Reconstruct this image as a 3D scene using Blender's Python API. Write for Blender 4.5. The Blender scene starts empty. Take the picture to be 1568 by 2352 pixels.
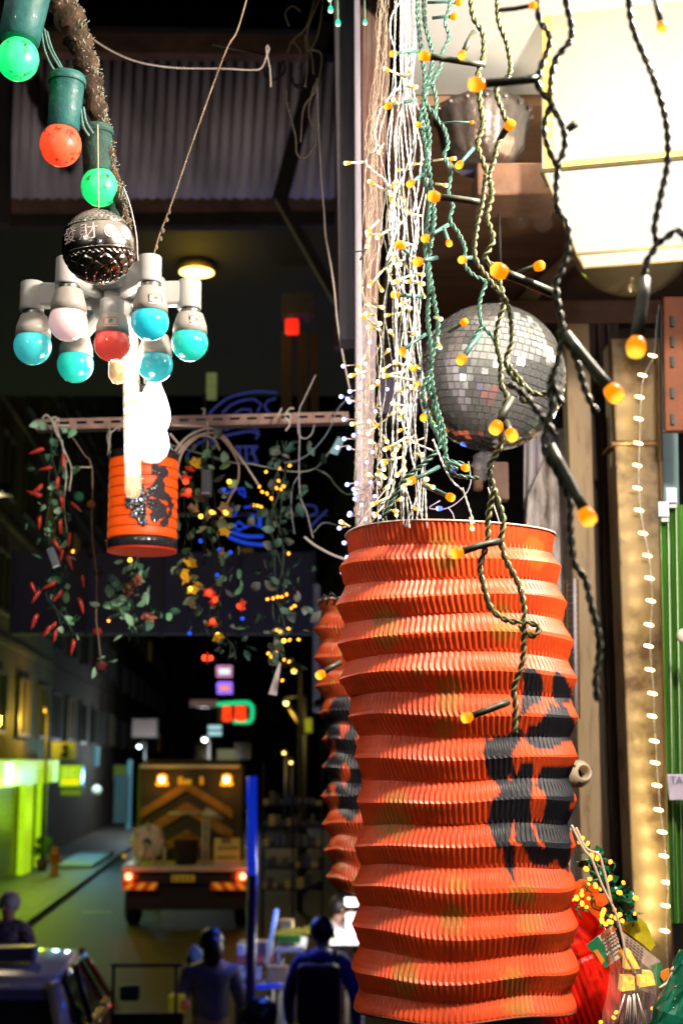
import bpy, math, random
from mathutils import Vector, Matrix, Quaternion
R = math.radians
rnd = random.Random(7)
sc = bpy.context.scene
col = sc.collection
# ---------------------------------------------------------------- camera, world, exposure
PITCH = R(10.0); CZ = 3.0; FV = 3266.0          # measuring units: the photo scaled to 1568 x 2352
cam_d = bpy.data.cameras.new('camera'); cam = bpy.data.objects.new('camera', cam_d); col.objects.link(cam)
cam.location = (0, 0, CZ); cam.rotation_euler = (R(90) + PITCH, 0, 0)
cam_d.sensor_fit = 'VERTICAL'; cam_d.sensor_height = 36; cam_d.sensor_width = 24; cam_d.lens = 50
cam_d.clip_start = 0.05; cam_d.clip_end = 600
cam_d.dof.use_dof = True; cam_d.dof.focus_distance = 1.53; cam_d.dof.aperture_fstop = 8.6
sc.camera = cam
w = bpy.data.worlds.new('World'); sc.world = w; w.use_nodes = True
wn = w.node_tree.nodes; sky = wn.new('ShaderNodeTexSky'); sky.sky_type = 'NISHITA'; sky.sun_disc = False
sky.sun_elevation = R(-9); sky.sun_rotation = R(200)
w.node_tree.links.new(sky.outputs[0], wn['Background'].inputs[0]); wn['Background'].inputs[1].default_value = 0.02
sc.view_settings.view_transform = 'Standard'; sc.view_settings.look = 'None'
sc.view_settings.exposure = 0.0; sc.view_settings.gamma = 1; sc.view_settings.use_curve_mapping = False
cy = sc.cycles
cy.use_denoising = True; cy.max_bounces = 6; cy.diffuse_bounces = 3; cy.glossy_bounces = 4; cy.transmission_bounces = 6
cy.transparent_max_bounces = 12; cy.sample_clamp_indirect = 4.0; cy.caustics_reflective = False; cy.caustics_refractive = False

# ---------------------------------------------------------------- measuring helpers
cp, sp_ = math.cos(PITCH), math.sin(PITCH)
def Q(x, y, Y):
    """the point at horizontal distance Y seen at photo position (x, y) of the 1568 x 2352 grid"""
    a = (x - 784) / FV; b = -(y - 1176) / FV
    ry = cp - b * sp_; rz = sp_ + b * cp
    t = Y / ry
    return Vector((a * t, Y, CZ + rz * t))
def proj(p):
    q = Vector(p) - Vector((0, 0, CZ)); d = q.y * cp + q.z * sp_; u = -q.y * sp_ + q.z * cp
    return 784 + FV * q.x / d, 1176 - FV * u / d
def px(Y, n=1.0): return n * Y / FV * 1.01
SA = math.atan2(784 - 574, FV * 0.985)
SD = Vector((-math.sin(SA), math.cos(SA), 0)); ST = Vector((math.cos(SA), math.sin(SA), 0))
def G(lat, dist, z=0.0): return SD * dist + ST * lat + Vector((0, 0, z))

# ---------------------------------------------------------------- materials
MATS = {}
def M(name, c=(.5, .5, .5), rough=.5, metal=0, var=.18, scale=25, bump=0, bscale=None, emit=None, es=0, trans=0, alpha=1, coat=0, c2=None, thr=None, sss=0, stretch=None, sample=False, ior=1.45):
    if name in MATS: return MATS[name]
    if emit and c == (.5, .5, .5): c = tuple(v * .25 + .01 for v in emit)
    m = bpy.data.materials.new(name); m.use_nodes = True; nt = m.node_tree; N = nt.nodes; L = nt.links
    b = N['Principled BSDF']
    tc = N.new('ShaderNodeTexCoord'); src = tc.outputs['Object']
    if stretch:
        mp = N.new('ShaderNodeMapping'); mp.inputs['Scale'].default_value = stretch; L.new(src, mp.inputs[0]); src = mp.outputs[0]
    nz = N.new('ShaderNodeTexNoise'); nz.inputs['Scale'].default_value = scale; nz.inputs['Detail'].default_value = 6; nz.inputs['Roughness'].default_value = .65
    L.new(src, nz.inputs['Vector'])
    rp = N.new('ShaderNodeValToRGB'); L.new(nz.outputs[0], rp.inputs[0])
    lo = c2 if c2 else tuple(v * (1 - var) for v in c); hi = c if c2 else tuple(min(1, v * (1 + var)) for v in c)
    rp.color_ramp.elements[0].color = (*lo, 1); rp.color_ramp.elements[1].color = (*hi, 1)
    t0, t1 = thr if thr else (.3, .7)
    rp.color_ramp.elements[0].position = t0; rp.color_ramp.elements[1].position = t1
    L.new(rp.outputs[0], b.inputs['Base Color'])
    b.inputs['Roughness'].default_value = rough; b.inputs['Metallic'].default_value = metal
    b.inputs['Transmission Weight'].default_value = trans; b.inputs['Alpha'].default_value = alpha; b.inputs['Coat Weight'].default_value = coat
    b.inputs['IOR'].default_value = ior
    if sss: b.inputs['Subsurface Weight'].default_value = sss; b.inputs['Subsurface Scale'].default_value = .01
    if bump:
        n2 = N.new('ShaderNodeTexNoise'); n2.inputs['Scale'].default_value = bscale or scale * 3; n2.inputs['Detail'].default_value = 5
        L.new(src, n2.inputs['Vector'])
        bp = N.new('ShaderNodeBump'); bp.inputs['Strength'].default_value = bump; bp.inputs['Distance'].default_value = .003
        L.new(n2.outputs[0], bp.inputs['Height']); L.new(bp.outputs[0], b.inputs['Normal'])
    if emit:
        if c2 and es > .9:
            mx = N.new('ShaderNodeValToRGB'); L.new(nz.outputs[0], mx.inputs[0])
            mx.color_ramp.elements[0].color = (emit[0] * .12, emit[1] * .12, emit[2] * .12, 1); mx.color_ramp.elements[1].color = (*emit, 1)
            mx.color_ramp.elements[0].position = t0; mx.color_ramp.elements[1].position = t1
            L.new(mx.outputs[0], b.inputs['Emission Color'])
        else:
            mx = N.new('ShaderNodeMixRGB'); mx.blend_type = 'MULTIPLY'; mx.inputs[0].default_value = .35
            mx.inputs[1].default_value = (*emit, 1); L.new(nz.outputs[0], mx.inputs[2]); L.new(mx.outputs[0], b.inputs['Emission Color'])
        b.inputs['Emission Strength'].default_value = es
        if not sample: m.cycles.emission_sampling = 'NONE'
    MATS[name] = m
    return m

# ---------------------------------------------------------------- mesh builder
class MB:
    def __init__(s): s.v = []; s.f = []; s.sm = True
    def quad(s, a, b, c, d):
        n = len(s.v); s.v += [Vector(a), Vector(b), Vector(c), Vector(d)]; s.f.append((n, n + 1, n + 2, n + 3)); return s
    def hexa(s, P8):
        n = len(s.v); s.v += [Vector(p) for p in P8]
        for f in ((0, 1, 2, 3), (7, 6, 5, 4), (0, 4, 5, 1), (1, 5, 6, 2), (2, 6, 7, 3), (3, 7, 4, 0)): s.f.append(tuple(n + i for i in f))
        return s
    def box(s, c, sz, rz=0, rot=None):
        c = Vector(c); h = [v / 2 for v in sz]; m = rot if rot else Matrix.Rotation(rz, 3, 'Z')
        pts = [c + m @ Vector((x * h[0], y * h[1], z * h[2])) for z in (-1, 1) for x, y in ((-1, -1), (1, -1), (1, 1), (-1, 1))]
        return s.hexa(pts)
    def pbox(s, x0, y0, x1, y1, Y, dep, D=None):
        """a box whose near face spans a measured rectangle in the vertical plane at Y, dep metres deep"""
        D = Vector((0, 1, 0)) if D is None else D
        a, b, c, d = Q(x0, y1, Y), Q(x1, y1, Y), Q(x1, y0, Y), Q(x0, y0, Y)
        # straighten: axis aligned
        xl = (a.x + d.x) / 2; xr = (b.x + c.x) / 2; zb = (a.z + b.z) / 2; zt = (c.z + d.z) / 2
        F = [Vector((xl, Y, zb)), Vector((xr, Y, zb)), Vector((xr, Y, zt)), Vector((xl, Y, zt))]
        return s.hexa(F + [p + D * dep for p in F])
    def slab(s, pts, th):
        """a thick plate from an outline (list of points), thickness vector th"""
        n = len(s.v); k = len(pts); th = Vector(th)
        s.v += [Vector(p) for p in pts] + [Vector(p) + th for p in pts]
        s.f.append(tuple(range(n, n + k))); s.f.append(tuple(range(n + 2 * k - 1, n + k - 1, -1)))
        for i in range(k): j = (i + 1) % k; s.f.append((n + i, n + k + i, n + k + j, n + j))
        return s
    def tube(s, pts, r, seg=6, cap=True):
        pts = [Vector(p) for p in pts]; k = len(pts)
        if k < 2: return s
        rr = r if isinstance(r, (list, tuple)) else [r] * k
        t = (pts[1] - pts[0]).normalized(); up = Vector((0, 0, 1)) if abs(t.z) < .9 else Vector((1, 0, 0))
        nrm = t.cross(up).normalized(); base = len(s.v)
        for i, p in enumerate(pts):
            a = pts[max(0, i - 1)]; b = pts[min(k - 1, i + 1)]; t2 = (b - a)
            t2 = t2.normalized() if t2.length > 1e-9 else t
            nrm = (nrm - t2 * nrm.dot(t2)); nrm = nrm.normalized() if nrm.length > 1e-6 else t2.orthogonal().normalized()
            bn = t2.cross(nrm); t = t2
            for j in range(seg):
                an = 2 * math.pi * j / seg; s.v.append(p + (nrm * math.cos(an) + bn * math.sin(an)) * rr[i])
        for i in range(k - 1):
            for j in range(seg):
                a = base + i * seg + j; b = base + i * seg + (j + 1) % seg; s.f.append((a, b, b + seg, a + seg))
        if cap:
            s.f.append(tuple(base + j for j in range(seg))[::-1]); s.f.append(tuple(base + (k - 1) * seg + j for j in range(seg)))
        return s
    def lathe(s, prof, seg=24, o=(0, 0, 0), q=None, rf=None):
        """prof: [(r, z)...] turned about the local z axis; q rotates, o moves"""
        o = Vector(o); base = len(s.v); k = len(prof)
        for i, (r, z) in enumerate(prof):
            for j in range(seg):
                an = 2 * math.pi * j / seg; r2 = r * (rf(an, z) if rf else 1)
                p = Vector((r2 * math.cos(an), r2 * math.sin(an), z)); s.v.append(o + (q @ p if q else p))
        for i in range(k - 1):
            for j in range(seg):
                a = base + i * seg + j; b = base + i * seg + (j + 1) % seg; s.f.append((a, b, b + seg, a + seg))
        if prof[0][0] > 1e-6: s.f.append(tuple(base + j for j in range(seg))[::-1])
        if prof[-1][0] > 1e-6: s.f.append(tuple(base + (k - 1) * seg + j for j in range(seg)))
        return s
    def sphere(s, c, r, seg=20, sq=1.0, q=None):
        n = seg // 2; prof = [(max(1e-5, r * math.sin(math.pi * i / n)), -r * sq * math.cos(math.pi * i / n)) for i in range(n + 1)]
        prof[0] = (1e-7, -r * sq); prof[-1] = (1e-7, r * sq)
        return s.lathe(prof, seg, c, q)
    def build(s, name, mat, parent=None, smooth=True, local=False, bevel=0):
        me = bpy.data.meshes.new(name)
        off = Vector((0, 0, 0))
        if parent is not None and not local:
            r = parent
            while r.parent: r = r.parent
            off = r.location
        me.from_pydata([v - off for v in s.v], [], s.f); me.update()
        if smooth: me.polygons.foreach_set('use_smooth', [True] * len(me.polygons)); 
        if mat: me.materials.append(mat)
        o = bpy.data.objects.new(name, me); col.objects.link(o)
        if parent is not None: o.parent = parent
        if bevel:
            b = o.modifiers.new('bevel', 'BEVEL'); b.width = bevel; b.segments = 2; b.limit_method = 'ANGLE'
        if smooth and bevel: o.modifiers.new('wn', 'WEIGHTED_NORMAL')
        return o
def tag(o, label=None, cat=None, group=None, kind=None):
    if label: o['label'] = label
    if cat: o['category'] = cat
    if group: o['group'] = group
    if kind: o['kind'] = kind
    return o
def thing(name, label, cat, loc=(0, 0, 0), group=None):
    o = bpy.data.objects.new(name, None); col.objects.link(o); o.location = Vector(loc); o.empty_display_size = .05
    return tag(o, label, cat, group)
def inst(name, me, parent, loc, q=None, scl=1, world=True, mat=None):
    """one more object on a shared mesh, a part of parent"""
    o = bpy.data.objects.new(name, me); col.objects.link(o); o.parent = parent
    r = parent
    while r.parent: r = r.parent
    o.location = Vector(loc) - (r.location if world else Vector((0, 0, 0)))
    if parent.parent: o.location = Vector(loc) - r.location - parent.location
    if q is not None: o.rotation_mode = 'QUATERNION'; o.rotation_quaternion = q
    o.scale = (scl, scl, scl) if not isinstance(scl, (tuple, list)) else scl
    return o
def lamp(name, loc, power, colr, radius, parent=None, spot=None, aim=None):
    d = bpy.data.lights.new(name, 'SPOT' if spot else 'POINT'); d.energy = power; d.color = colr; d.shadow_soft_size = radius
    if spot: d.spot_size = spot; d.spot_blend = .6
    o = bpy.data.objects.new(name, d); col.objects.link(o)
    if parent: o.parent = parent; o.location = Vector(loc) - parent.location
    else: o.location = loc
    if aim is not None: o.rotation_mode = 'QUATERNION'; o.rotation_quaternion = (Vector(aim) - Vector(loc)).to_track_quat('-Z', 'Y')
    return o
def spline(pts, step):
    """Catmull-Rom through points, evenly stepped"""
    P_ = [Vector(p) for p in pts]; P_ = [P_[0] * 2 - P_[1]] + P_ + [P_[-1] * 2 - P_[-2]]; out = []
    for i in range(1, len(P_) - 2):
        a, b, c, d = P_[i - 1:i + 3]; n = max(1, int((c - b).length / step))
        for j in range(n):
            t = j / n; out.append(.5 * ((2 * b) + (c - a) * t + (2 * a - 5 * b + 4 * c - d) * t * t + (3 * b - a - 3 * c + d) * t ** 3))
    out.append(P_[-2]); return out
def qpath(pts, Y, step=None, jit=0):
    out = []
    for p in pts:
        out.append(Q(p[0] + rnd.uniform(-jit, jit), p[1], p[2] if len(p) > 2 else Y))
    return spline(out, step or px(Y, 8))
def twist(mb, path, r, off, pitch, n=2, seg=5, ph=0):
    path = [Vector(p) for p in path]; t0 = None; nrm = None; L = 0; outs = [[] for _ in range(n)]
    for i, p in enumerate(path):
        a = path[max(0, i - 1)]; b = path[min(len(path) - 1, i + 1)]; t = (b - a).normalized()
        if nrm is None: nrm = t.orthogonal().normalized()
        nrm = (nrm - t * nrm.dot(t)).normalized(); bn = t.cross(nrm)
        if i: L += (p - path[i - 1]).length
        for k in range(n):
            an = 2 * math.pi * (L / pitch + k / n) + ph; outs[k].append(p + (nrm * math.cos(an) + bn * math.sin(an)) * off)
    for k in range(n): mb.tube(outs[k], r, seg)
    return mb
def qz(d): return Vector((0, 0, 1)).rotation_difference(Vector(d).normalized())
def text_faces(body, size=1.0):
    """flat outline mesh of a written text: (verts2d, faces), centred"""
    cu = bpy.data.curves.new('t', 'FONT'); cu.body = body; cu.size = size; cu.align_x = 'CENTER'; cu.align_y = 'CENTER'; cu.resolution_u = 3
    o = bpy.data.objects.new('t', cu); col.objects.link(o); dg = bpy.context.evaluated_depsgraph_get()
    me = bpy.data.meshes.new_from_object(o.evaluated_get(dg)); v = [tuple(p.co)[:2] for p in me.vertices]; f = [tuple(p.vertices) for p in me.polygons]
    bpy.data.objects.remove(o); bpy.data.meshes.remove(me); return v, f
def flat_text(body, size, place, name, mat, parent):
    v, f = text_faces(body, size); mb = MB(); mb.v = [Vector(place(a, b)) for a, b in v]; mb.f = f
    return mb.build(name, mat, parent, smooth=False)

# ---------------------------------------------------------------- shared materials
WOOD = M('old_wood', (.34, .20, .12), .7, var=.4, scale=6, bump=.4, stretch=(8, 8, 1))
DARKWOOD = M('dark_wood', (.05, .03, .02), .8, var=.4, scale=8, bump=.3)
ROPE = M('dirty_cord', (.35, .32, .28), .9, var=.3, scale=200)
WCORD = M('white_cord', (.6, .57, .52), .6, var=.2, scale=80)
BLK = M('black_plastic', (.012, .012, .012), .4, scale=60)
STEEL = M('brushed_steel', (.6, .6, .6), .25, 1, scale=60)
WPLAST = M('white_plastic', (.42, .42, .42), .35, var=.06, scale=40, coat=.2)
GREENWIRE = M('green_wire', (.035, .10, .075), .38, var=.3, scale=200, coat=.3)
GOLDWIRE = M('olive_wire', (.12, .13, .045), .38, var=.3, scale=200, coat=.3)
DARKWIRE = M('dark_wire', (.03, .035, .02), .45, var=.3, scale=200)
CLEARWIRE = M('clear_wire', (.78, .82, .80), .14, var=.35, scale=150, alpha=.82, coat=1)
TEAWIRE = M('smoky_clear_wire', (.60, .48, .36), .10, var=.5, scale=160, alpha=.5, coat=1)


# ================================================================ THE SETTING
gm = M('asphalt', (.030, .027, .018), .62, var=.35, scale=3, bump=.5, bscale=90)
g = MB(); g.quad(G(-220, -40, 0), G(220, -40, 0), G(220, 420, 0), G(-220, 420, 0)); tag(g.build('ground', M('ground_asphalt', (.04, .038, .034), .8, scale=2)), kind='structure')
g = MB(); g.quad(G(-4.0, 5, .004), G(2.6, 5, .004), G(2.6, 160, .004), G(-4.0, 160, .004)); road = tag(g.build('road', gm), kind='structure')
pm = M('pavement_concrete', (.13, .12, .10), .6, var=.3, scale=2.5, bump=.4, bscale=60)
g = MB(); g.slab([G(-9.5, 5, 0), G(-4.15, 5, 0), G(-4.15, 160, 0), G(-9.5, 160, 0)], (0, 0, .13)); pav = tag(g.build('pavement', pm, smooth=False), kind='structure')
kp = MB()
for i in range(38): kp.box(G(-4.07, 8 + i * 1.5, .067), (.15, 1.48, .134), SA)
kk = kp.build('kerb', M('kerb_stone', (.10, .10, .09), .6, scale=10), pav, smooth=False); kk['kind'] = 'stuff'
sl = MB()
for i in range(34):
    for j in range(6): sl.box(G(-4.6 - j * .82, 12.4 + i * .8, .133), (.8, .78, .012), SA)
ss_ = sl.build('paving_slab', M('paving_slab_concrete', (.15, .14, .11), .6, var=.35, scale=3, bump=.3), pav, smooth=False); ss_['kind'] = 'stuff'
g = MB(); g.slab([G(2.7, 5, 0), G(9, 5, 0), G(9, 160, 0), G(2.7, 160, 0)], (0, 0, .13)); tag(g.build('pavement', pm, smooth=False), kind='structure')
g = MB()
for d0 in (16, 19.5, 24, 30): g.quad(G(-3.3, d0, .012), G(-2.7, d0, .012), G(-2.7, d0 + .25, .012), G(-3.3, d0 + .25, .012))
g.build('road_marking', M('worn_road_paint', (.45, .40, .22), .6, var=.4, scale=20), road, smooth=False)

def building(label, lat, d0, d1, h, mat, wins, side=-1, wmat=None, cols=4, rows=4, group='buildings along the street', x_th=6):
    t = thing('building', label, 'building', G(lat, d0, 0), group)
    mb = MB(); a, b = G(lat, d0, 0), G(lat, d1, 0); o = ST * (x_th * side)
    mb.hexa([a, b, b + o, a + o] + [p + Vector((0, 0, h)) for p in (a, b, b + o, a + o)]); mb.build('wall', mat, t, smooth=False)
    fl = MB(); 
    for r in range(rows):
        z = 3.4 + r * 3.0
        fl.box(G(lat - side * .03, (d0 + d1) / 2, z - .35), (.06, d1 - d0, .16), SA)
    fl.build('floor_band', mat, t, smooth=False)
    L_ = d1 - d0
    for r in range(rows):
        for c in range(cols):
            dd = d0 + L_ * (c + .5) / cols; z = 4.5 + r * 3.0; lit = wins and rnd.random() < wins
            wf = MB(); wdt = L_ / cols * .5
            for du, dz, su, sz in ((-wdt / 2, 0, .08, 1.5), (wdt / 2, 0, .08, 1.5), (0, .75, wdt, .08), (0, -.75, wdt + .2, .1), (0, 0, .05, 1.45)):
                wf.box(G(lat - side * .045, dd + du, z + dz), (.11, su, sz), SA)
            f = wf.build('window', M('window_frame_paint', (.045, .045, .04), .5), t, smooth=False)
            pn = MB(); pn.box(G(lat - side * .012, dd, z), (.03, wdt - .04, 1.46), SA)
            pn.build('pane', wmat if lit else M('dark_glass', (.01, .012, .014), .08), f, smooth=False)
    return t
plaster = M('night_plaster', (.09, .07, .03), .8, var=.4, scale=1.2, bump=.3)
plasterd = M('grimy_render', (.04, .034, .026), .85, var=.4, scale=1.2, bump=.3)
concrete = M('grey_concrete', (.06, .06, .065), .8, var=.3, scale=1.5, bump=.3)
litw = M('lit_window', (.1, .08, .03), .5, emit=(1, .6, .1), es=.07)
building('ochre plastered block above the green lit shutters', -6.2, 26, 46, 16, plaster, .15, -1, litw, 5, 4)
building('dark block just beyond the ochre one on the left', -6.4, 46.3, 70, 20, plasterd, .12, -1, litw, 6, 5)
building('far grey block where the left side of the street ends', -6.8, 70.5, 120, 24, concrete, .1, -1, litw, 8, 6)
building('dark block behind the market stalls on the right', 4.6, 14, 40, 18, plasterd, .05, 1, litw, 6, 5)
building('far dark block on the right beyond the yellow street lamp', 4.8, 41, 95, 26, plasterd, .1, 1, litw, 10, 7)
# building closing the street
t = thing('building', 'dark building closing off the far end of the street', 'building', G(0, 125, 0))
MB().box(G(0, 131, 15), (60, 12, 30), SA).build('wall', M('far_wall', (.05, .05, .06), .9, scale=1), t, smooth=False)
for i in range(9):
    for j in range(6):
        f = MB().box(G(-14 + i * 3.4, 124.96, 4 + j * 3.4), (1.6, .1, 1.6), SA).build('window', M('window_frame_paint', (.045, .045, .04), .5), t, smooth=False)
        MB().box(G(-14 + i * 3.4, 124.9, 4 + j * 3.4), (1.4, .04, 1.4), SA).build('pane', litw if rnd.random() < .12 else M('dark_glass'), f, smooth=False)

# --- overhead signboard band at left (dark grey panel behind the garlands)
t = thing('signboard', 'long blank dark grey signboard spanning behind the hanging garlands', 'signboard', Q(380, 1360, 13))
MB().pbox(28, 1268, 722, 1456, 13, .12).build('board', M('grey_sign_face', (.12, .115, .10), .6, var=.12, scale=2), t, smooth=False)
for x in (28, 200, 375, 550, 722): MB().pbox(x - 3, 1262, x + 3, 1462, 12.96, .04).build('frame_bar', M('grey_sign_frame', (.08, .08, .085), .5), t, smooth=False)

# --- green lit shop front with shutters
GL = M('lime_sign_face', (.4, .6, .05), .4, emit=(.32, .52, .006), es=1.25, var=.1, scale=4)
t = thing('lime_shop', 'shop front glowing lime green with a closed roller shutter', 'shop front', G(-5.9, 30, 0))
def lat_at(x, Y):  # street-lateral of a measured column at distance Y
    p = Q(x, 1757, Y); return p
def sidepanel(mb, d0, d1, z0, z1, lat=-5.9, th=.12):
    a, b = G(lat, d0, z0), G(lat, d1, z0); o = -ST * th; up = Vector((0, 0, z1 - z0))
    mb.hexa([a, b, b + o, a + o, a + up, b + up, b + o + up, a + o + up]); return mb
sidepanel(MB(), 26, 43.5, 2.45, 3.07, -5.6, .3).build('fascia', GL, t, smooth=False)
sidepanel(MB(), 33.9, 34.9, 2.52, 3.0, -5.56, .03).build('logo', M('white_lit', (.8, .8, .8), .4, emit=(.75, .9, .9), es=1.5), t, smooth=False)
for d0 in (27, 33.1, 38.3):
    for k in range(3 if d0 == 33.1 else 2): pass
sh = thing('roller_shutter', 'closed ribbed roller shutter under the lime green fascia', 'roller shutter', G(-6.0, 34, .13))
for i in range(30): sidepanel(MB(), 33.0, 38.3, .14 + i * .077, .20 + i * .077, -5.96 + (.01 if i % 2 else 0), .04).build('slat', M('shutter_metal', (.25, .26, .2), .4, .6, scale=8), sh, smooth=False)
for a, b in ((32.0, 32.9), (38.3, 39.7), (41.4, 42.3)):
    sidepanel(MB(), a, b, .13, 2.45, -5.75, .16).build('light_pillar', GL, t, smooth=False)
sidepanel(MB(), 39.7, 43.4, .13, 2.45, -5.97, .1).build('door', M('dark_green_door', (.02, .04, .01), .5), t, smooth=False)
lamp('shop_glow', G(-5.0, 35.5, 2.2), 130, (.45, 1, .02), .5, t); lamp('shop_glow', G(-5.0, 28.5, 2.0), 110, (.5, 1, .02), .5, t)
lamp('shop_glow', G(-5.0, 41, 1.6), 30, (.5, 1, .02), .5, t)
# sign boxes
def signbox(x0, y0, x1, y1, Y, name, label, mat, dep=.25, cat='sign', trim=None):
    t = thing(name, label, cat, Q((x0 + x1) / 2, y1, Y)); MB().pbox(x0, y0, x1, y1, Y, dep).build('face', mat, t, smooth=False)
    e = 2
    for r in ((x0 - e, y0 - e, x1 + e, y0), (x0 - e, y1, x1 + e, y1 + e), (x0 - e, y0, x0, y1), (x1, y0, x1 + e, y1)): MB().pbox(*r, Y - .01, dep + .02).build('frame_bar', trim or M('sign_trim', (.05, .05, .05), .4), t, smooth=False)
    return t
t = signbox(138, 1758, 187, 1806, 42, 'shop_sign', 'square green and yellow lit sign beside the lime shop front', M('green_sign_face', (.3, .5, .05), .4, emit=(.26, .42, .012), es=1.0))
MB().pbox(143, 1790, 182, 1801, 41.95, .04).build('stripe', M('yellow_sign_stripe', (.8, .6, .02), .4, emit=(.8, .62, .01), es=.9), t, smooth=False)
flat_text('EC', px(42, 26), lambda a, b: Q(162, 1776, 41.93) + Vector((a, 0, b)), 'lettering', M('pale_green_letters', (.6, .7, .2), .4, emit=(.5, .7, .1), es=.8), t)
t = signbox(119, 1704, 173, 1743, 40, 'shop_sign', 'dim olive sign with a dark figure above the square green sign', M('olive_sign_face', (.2, .2, .05), .5, emit=(.09, .09, .012), es=1.0))
mb = MB(); mb.sphere(Q(149, 1716, 39.97), px(40, 8), 12); mb.tube([Q(149, 1718, 39.97), Q(148, 1740, 39.97)], [px(40, 5), px(40, 10)], 10); mb.build('figure', BLK, t)
signbox(141, 1813, 187, 1826, 42, 'shop_sign', 'thin dim green strip sign below the square green sign', M('dim_green_face', (.1, .14, .03), .5, emit=(.05, .08, .006), es=1))
signbox(262, 1758, 290, 1790, 52, 'shop_sign', 'small dim green sign left of the cyan lit doorway', M('dim_green_face'))
MB_ = MB().lathe([(1e-6, 0), (px(44, 11), 0), (px(44, 11), .1), (1e-6, .1)], 20, Q(222, 1815, 44), qz((0, 1, 0)))
tag(MB_.build('round_sign', M('brown_disc', (.3, .18, .12), .5, emit=(.2, .1, .07), es=.35)), 'small round brownish sign hanging over the dark pavement', 'sign')

# far neon signs
def neon_rect(x0, y0, x1, y1, Y, name, label, mats, inner=None, r=3):
    t = thing(name, label, 'neon sign', Q((x0 + x1) / 2, y1, Y)); MB().pbox(x0, y0, x1, y1, Y + .1, .3).build('box', BLK, t, smooth=False)
    MB().tube([Q(a, b, Y) for a, b in ((x0, y0), (x1, y0), (x1, y1), (x0, y1), (x0, y0 + 1))], px(Y, r), 8).build('neon_border', mats, t)
    if inner: MB().pbox(x0 + 4, y0 + 5, x1 - 4, y1 - 5, Y + .02, .1).build('lit_face', inner, t, smooth=False)
    return t
neon_rect(499, 1531, 532, 1553, 55, 'neon_sign', 'white lit sign with a pink rim, topmost of the far stack', M('pink_neon', emit=(1, .35, .7), es=1.2), M('white_lit'), 2)
neon_rect(501, 1569, 532, 1591, 55, 'neon_sign', 'blue and purple rimmed sign with an orange centre', M('violet_neon', emit=(.3, .15, 1), es=2.0), M('orange_lit', emit=(1, .3, .25), es=1.3), 3)
t = thing('neon_sign', 'green neon bracket around two glowing red characters over the street', 'neon sign', Q(540, 1660, 50))
MB().pbox(500, 1614, 580, 1660, 50.4, .4).build('box', BLK, t, smooth=False)
MB().tube(spline([Q(a, b, 50) for a, b in ((499, 1618), (530, 1615), (570, 1614), (579, 1622), (579, 1650), (573, 1658), (536, 1658))], .1), px(50, 4.5), 8).build('neon_border', M('green_neon', emit=(.01, .65, .22), es=1.4), t)
redn = M('red_neon', emit=(1, .04, .005), es=2.2)
for cx, w_ in ((521, 11), (552, 14)):
    mb = MB()
    for a, b, c, d in ((-1, -.8, 1, -.8), (-.9, -.3, .9, -.3), (-1, .3, 1, .3), (-.7, .9, .8, .9), (-.6, -.9, -.8, .9), (0, -1, 0, 1), (.7, -.9, .8, .9)):
        mb.tube([Q(cx + a * w_ * .9, 1639 + b * 17, 49.95), Q(cx + c * w_ * .9, 1639 + d * 17, 49.95)], px(50, 2.8), 6)
    mb.build('character', redn, t)
t = thing('shop_sign', 'pale cyan striped sign below the green neon bracket', 'sign', Q(493, 1695, 58))
for i, y in enumerate((1666, 1680)): MB().pbox(478, y, 508, y + 9, 58, .2).build('lit_panel', M('cyan_lit', emit=(.55, .95, 1), es=.9), t, smooth=False)
MB().pbox(476, 1662, 510, 1694, 58.25, .2).build('box', BLK, t, smooth=False)
signbox(499, 1721, 542, 1746, 54, 'shop_sign', 'grey sign with a pale lower edge under the far cyan sign', M('greyish_sign_face', (.3, .28, .2), .5, emit=(.25, .22, .13), es=.5))
signbox(305, 1652, 360, 1692, 62, 'shop_sign', 'dim brownish blank panel above the left blue white street light', M('brown_sign_face', (.2, .15, .14), .6, emit=(.06, .045, .045), es=.8))
signbox(700, 1650, 716, 1682, 30, 'shop_sign', 'small yellow green lit box behind the blue lit pole', M('yellow_green_face', emit=(.4, .42, .01), es=.7))
signbox(437, 1608, 500, 1622, 52, 'shop_sign', 'low reddish sign with green ends left of the green neon', M('dim_red_face', (.3, .1, .1), emit=(.12, .06, .06), es=.8))

# street lamps
def street_lamp(x, y, Y, label, ec, es, r, power, xp=None, polemat=None, yp=None, lens=None):
    t = thing('street_lamp', label, 'street lamp', Q(x, 2100, Y) if Y < 20 else Vector((Q(x, y, Y).x, Y, 0)), 'street lamps down the street')
    p = Q(x, y, Y); xpole = (xp if xp else x)
    b = Vector((Q(xpole, y, Y).x, Y + .2, 0)); top = Vector((b.x, Y + .2, p.z + .15))
    MB().tube([b, top], [.07, .05], 8).build('pole', polemat or M('lamp_pole_paint', (.03, .03, .03), .6), t)
    MB().tube([top, Vector((p.x, p.y, p.z + .12))], .035, 6).build('arm', polemat or M('lamp_pole_paint'), t)
    MB().lathe([(1e-6, .14), (px(Y, r), .1), (px(Y, r) * 1.1, 0), (px(Y, r), 0)], 14, p).build('lamp_shade', M('lamp_pole_paint'), t)
    MB().sphere(p - Vector((0, 0, .02)), px(Y, r * .85), 14).build('bulb', M('lamp_em_' + lens, emit=ec, es=es), t)
    lamp('glow', p - Vector((0, .4, .3)), power, ec, .15, t)
    return t
street_lamp(320, 1713, 60, 'blue white street light blazing at left over the cyan doorway', (.75, .93, 1), 16, 5, 220, 333, lens='cool')
street_lamp(470, 1697, 62, 'bright white street light in the middle of the far street', (.95, .97, 1), 18, 6, 260, 480, lens='white')
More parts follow.
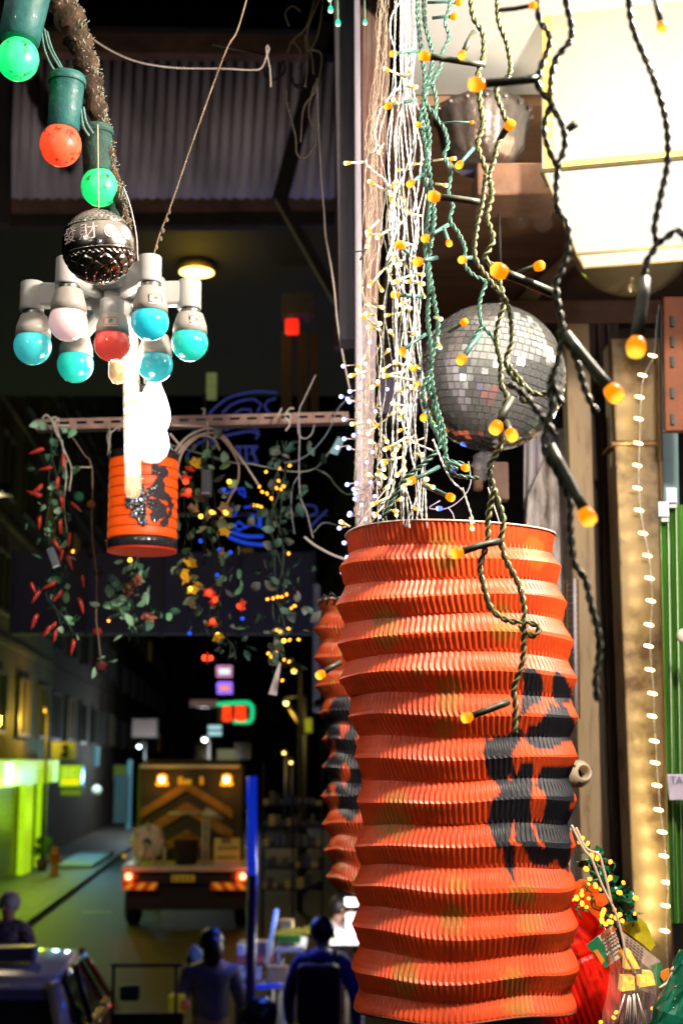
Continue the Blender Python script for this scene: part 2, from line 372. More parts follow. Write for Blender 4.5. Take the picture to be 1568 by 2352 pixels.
street_lamp(657, 1613, 34, 'amber street light on the slanting yellow arm at right', (1, .72, .2), 10, 5.5, 60, 700, lens='amber')
street_lamp(675, 1539, 30, 'amber light right beside the hanging white tag', (1, .6, .12), 8, 4.6, 10, 690, lens='amber')
for x, y, lb in ((652, 1728, 'small amber lamp right of the grey far sign'), (668, 1750, 'small amber lamp lower and right of its twin')): street_lamp(x, y, 58, lb, (1, .6, .1), 8, 3.4, 25, x + 4, lens='amber')
street_lamp(104, 1631, 40, 'small orange lamp on the ochre block at far left', (1, .62, .06), 3, 3, 160, 106, lens='orange')
mb = MB(); mb.tube([Q(664, 1622, 33.5), Q(706, 1690, 33.5)], px(34, 5), 6)
tag(mb.build('strut', M('yellow_lamp_arm', (.5, .35, .05), .5)), 'slanting yellow strut lit by the amber street light', 'strut')
t = thing('street_lamp', 'tall street lamp added out of view at the left kerb', 'street lamp', G(-4.7, 19, .13), 'street lamps down the street')  # unseen lamp added to light the truck's rear and the road
MB().tube([G(-4.7, 19, .13), G(-4.7, 19, 6.4), G(-3.6, 19, 6.6)], .06, 8).build('pole', M('lamp_pole_paint'), t)
MB().box(G(-3.5, 19, 6.6), (.6, .25, .12), SA).build('lamp_shade', M('lamp_pole_paint'), t); lamp('glow', G(-3.5, 19, 6.45), 620, (1, .80, .42), .2, t)
# cyan lit kiosk / doorway posts
cy_ = M('cyan_lit_paint', (.25, .6, .75), .5, emit=(.08, .3, .42), es=.55)
for x0, x1, y0, y1, lb in ((292, 300, 1745, 1905, 'slim cyan lit post under the left blue white street light'), (352, 361, 1758, 1840, 'shorter cyan lit post beside the truck top'), (217, 226, 1713, 1760, 'short cyan tube light on the dark wall at left')):
    t = tag(MB().pbox(x0, y0, x1, y1, 50, .3).build('lit_post', cy_, smooth=False, bevel=.02), lb, 'post')
t = thing('doorway', 'cyan lit doorway and step left of the utility truck', 'doorway', Q(280, 1930, 48))
MB().pbox(262, 1780, 290, 1890, 49, .5).build('door', M('blue_door', (.08, .12, .16), .5, emit=(.02, .05, .07), es=.5), t, smooth=False)
MB().slab([G(-5.2, 40.5, .14), G(-4.2, 40.5, .14), G(-4.2, 47, .14), G(-5.2, 47, .14)], (0, 0, .1)).build('step', M('pale_step', (.3, .4, .42), .5), t, smooth=False)
lamp('door_light', G(-4.5, 44, 2.6), 180, (.3, .8, 1), .2, t)
# hydrant-like red object
t = thing('fire_hydrant', 'small dark red hydrant on the green lit pavement', 'hydrant', G(-4.9, 38, .13))
b = G(-4.9, 38, .13); hm = M('hydrant_red', (.35, .06, .03), .5)
MB().lathe([(.14, 0), (.14, .05), (.1, .06), (.1, .5), (.13, .52), (.13, .58), (.08, .68), (.03, .74), (1e-6, .75)], 16, b).build('barrel', hm, t)
for s in (-1, 1): MB().lathe([(.06, 0), (.06, .12), (1e-6, .12)], 10, b + Vector((s * .08, 0, .4)), qz((s, 0, 0))).build('outlet', hm, t)
# potted shrub silhouettes along left pavement
leafm = [M('leaf_dark', (.035, .075, .03), .5, scale=60), M('leaf_mid', (.06, .13, .07), .45, scale=60), M('leaf_grey', (.11, .20, .14), .5, scale=60)]
def leaf_mesh(mat, nm, L=1.0, W=.62):
    vs = []; fs = []
    prof = [0, .62, .95, 1, .82, .5, 0]; n = len(prof) - 1
    for i, p in enumerate(prof):
        u = i / n; z = -.18 * math.sin(u * 3.1)
        vs += [Vector((-p * W / 2, u * L, .1 * p + z)), Vector((0, u * L, z)), Vector((p * W / 2, u * L, .1 * p + z))]
    for i in range(n):
        a = i * 3; fs += [(a, a + 1, a + 4, a + 3), (a + 1, a + 2, a + 5, a + 4)]
    me = bpy.data.meshes.new(nm); me.from_pydata(vs, [], fs); me.materials.append(mat); me.update(); me.polygons.foreach_set('use_smooth', [True] * len(fs)); return me
LEAF = [leaf_mesh(m, 'leaf') for m in leafm]
t = thing('potted_plant', 'small leafy plant in a pot by the dark wall at left', 'plant', G(-5.5, 40, .13))
b = G(-5.5, 40, .13); MB().lathe([(.12, 0), (.18, .3), (.16, .3), (.1, .25)], 14, b).build('pot', DARKWOOD, t)
for i in range(40):
    a = rnd.uniform(0, 6.28); e = rnd.uniform(.2, 1.4); d = Vector((math.cos(a) * math.cos(e), math.sin(a) * math.cos(e), math.sin(e)))
    inst('leaf', LEAF[i % 3], t, b + Vector((0, 0, .35)) + d * rnd.uniform(.1, .4), Vector((0, 1, 0)).rotation_difference(d), .2)
# ================================================================ TIN ROOF CANOPY across the street (upper left)
t = thing('canopy', 'corrugated metal canopy with rough timber beams high over the street', 'canopy', Q(400, 520, 7))
NR = 60; vs = MB(); YA, YB = 6.9, 7.3
cols_ = []
for i in range(NR * 6 + 1):
    u = i / (NR * 6); xt = 34 + u * 740; xb = 22 + u * 760
    off = .012 * math.cos(2 * math.pi * i / 12)
    cols_.append((Q(xt + 30 * u, 126, YA) + Vector((0, off, 0)), Q(xb, 456, YB) + Vector((0, off, 0))))
vs.v = [p for c in cols_ for p in c]; vs.f = [(2 * i, 2 * i + 2, 2 * i + 3, 2 * i + 1) for i in range(len(cols_) - 1)]
tin = vs.build('corrugated_sheet', M('weathered_tin', (.52, .47, .47), .5, .1, var=.5, scale=1.6, stretch=(3, 1, .4)), t)
sm_ = tin.modifiers.new('th', 'SOLIDIFY'); sm_.thickness = .002
def beam(x0, y0, x1, y1, w_, Y, mat=WOOD, name='beam', Y1=None, dep=.08):
    a = Q(x0, y0, Y); b = Q(x1, y1, Y1 or Y); d = (b - a); L = d.length; q = qz(d)
    # keep one side facing the viewer
    zax = d.normalized(); yax = Vector((0, 1, 0)); xax = yax.cross(zax).normalized(); yax = zax.cross(xax)
    rot = Matrix((xax, yax, zax)).transposed()
    return MB().box((a + b) / 2, (px(Y, w_), dep, L), rot=rot)
bm_ = M('sooty_timber', (.19, .105, .06), .8, var=.5, scale=5, bump=.4)
bmd = M('sooty_timber_dark', (.035, .026, .02), .85, var=.4, scale=5)
beam(10, 104, 790, 112, 52, 6.75, bm_).build('beam', bm_, t, smooth=False)
beam(0, 40, 800, 52, 60, 6.9, bmd).build('beam', bmd, t, smooth=False)
beam(0, 472, 790, 464, 30, 7.42, bm_).build('beam', bm_, t, smooth=False)
beam(0, 506, 790, 502, 44, 7.5, bmd).build('beam', bmd, t, smooth=False)
beam(12, 60, 12, 520, 24, 6.8).build('rafter', bmd, t, smooth=False)
beam(786, 60, 784, 800, 34, 6.4).build('post', M('brown_post', (.16, .09, .07), .8, var=.3), t, smooth=False)
beam(748, 60, 640, 470, 34, 6.7, bmd).build('brace', bmd, t, smooth=False)
beam(640, 455, 790, 720, 20, 6.5).build('brace', bmd, t, smooth=False)
# wooden ceiling of the arcade with the round yellow lamp
t = thing('arcade_ceiling', 'dark soffit over the far walkway holding a round yellow lamp', 'ceiling', Q(420, 700, 9))
zc = Q(452, 612, 9).z + .03
MB().slab([Vector((-5.2, 7.6, zc)), Vector((.2, 7.6, zc)), Vector((.2, 12.5, zc)), Vector((-5.2, 12.5, zc))], (0, 0, .1)).build('soffit', M('dark_soffit', (.012, .009, .006), .8, var=.3, scale=2), t, smooth=False)
t = thing('ceiling_lamp', 'round yellow lamp glowing under the dark soffit', 'ceiling lamp', Q(452, 625, 9))
c0 = Q(452, 626, 9)
MB().lathe([(px(9, 41), .0), (px(9, 43), .05), (px(9, 36), .07)], 28, c0).build('lamp_rim', M('brass_rim', (.5, .35, .05), .4, .5), t)
MB().lathe([(1e-6, -.01), (px(9, 41), 0)], 28, c0).build('diffuser', M('yellow_lamp_face', emit=(1, .74, .18), es=7.0, var=0), t)
lamp('glow', c0 - Vector((0, .1, .16)), 5.0, (1, .68, .06), .1, t)
# red signal lamp and three brown posts
t = thing('signal_lamp', 'small glowing red lamp above three dim brown posts', 'lamp', Q(670, 745, 9))
MB().pbox(655, 731, 685, 760, 9, .1).build('lens', M('red_lens', emit=(1, .02, .005), es=1.6), t, smooth=False, bevel=.01)
MB().pbox(646, 672, 724, 722, 9.05, .2).build('housing', M('dim_metal', (.10, .09, .08), .6), t, smooth=False)
for x0, x1 in ((646, 670), (684, 706), (713, 732)):
    tag(MB().pbox(x0, 762, x1, 955, 9.3, .12).build('wooden_post', M('brown_slat', (.07, .045, .025), .7, scale=6), smooth=False), {646: 'left', 684: 'middle', 713: 'right'}[x0] + ' one of the three dim brown posts below the red lamp', 'post')
tag(MB().pbox(474, 856, 497, 916, 9, .03).build('label_panel', M('pale_green_panel', (.35, .42, .2), .6, emit=(.12, .16, .05), es=.6), smooth=False), 'small dim pale green panel in the dark above the slotted bar', 'panel')

# ---- blue neon ring sign
t = thing('neon_sign', 'large round blue neon sign with lettering behind the garlands', 'neon sign', Q(600, 1075, 5))
def dv(a, b): return (373.2 + .2929 * a, 861.2 + .2929 * b)
nb = M('blue_neon_tube', emit=(.05, .07, .36), es=.42); nb2 = M('blue_neon_tube_bright', emit=(.015, .07, .8), es=.8)
def neon(pts, m=nb, r=2.7, YN=5): MB().tube(spline([Q(*dv(a, b), YN) for a, b in pts], .02), px(YN, r), 8).build('neon_tube', m, t)
neon([(330, 370), (380, 290), (470, 210), (550, 168), (720, 130), (900, 140)])
neon([(470, 300), (530, 240), (600, 207), (720, 190), (775, 230), (745, 290)])
neon([(560, 310), (620, 270), (690, 270), (700, 310)])
neon([(890, 185), (830, 200), (800, 240), (820, 280), (850, 310)])
neon([(240, 700), (190, 640), (250, 560), (370, 500), (430, 560)])
neon([(480, 480), (620, 450), (700, 440), (760, 470), (730, 500)])
neon([(490, 430), (600, 400), (720, 415), (755, 450)])
for pts in ([(570, 565), (750, 560)], [(600, 570), (615, 690)], [(655, 565), (660, 700)], [(700, 570), (740, 690)], [(690, 620), (740, 570)], [(610, 690), (750, 690)]): neon(pts, nb)
neon([(470, 950), (560, 900), (640, 890), (650, 960), (600, 920)], nb2)
for pts in ([(540, 1040), (590, 1050), (560, 1110)], [(640, 1040), (700, 1030), (760, 1060)], [(560, 1190), (600, 1150), (650, 1190), (600, 1220), (560, 1185)], [(640, 1200), (700, 1170), (760, 1190), (750, 1110), (690, 1100)], [(770, 1100), (770, 1200)]): neon(pts, nb2)
neon([(540, 1230), (650, 1265), (790, 1265)], nb2, 4); neon([(520, 1270), (640, 1315), (800, 1335)], nb2, 4)
neon([(1110, 1020), (1200, 1030), (1215, 1080), (1140, 1110)], nb, 2.6); neon([(1150, 1200), (1230, 1120), (1290, 1060)], nb, 2.6)
MB().tube([Q(470, 905, 5.06), Q(470, 1300, 5.06)], .008, 6).build('hanger_wire', DARKWIRE, t)
for k in (0, 1): MB().tube([Q(400, 960 + k * 220, 5.05), Q(760, 950 + k * 230, 5.05)], .01, 6).build('back_rail', BLK, t)
# pole, with the blue light falling on it put into its colour
BP = M('painted_blue_light', (.02, .05, .5), .4, emit=(.005, .03, .55), es=.75)
t = thing('blue_lit_pole', 'tall pole with blue light painted on, strongest at the top, between truck and stalls', 'pole', Vector((Q(579, 2200, 12).x, 12, 0)))
a = Q(579, 1783, 12); mdl = Q(579, 2010, 12); b = Vector((a.x, 12, 0))
MB().tube([mdl, a], px(12, 11), 12).build('upper_tube', BP, t)
MB().tube([b, mdl], px(12, 11), 12).build('lower_tube', M('painted_indigo_light', (.05, .02, .16), .4, var=.2), t)
MB().pbox(566, 1788, 573, 1846, 11.98, .08).build('junction_box', BP, t, smooth=False)
lamp('glow', Q(604, 1990, 12.35), 26, (.05, .12, 1), .1, t)  # added blue lamp; the pole itself gives no light

t = thing('neon_sign', 'unseen blue neon sign added behind the large orange lantern for blue light', 'neon sign', G(1.6, 9.2, 3.2))  # unseen source added for the blue light on taxi and people
MB().box(G(1.65, 9.2, 3.2), (.1, 1.0, .5), SA).build('box', BLK, t); MB().tube([G(1.56, 8.8, 3.0), G(1.56, 8.8, 3.4), G(1.56, 9.6, 3.4), G(1.56, 9.6, 3.0), G(1.56, 8.8, 3.0)], .015, 6).build('neon_tube', nb2, t); lamp('glow', G(1.45, 9.2, 3.1), 30, (.07, .14, 1), .15, t)
# ================================================================ UTILITY TRUCK
TY = 27.0
t = thing('utility_truck', 'yellow and black chevron backed works truck with hose reel and red tail lights', 'truck', Vector((Q(428, 2100, TY).x, TY, 0)))
cream = M('truck_dark_body', (.045, .038, .02), .5, .1, var=.3, scale=3); tan = M('truck_rail_grey', (.62, .58, .52), .5, .2, var=.25, scale=5); amb = M('chevron_amber', (.30, .15, .02), .5, var=.35, scale=4); dk = M('truck_black', (.012, .012, .012), .5)
def tb(x0, y0, x1, y1, dY, dep, name, m, par=None, bev=.01): return MB().pbox(x0, y0, x1, y1, TY + dY, dep, SD).build(name, m, par or t, smooth=False, bevel=bev)
tb(282, 2010, 574, 2030, 0, 7.5, 'chassis', dk); tb(290, 2030, 566, 2090, .1, .3, 'rear_guard', dk)
tb(280, 1990, 575, 2002, -.05, 6.6, 'bed', tan)
tb(316, 1752, 560, 1985, 1.6, 1.9, 'body', cream, bev=.05); tb(322, 1756, 552, 1764, 1.5, .1, 'top_rail', M('pale_rail', (.6, .58, .5), .4, .3))
tb(330, 1745, 548, 1752, 3.4, 2.2, 'cab_roof', M('cab_paint', (.16, .11, .03), .4, var=.2), bev=.03); tb(322, 1752, 556, 2010, 3.6, 2.0, 'cab', M('cab_paint'), bev=.06)
# chevron stripes on the rear board
def stripe(x0, y0, x1, y1, wv):
    a, b = Q(x0, y0, TY + 1.5), Q(x1, y1, TY + 1.5); dz = Vector((0, 0, px(TY, wv)))
    MB().slab([a, b, b + dz, a + dz], SD * .03).build('chevron_stripe', amb, t, smooth=False)
for k, (apx, wv) in enumerate(((1800, 21), (1852, 25), (1912, 22))):
    xs = (322, 534) if k == 0 else ((350, 534) if k == 1 else (382, 478))
    stripe(428, apx + 15, xs[0], apx + 15 + (428 - xs[0]) * .62, wv); stripe(428, apx + 15, xs[1], apx + 15 + (xs[1] - 428) * .62, wv)
# hose reel
c = Q(337, 2010 - 85, TY + .3).copy(); c = Q(338, 1934, TY + .3)
reel = MB().lathe([(1e-6, 0), (px(TY, 36), 0), (px(TY, 37), .04), (px(TY, 36), .08), (.1, .09), (.1, .4), (px(TY, 36), .42), (px(TY, 36), .5), (1e-6, .5)], 32, c, qz(SD)).build('hose_reel', M('reel_cream', (.80, .74, .64), .6, var=.2, scale=10), t)
MB().lathe([(1e-6, -.06), (.075, -.06), (.075, .0)], 16, c, qz(SD)).build('hub', dk, reel)
for k in range(8):
    an = k * math.pi / 4; p = c + Vector((math.cos(an), 0, math.sin(an))) * px(TY, 39); MB().box(p, (.03, .5, .03), SA).build('reel_knob', tan, reel)
for s in (-1, 1): MB().tube([c + Vector((0, -.08, 0)), Q(338 + s * 22, 1990, TY + .15)], .035, 6).build('reel_stand', tan, t)
for x in (378, 466, 478): MB().tube([Q(x, 1992, TY + .2), Q(x + (0 if x != 466 else 2), 1880 if x != 378 else 1942, TY + .2)], .03, 6).build('upright_post', tan, t)
MB().tube([Q(388, 1868, TY + .6), Q(466, 1868, TY + .6)], .03, 6).build('cross_rail', tan, t)
MB().tube([Q(470, 1862, TY + .4), Q(492, 1872, TY + .4), Q(512, 1880, TY + .4)], [.09, .06, .04], 8).build('folded_bracket', tan, t)
p = Q(427, 1992, TY + .5); MB().lathe([(px(TY, 24), 0), (px(TY, 29), px(TY, 58)), (px(TY, 31), px(TY, 60)), (px(TY, 28), px(TY, 62)), (px(TY, 22), .05)], 22, p).build('barrel', M('charcoal_barrel', (.03, .03, .03), .6), t)
sg = tb(492, 1925, 552, 1977, -.02, .04, 'notice_board', M('yellow_notice', (.80, .78, .18), .5, var=.12, scale=5))
tb(492, 1978, 551, 1992, -.03, .04, 'notice_foot', M('pale_rail'))
tb(508, 1925, 530, 1937, -.04, .02, 'emblem', M('notice_emblem', (.22, .2, .1), .6), sg, 0)
for y, x0, x1 in ((1945, 500, 546), (1967, 498, 544)): 
    for k in range(6): tb(x0 + k * 8, y, x0 + k * 8 + 5.5, y + 5, -.04, .02, 'printed_mark', M('notice_ink', (.12, .12, .03), .6), sg, 0)
for x0, x1, hot in ((285, 306, 0), (543, 564, 1)):
    tb(x0 - 2, 2002, x1 + 2, 2026, -.06, .1, 'light_housing', dk); tb(x0, 2004, x1, 2024, -.1, .05, 'tail_light', M('tail_red', emit=(1, .06, .01), es=2.5), None, .02)
    p = Q((x0 + x1) / 2 + (4 if hot else 0), 2013, TY - .14); MB().sphere(p, px(TY, 6.5), 12).build('hot_spot', M('tail_hot', emit=(1, .55, .2), es=6), t)
    tb((x1 + 2) if not hot else x0 - 12, 2006, (x1 + 12) if not hot else x0 - 2, 2020, -.06, .05, 'indicator', M('dim_orange_lens', (.25, .08, .02), .3), None, .01)
lamp('glow', Q(295, 2020, TY - .5), 3, (1, .06, .01), .1, t); lamp('glow', Q(554, 2020, TY - .5), 3, (1, .06, .01), .1, t)
for x0 in (281, 484):
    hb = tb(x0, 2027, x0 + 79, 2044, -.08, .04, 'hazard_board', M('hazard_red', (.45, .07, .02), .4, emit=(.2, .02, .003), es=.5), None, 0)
    for k in range(3):
        xx = x0 + 4 + k * 27; sgn = 1 if x0 < 400 else -1
        a = [Q(xx + (12 if sgn > 0 else 0), 2028, TY - .1), Q(xx + (24 if sgn > 0 else 12), 2028, TY - .1), Q(xx + (12 if sgn > 0 else 24), 2043, TY - .1), Q(xx + (0 if sgn > 0 else 12), 2043, TY - .1)]
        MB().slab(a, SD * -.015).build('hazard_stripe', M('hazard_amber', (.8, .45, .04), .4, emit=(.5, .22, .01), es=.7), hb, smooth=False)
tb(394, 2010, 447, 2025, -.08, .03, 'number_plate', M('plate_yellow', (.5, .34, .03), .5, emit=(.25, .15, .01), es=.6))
for k in range(4): tb(398 + k * 12, 2013, 404 + k * 12, 2022, -.1, .015, 'plate_mark', M('plate_ink', (.15, .09, .01), .5), None, 0)
for x in (373, 521):
    p = Q(x, 1790, TY + 1.4); MB().lathe([(.12, 0), (.12, .06), (.1, .07), (.09, .2), (1e-6, .23)], 16, p - Vector((0, 0, .12))).build('beacon', M('beacon_amber', emit=(1, .32, .01), es=3), t)
    MB().sphere(p - Vector((0, .1, 0)), .055, 10).build('beacon_bulb', M('beacon_hot', emit=(1, .8, .5), es=10), t)
    lamp('glow', p - Vector((0, .35, .1)), 5, (1, .42, .03), .1, t)
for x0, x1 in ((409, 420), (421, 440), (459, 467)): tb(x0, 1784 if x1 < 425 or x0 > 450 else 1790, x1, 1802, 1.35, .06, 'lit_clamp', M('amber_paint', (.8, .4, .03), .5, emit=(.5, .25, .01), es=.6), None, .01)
for s, x in ((0, 300), (1, 556)):
    for d in (.9, 5.2):
        q_ = qz(ST); c = Vector((Q(x, 2050, TY).x, TY, .48)) + SD * d
        wh = MB().lathe([(.25, -.12), (.42, -.14), (.48, -.1), (.48, .1), (.42, .14), (.25, .12)], 28, c, q_).build('tyre', M('tyre_rubber', (.015, .015, .015), .8), t)
        MB().lathe([(1e-6, -.05), (.25, -.1), (.26, .1), (1e-6, .05)], 20, c, q_).build('rim', tan, wh)
tb(286, 1984, 306, 1991, -.05, .2, 'corner_lamp', M('pale_blue_glass', (.5, .55, .75), .2)); p = Q(286, 1966, TY); MB().sphere(p, .04, 10).build('reflector', M('amber_reflector', (.8, .5, .1), .3, emit=(.6, .35, .02), es=.7), t)
# small red light above truck
tag(MB().sphere(Q(526, 1836 - 40 + 4, 34), px(34, 4.5), 12).build('signal_light', M('red_lens')), 'tiny red light far off above the truck roof', 'light')

# ================================================================ TAXI
t = thing('taxi', 'dark red taxi with a silver roof and unlit roof sign at lower left', 'taxi', G(-1.95, 11, 0))
def TL(lat, d, z): return G(-1.98 + lat, 10.6 + d, z)
red_ = M('taxi_red', (.16, .012, .01), .25, .2, var=.1, coat=.8); silv = M('taxi_silver', (.70, .70, .78), .3, .15, var=.08, coat=.8); glass = M('taxi_glass', (.012, .014, .018), .05, coat=1)
# sections: (d, half width bottom, half width belt, belt z)
def loft(secs, name, mat, bev=0):
    mb = MB(); n = len(secs[0])
    for s in secs: mb.v += [TL(*p) for p in s]
    for i in range(len(secs) - 1):
        for j in range(n - 1): a = i * n + j; mb.f.append((a, a + 1, a + n + 1, a + n))
    mb.f.append(tuple(range(n))[::-1]); mb.f.append(tuple(range((len(secs) - 1) * n, len(secs) * n)))
    return mb.build(name, mat, t)
def body_sec(d, wd, zt, zb=.28): return [(-wd * .93, d, zb), (-wd, d, zb + .15), (-wd, d, zt - .18), (-wd * .93, d, zt - .04), (-wd * .6, d, zt), (0, d, zt + .015), (wd * .6, d, zt), (wd * .93, d, zt - .04), (wd, d, zt - .18), (wd, d, zb + .15), (wd * .93, d, zb)]
loft([body_sec(-.55, .78, .95, .35), body_sec(-.4, .83, 1.0), body_sec(.1, .85, 1.03), body_sec(.9, .85, 1.02), body_sec(2.2, .85, .98), body_sec(2.9, .84, .95), body_sec(3.7, .80, .86), body_sec(4.0, .72, .72, .35)], 'body', red_)
def roof_sec(d, wd, z, e=.05): return [(-wd, d, z - e), (-wd * .93, d, z - .012), (-wd * .5, d, z + .012), (0, d, z + .02), (wd * .5, d, z + .012), (wd * .93, d, z - .012), (wd, d, z - e), (wd * .9, d, z - e - .02), (0, d, z - e), (-wd * .9, d, z - e - .02)]
loft([roof_sec(.18, .60, 1.44), roof_sec(.35, .64, 1.475), roof_sec(.9, .66, 1.50), roof_sec(1.6, .65, 1.49), roof_sec(2.0, .6, 1.45)], 'roof', silv)
# cabin glass and pillars
gl = MB(); gl.hexa([TL(-.76, -.08, 1.0), TL(.76, -.08, 1.0), TL(.74, 2.75, .96), TL(-.74, 2.75, .96), TL(-.6, .24, 1.43), TL(.6, .24, 1.43), TL(.58, 1.95, 1.43), TL(-.58, 1.95, 1.43)]); gl.build('cabin_glass', glass, t, smooth=False)
for s in (-1, 1):
    bl = silv
    MB().hexa([TL(s * .80, -.12, .99), TL(s * .70, -.13, .99), TL(s * .72, .02, .99), TL(s * .82, .03, .99), TL(s * .64, .17, 1.44), TL(s * .56, .16, 1.44), TL(s * .57, .3, 1.44), TL(s * .65, .31, 1.44)]).build('rear_pillar', bl, t)
    MB().tube([TL(s * .79, 1.15, 1.0), TL(s * .655, 1.1, 1.44)], .028, 6).build('door_pillar', BLK, t)
    MB().tube([TL(s * .78, 2.72, .97), TL(s * .61, 1.98, 1.44)], .03, 6).build('front_pillar', red_, t)
    MB().tube([TL(s * .66, .2, 1.43), TL(s * .672, .9, 1.465), TL(s * .66, 1.9, 1.42)], .014, 6).build('roof_gutter', M('chrome', (.8, .8, .8), .1, 1), t)
    MB().tube([TL(s * .83, 0, 1.0), TL(s * .84, 1.2, 1.0), TL(s * .83, 2.6, .97)], .014, 6).build('window_trim', M('chrome'), t)
    mr = MB().box(TL(s * .99, 2.35, 1.04), (.17, .1, .13), SA).build('mirror', BLK, t, bevel=.02)
    tl = MB().box(TL(s * .70, -.56, .8), (.16, .06, .28), SA).build('tail_light', M('taillens', (.4, .02, .02), .2, coat=1), t, bevel=.01)
    for d in (.25, 3.2):
        wt = MB().lathe([(.18, -.09), (.29, -.1), (.32, -.07), (.32, .07), (.29, .1), (.18, .09)], 26, TL(s * .78, d, .32), qz(ST)).build('tyre', M('tyre_rubber'), t)
        MB().lathe([(1e-6, -.05), (.19, -.09), (.19, .09), (1e-6, .05)], 16, TL(s * .78, d, .32), qz(ST)).build('rim', M('steel_rim', (.4, .4, .4), .3, .8), wt)
MB().hexa([TL(-.62, .135, 1.33), TL(.6, .135, 1.33), TL(.6, .15, 1.33), TL(-.62, .15, 1.33), TL(-.58, .195, 1.42), TL(.565, .195, 1.42), TL(.565, .21, 1.42), TL(-.58, .21, 1.42)]).build('sun_strip', M('blue_strip', (.09, .09, .25), .4, var=.2, scale=30), t, smooth=False)
MB().box(TL(.14, .75, 1.575), (.50, .16, .11), SA).build('roof_sign', M('roof_sign_dark', (.06, .07, .12), .3), t, bevel=.015)
MB().box(TL(.395, .745, 1.575), (.03, .165, .115), SA).build('sign_end', M('roof_sign_end', (.25, .3, .6), .3), t, bevel=.005)
MB().box(TL(0, -.58, .62), (.45, .02, .12), SA).build('number_plate', M('taxi_plate', (.5, .35, .05), .5), t, smooth=False)
MB().box(TL(0, -.6, .42), (1.62, .14, .16), SA).build('bumper', BLK, t, bevel=.04)

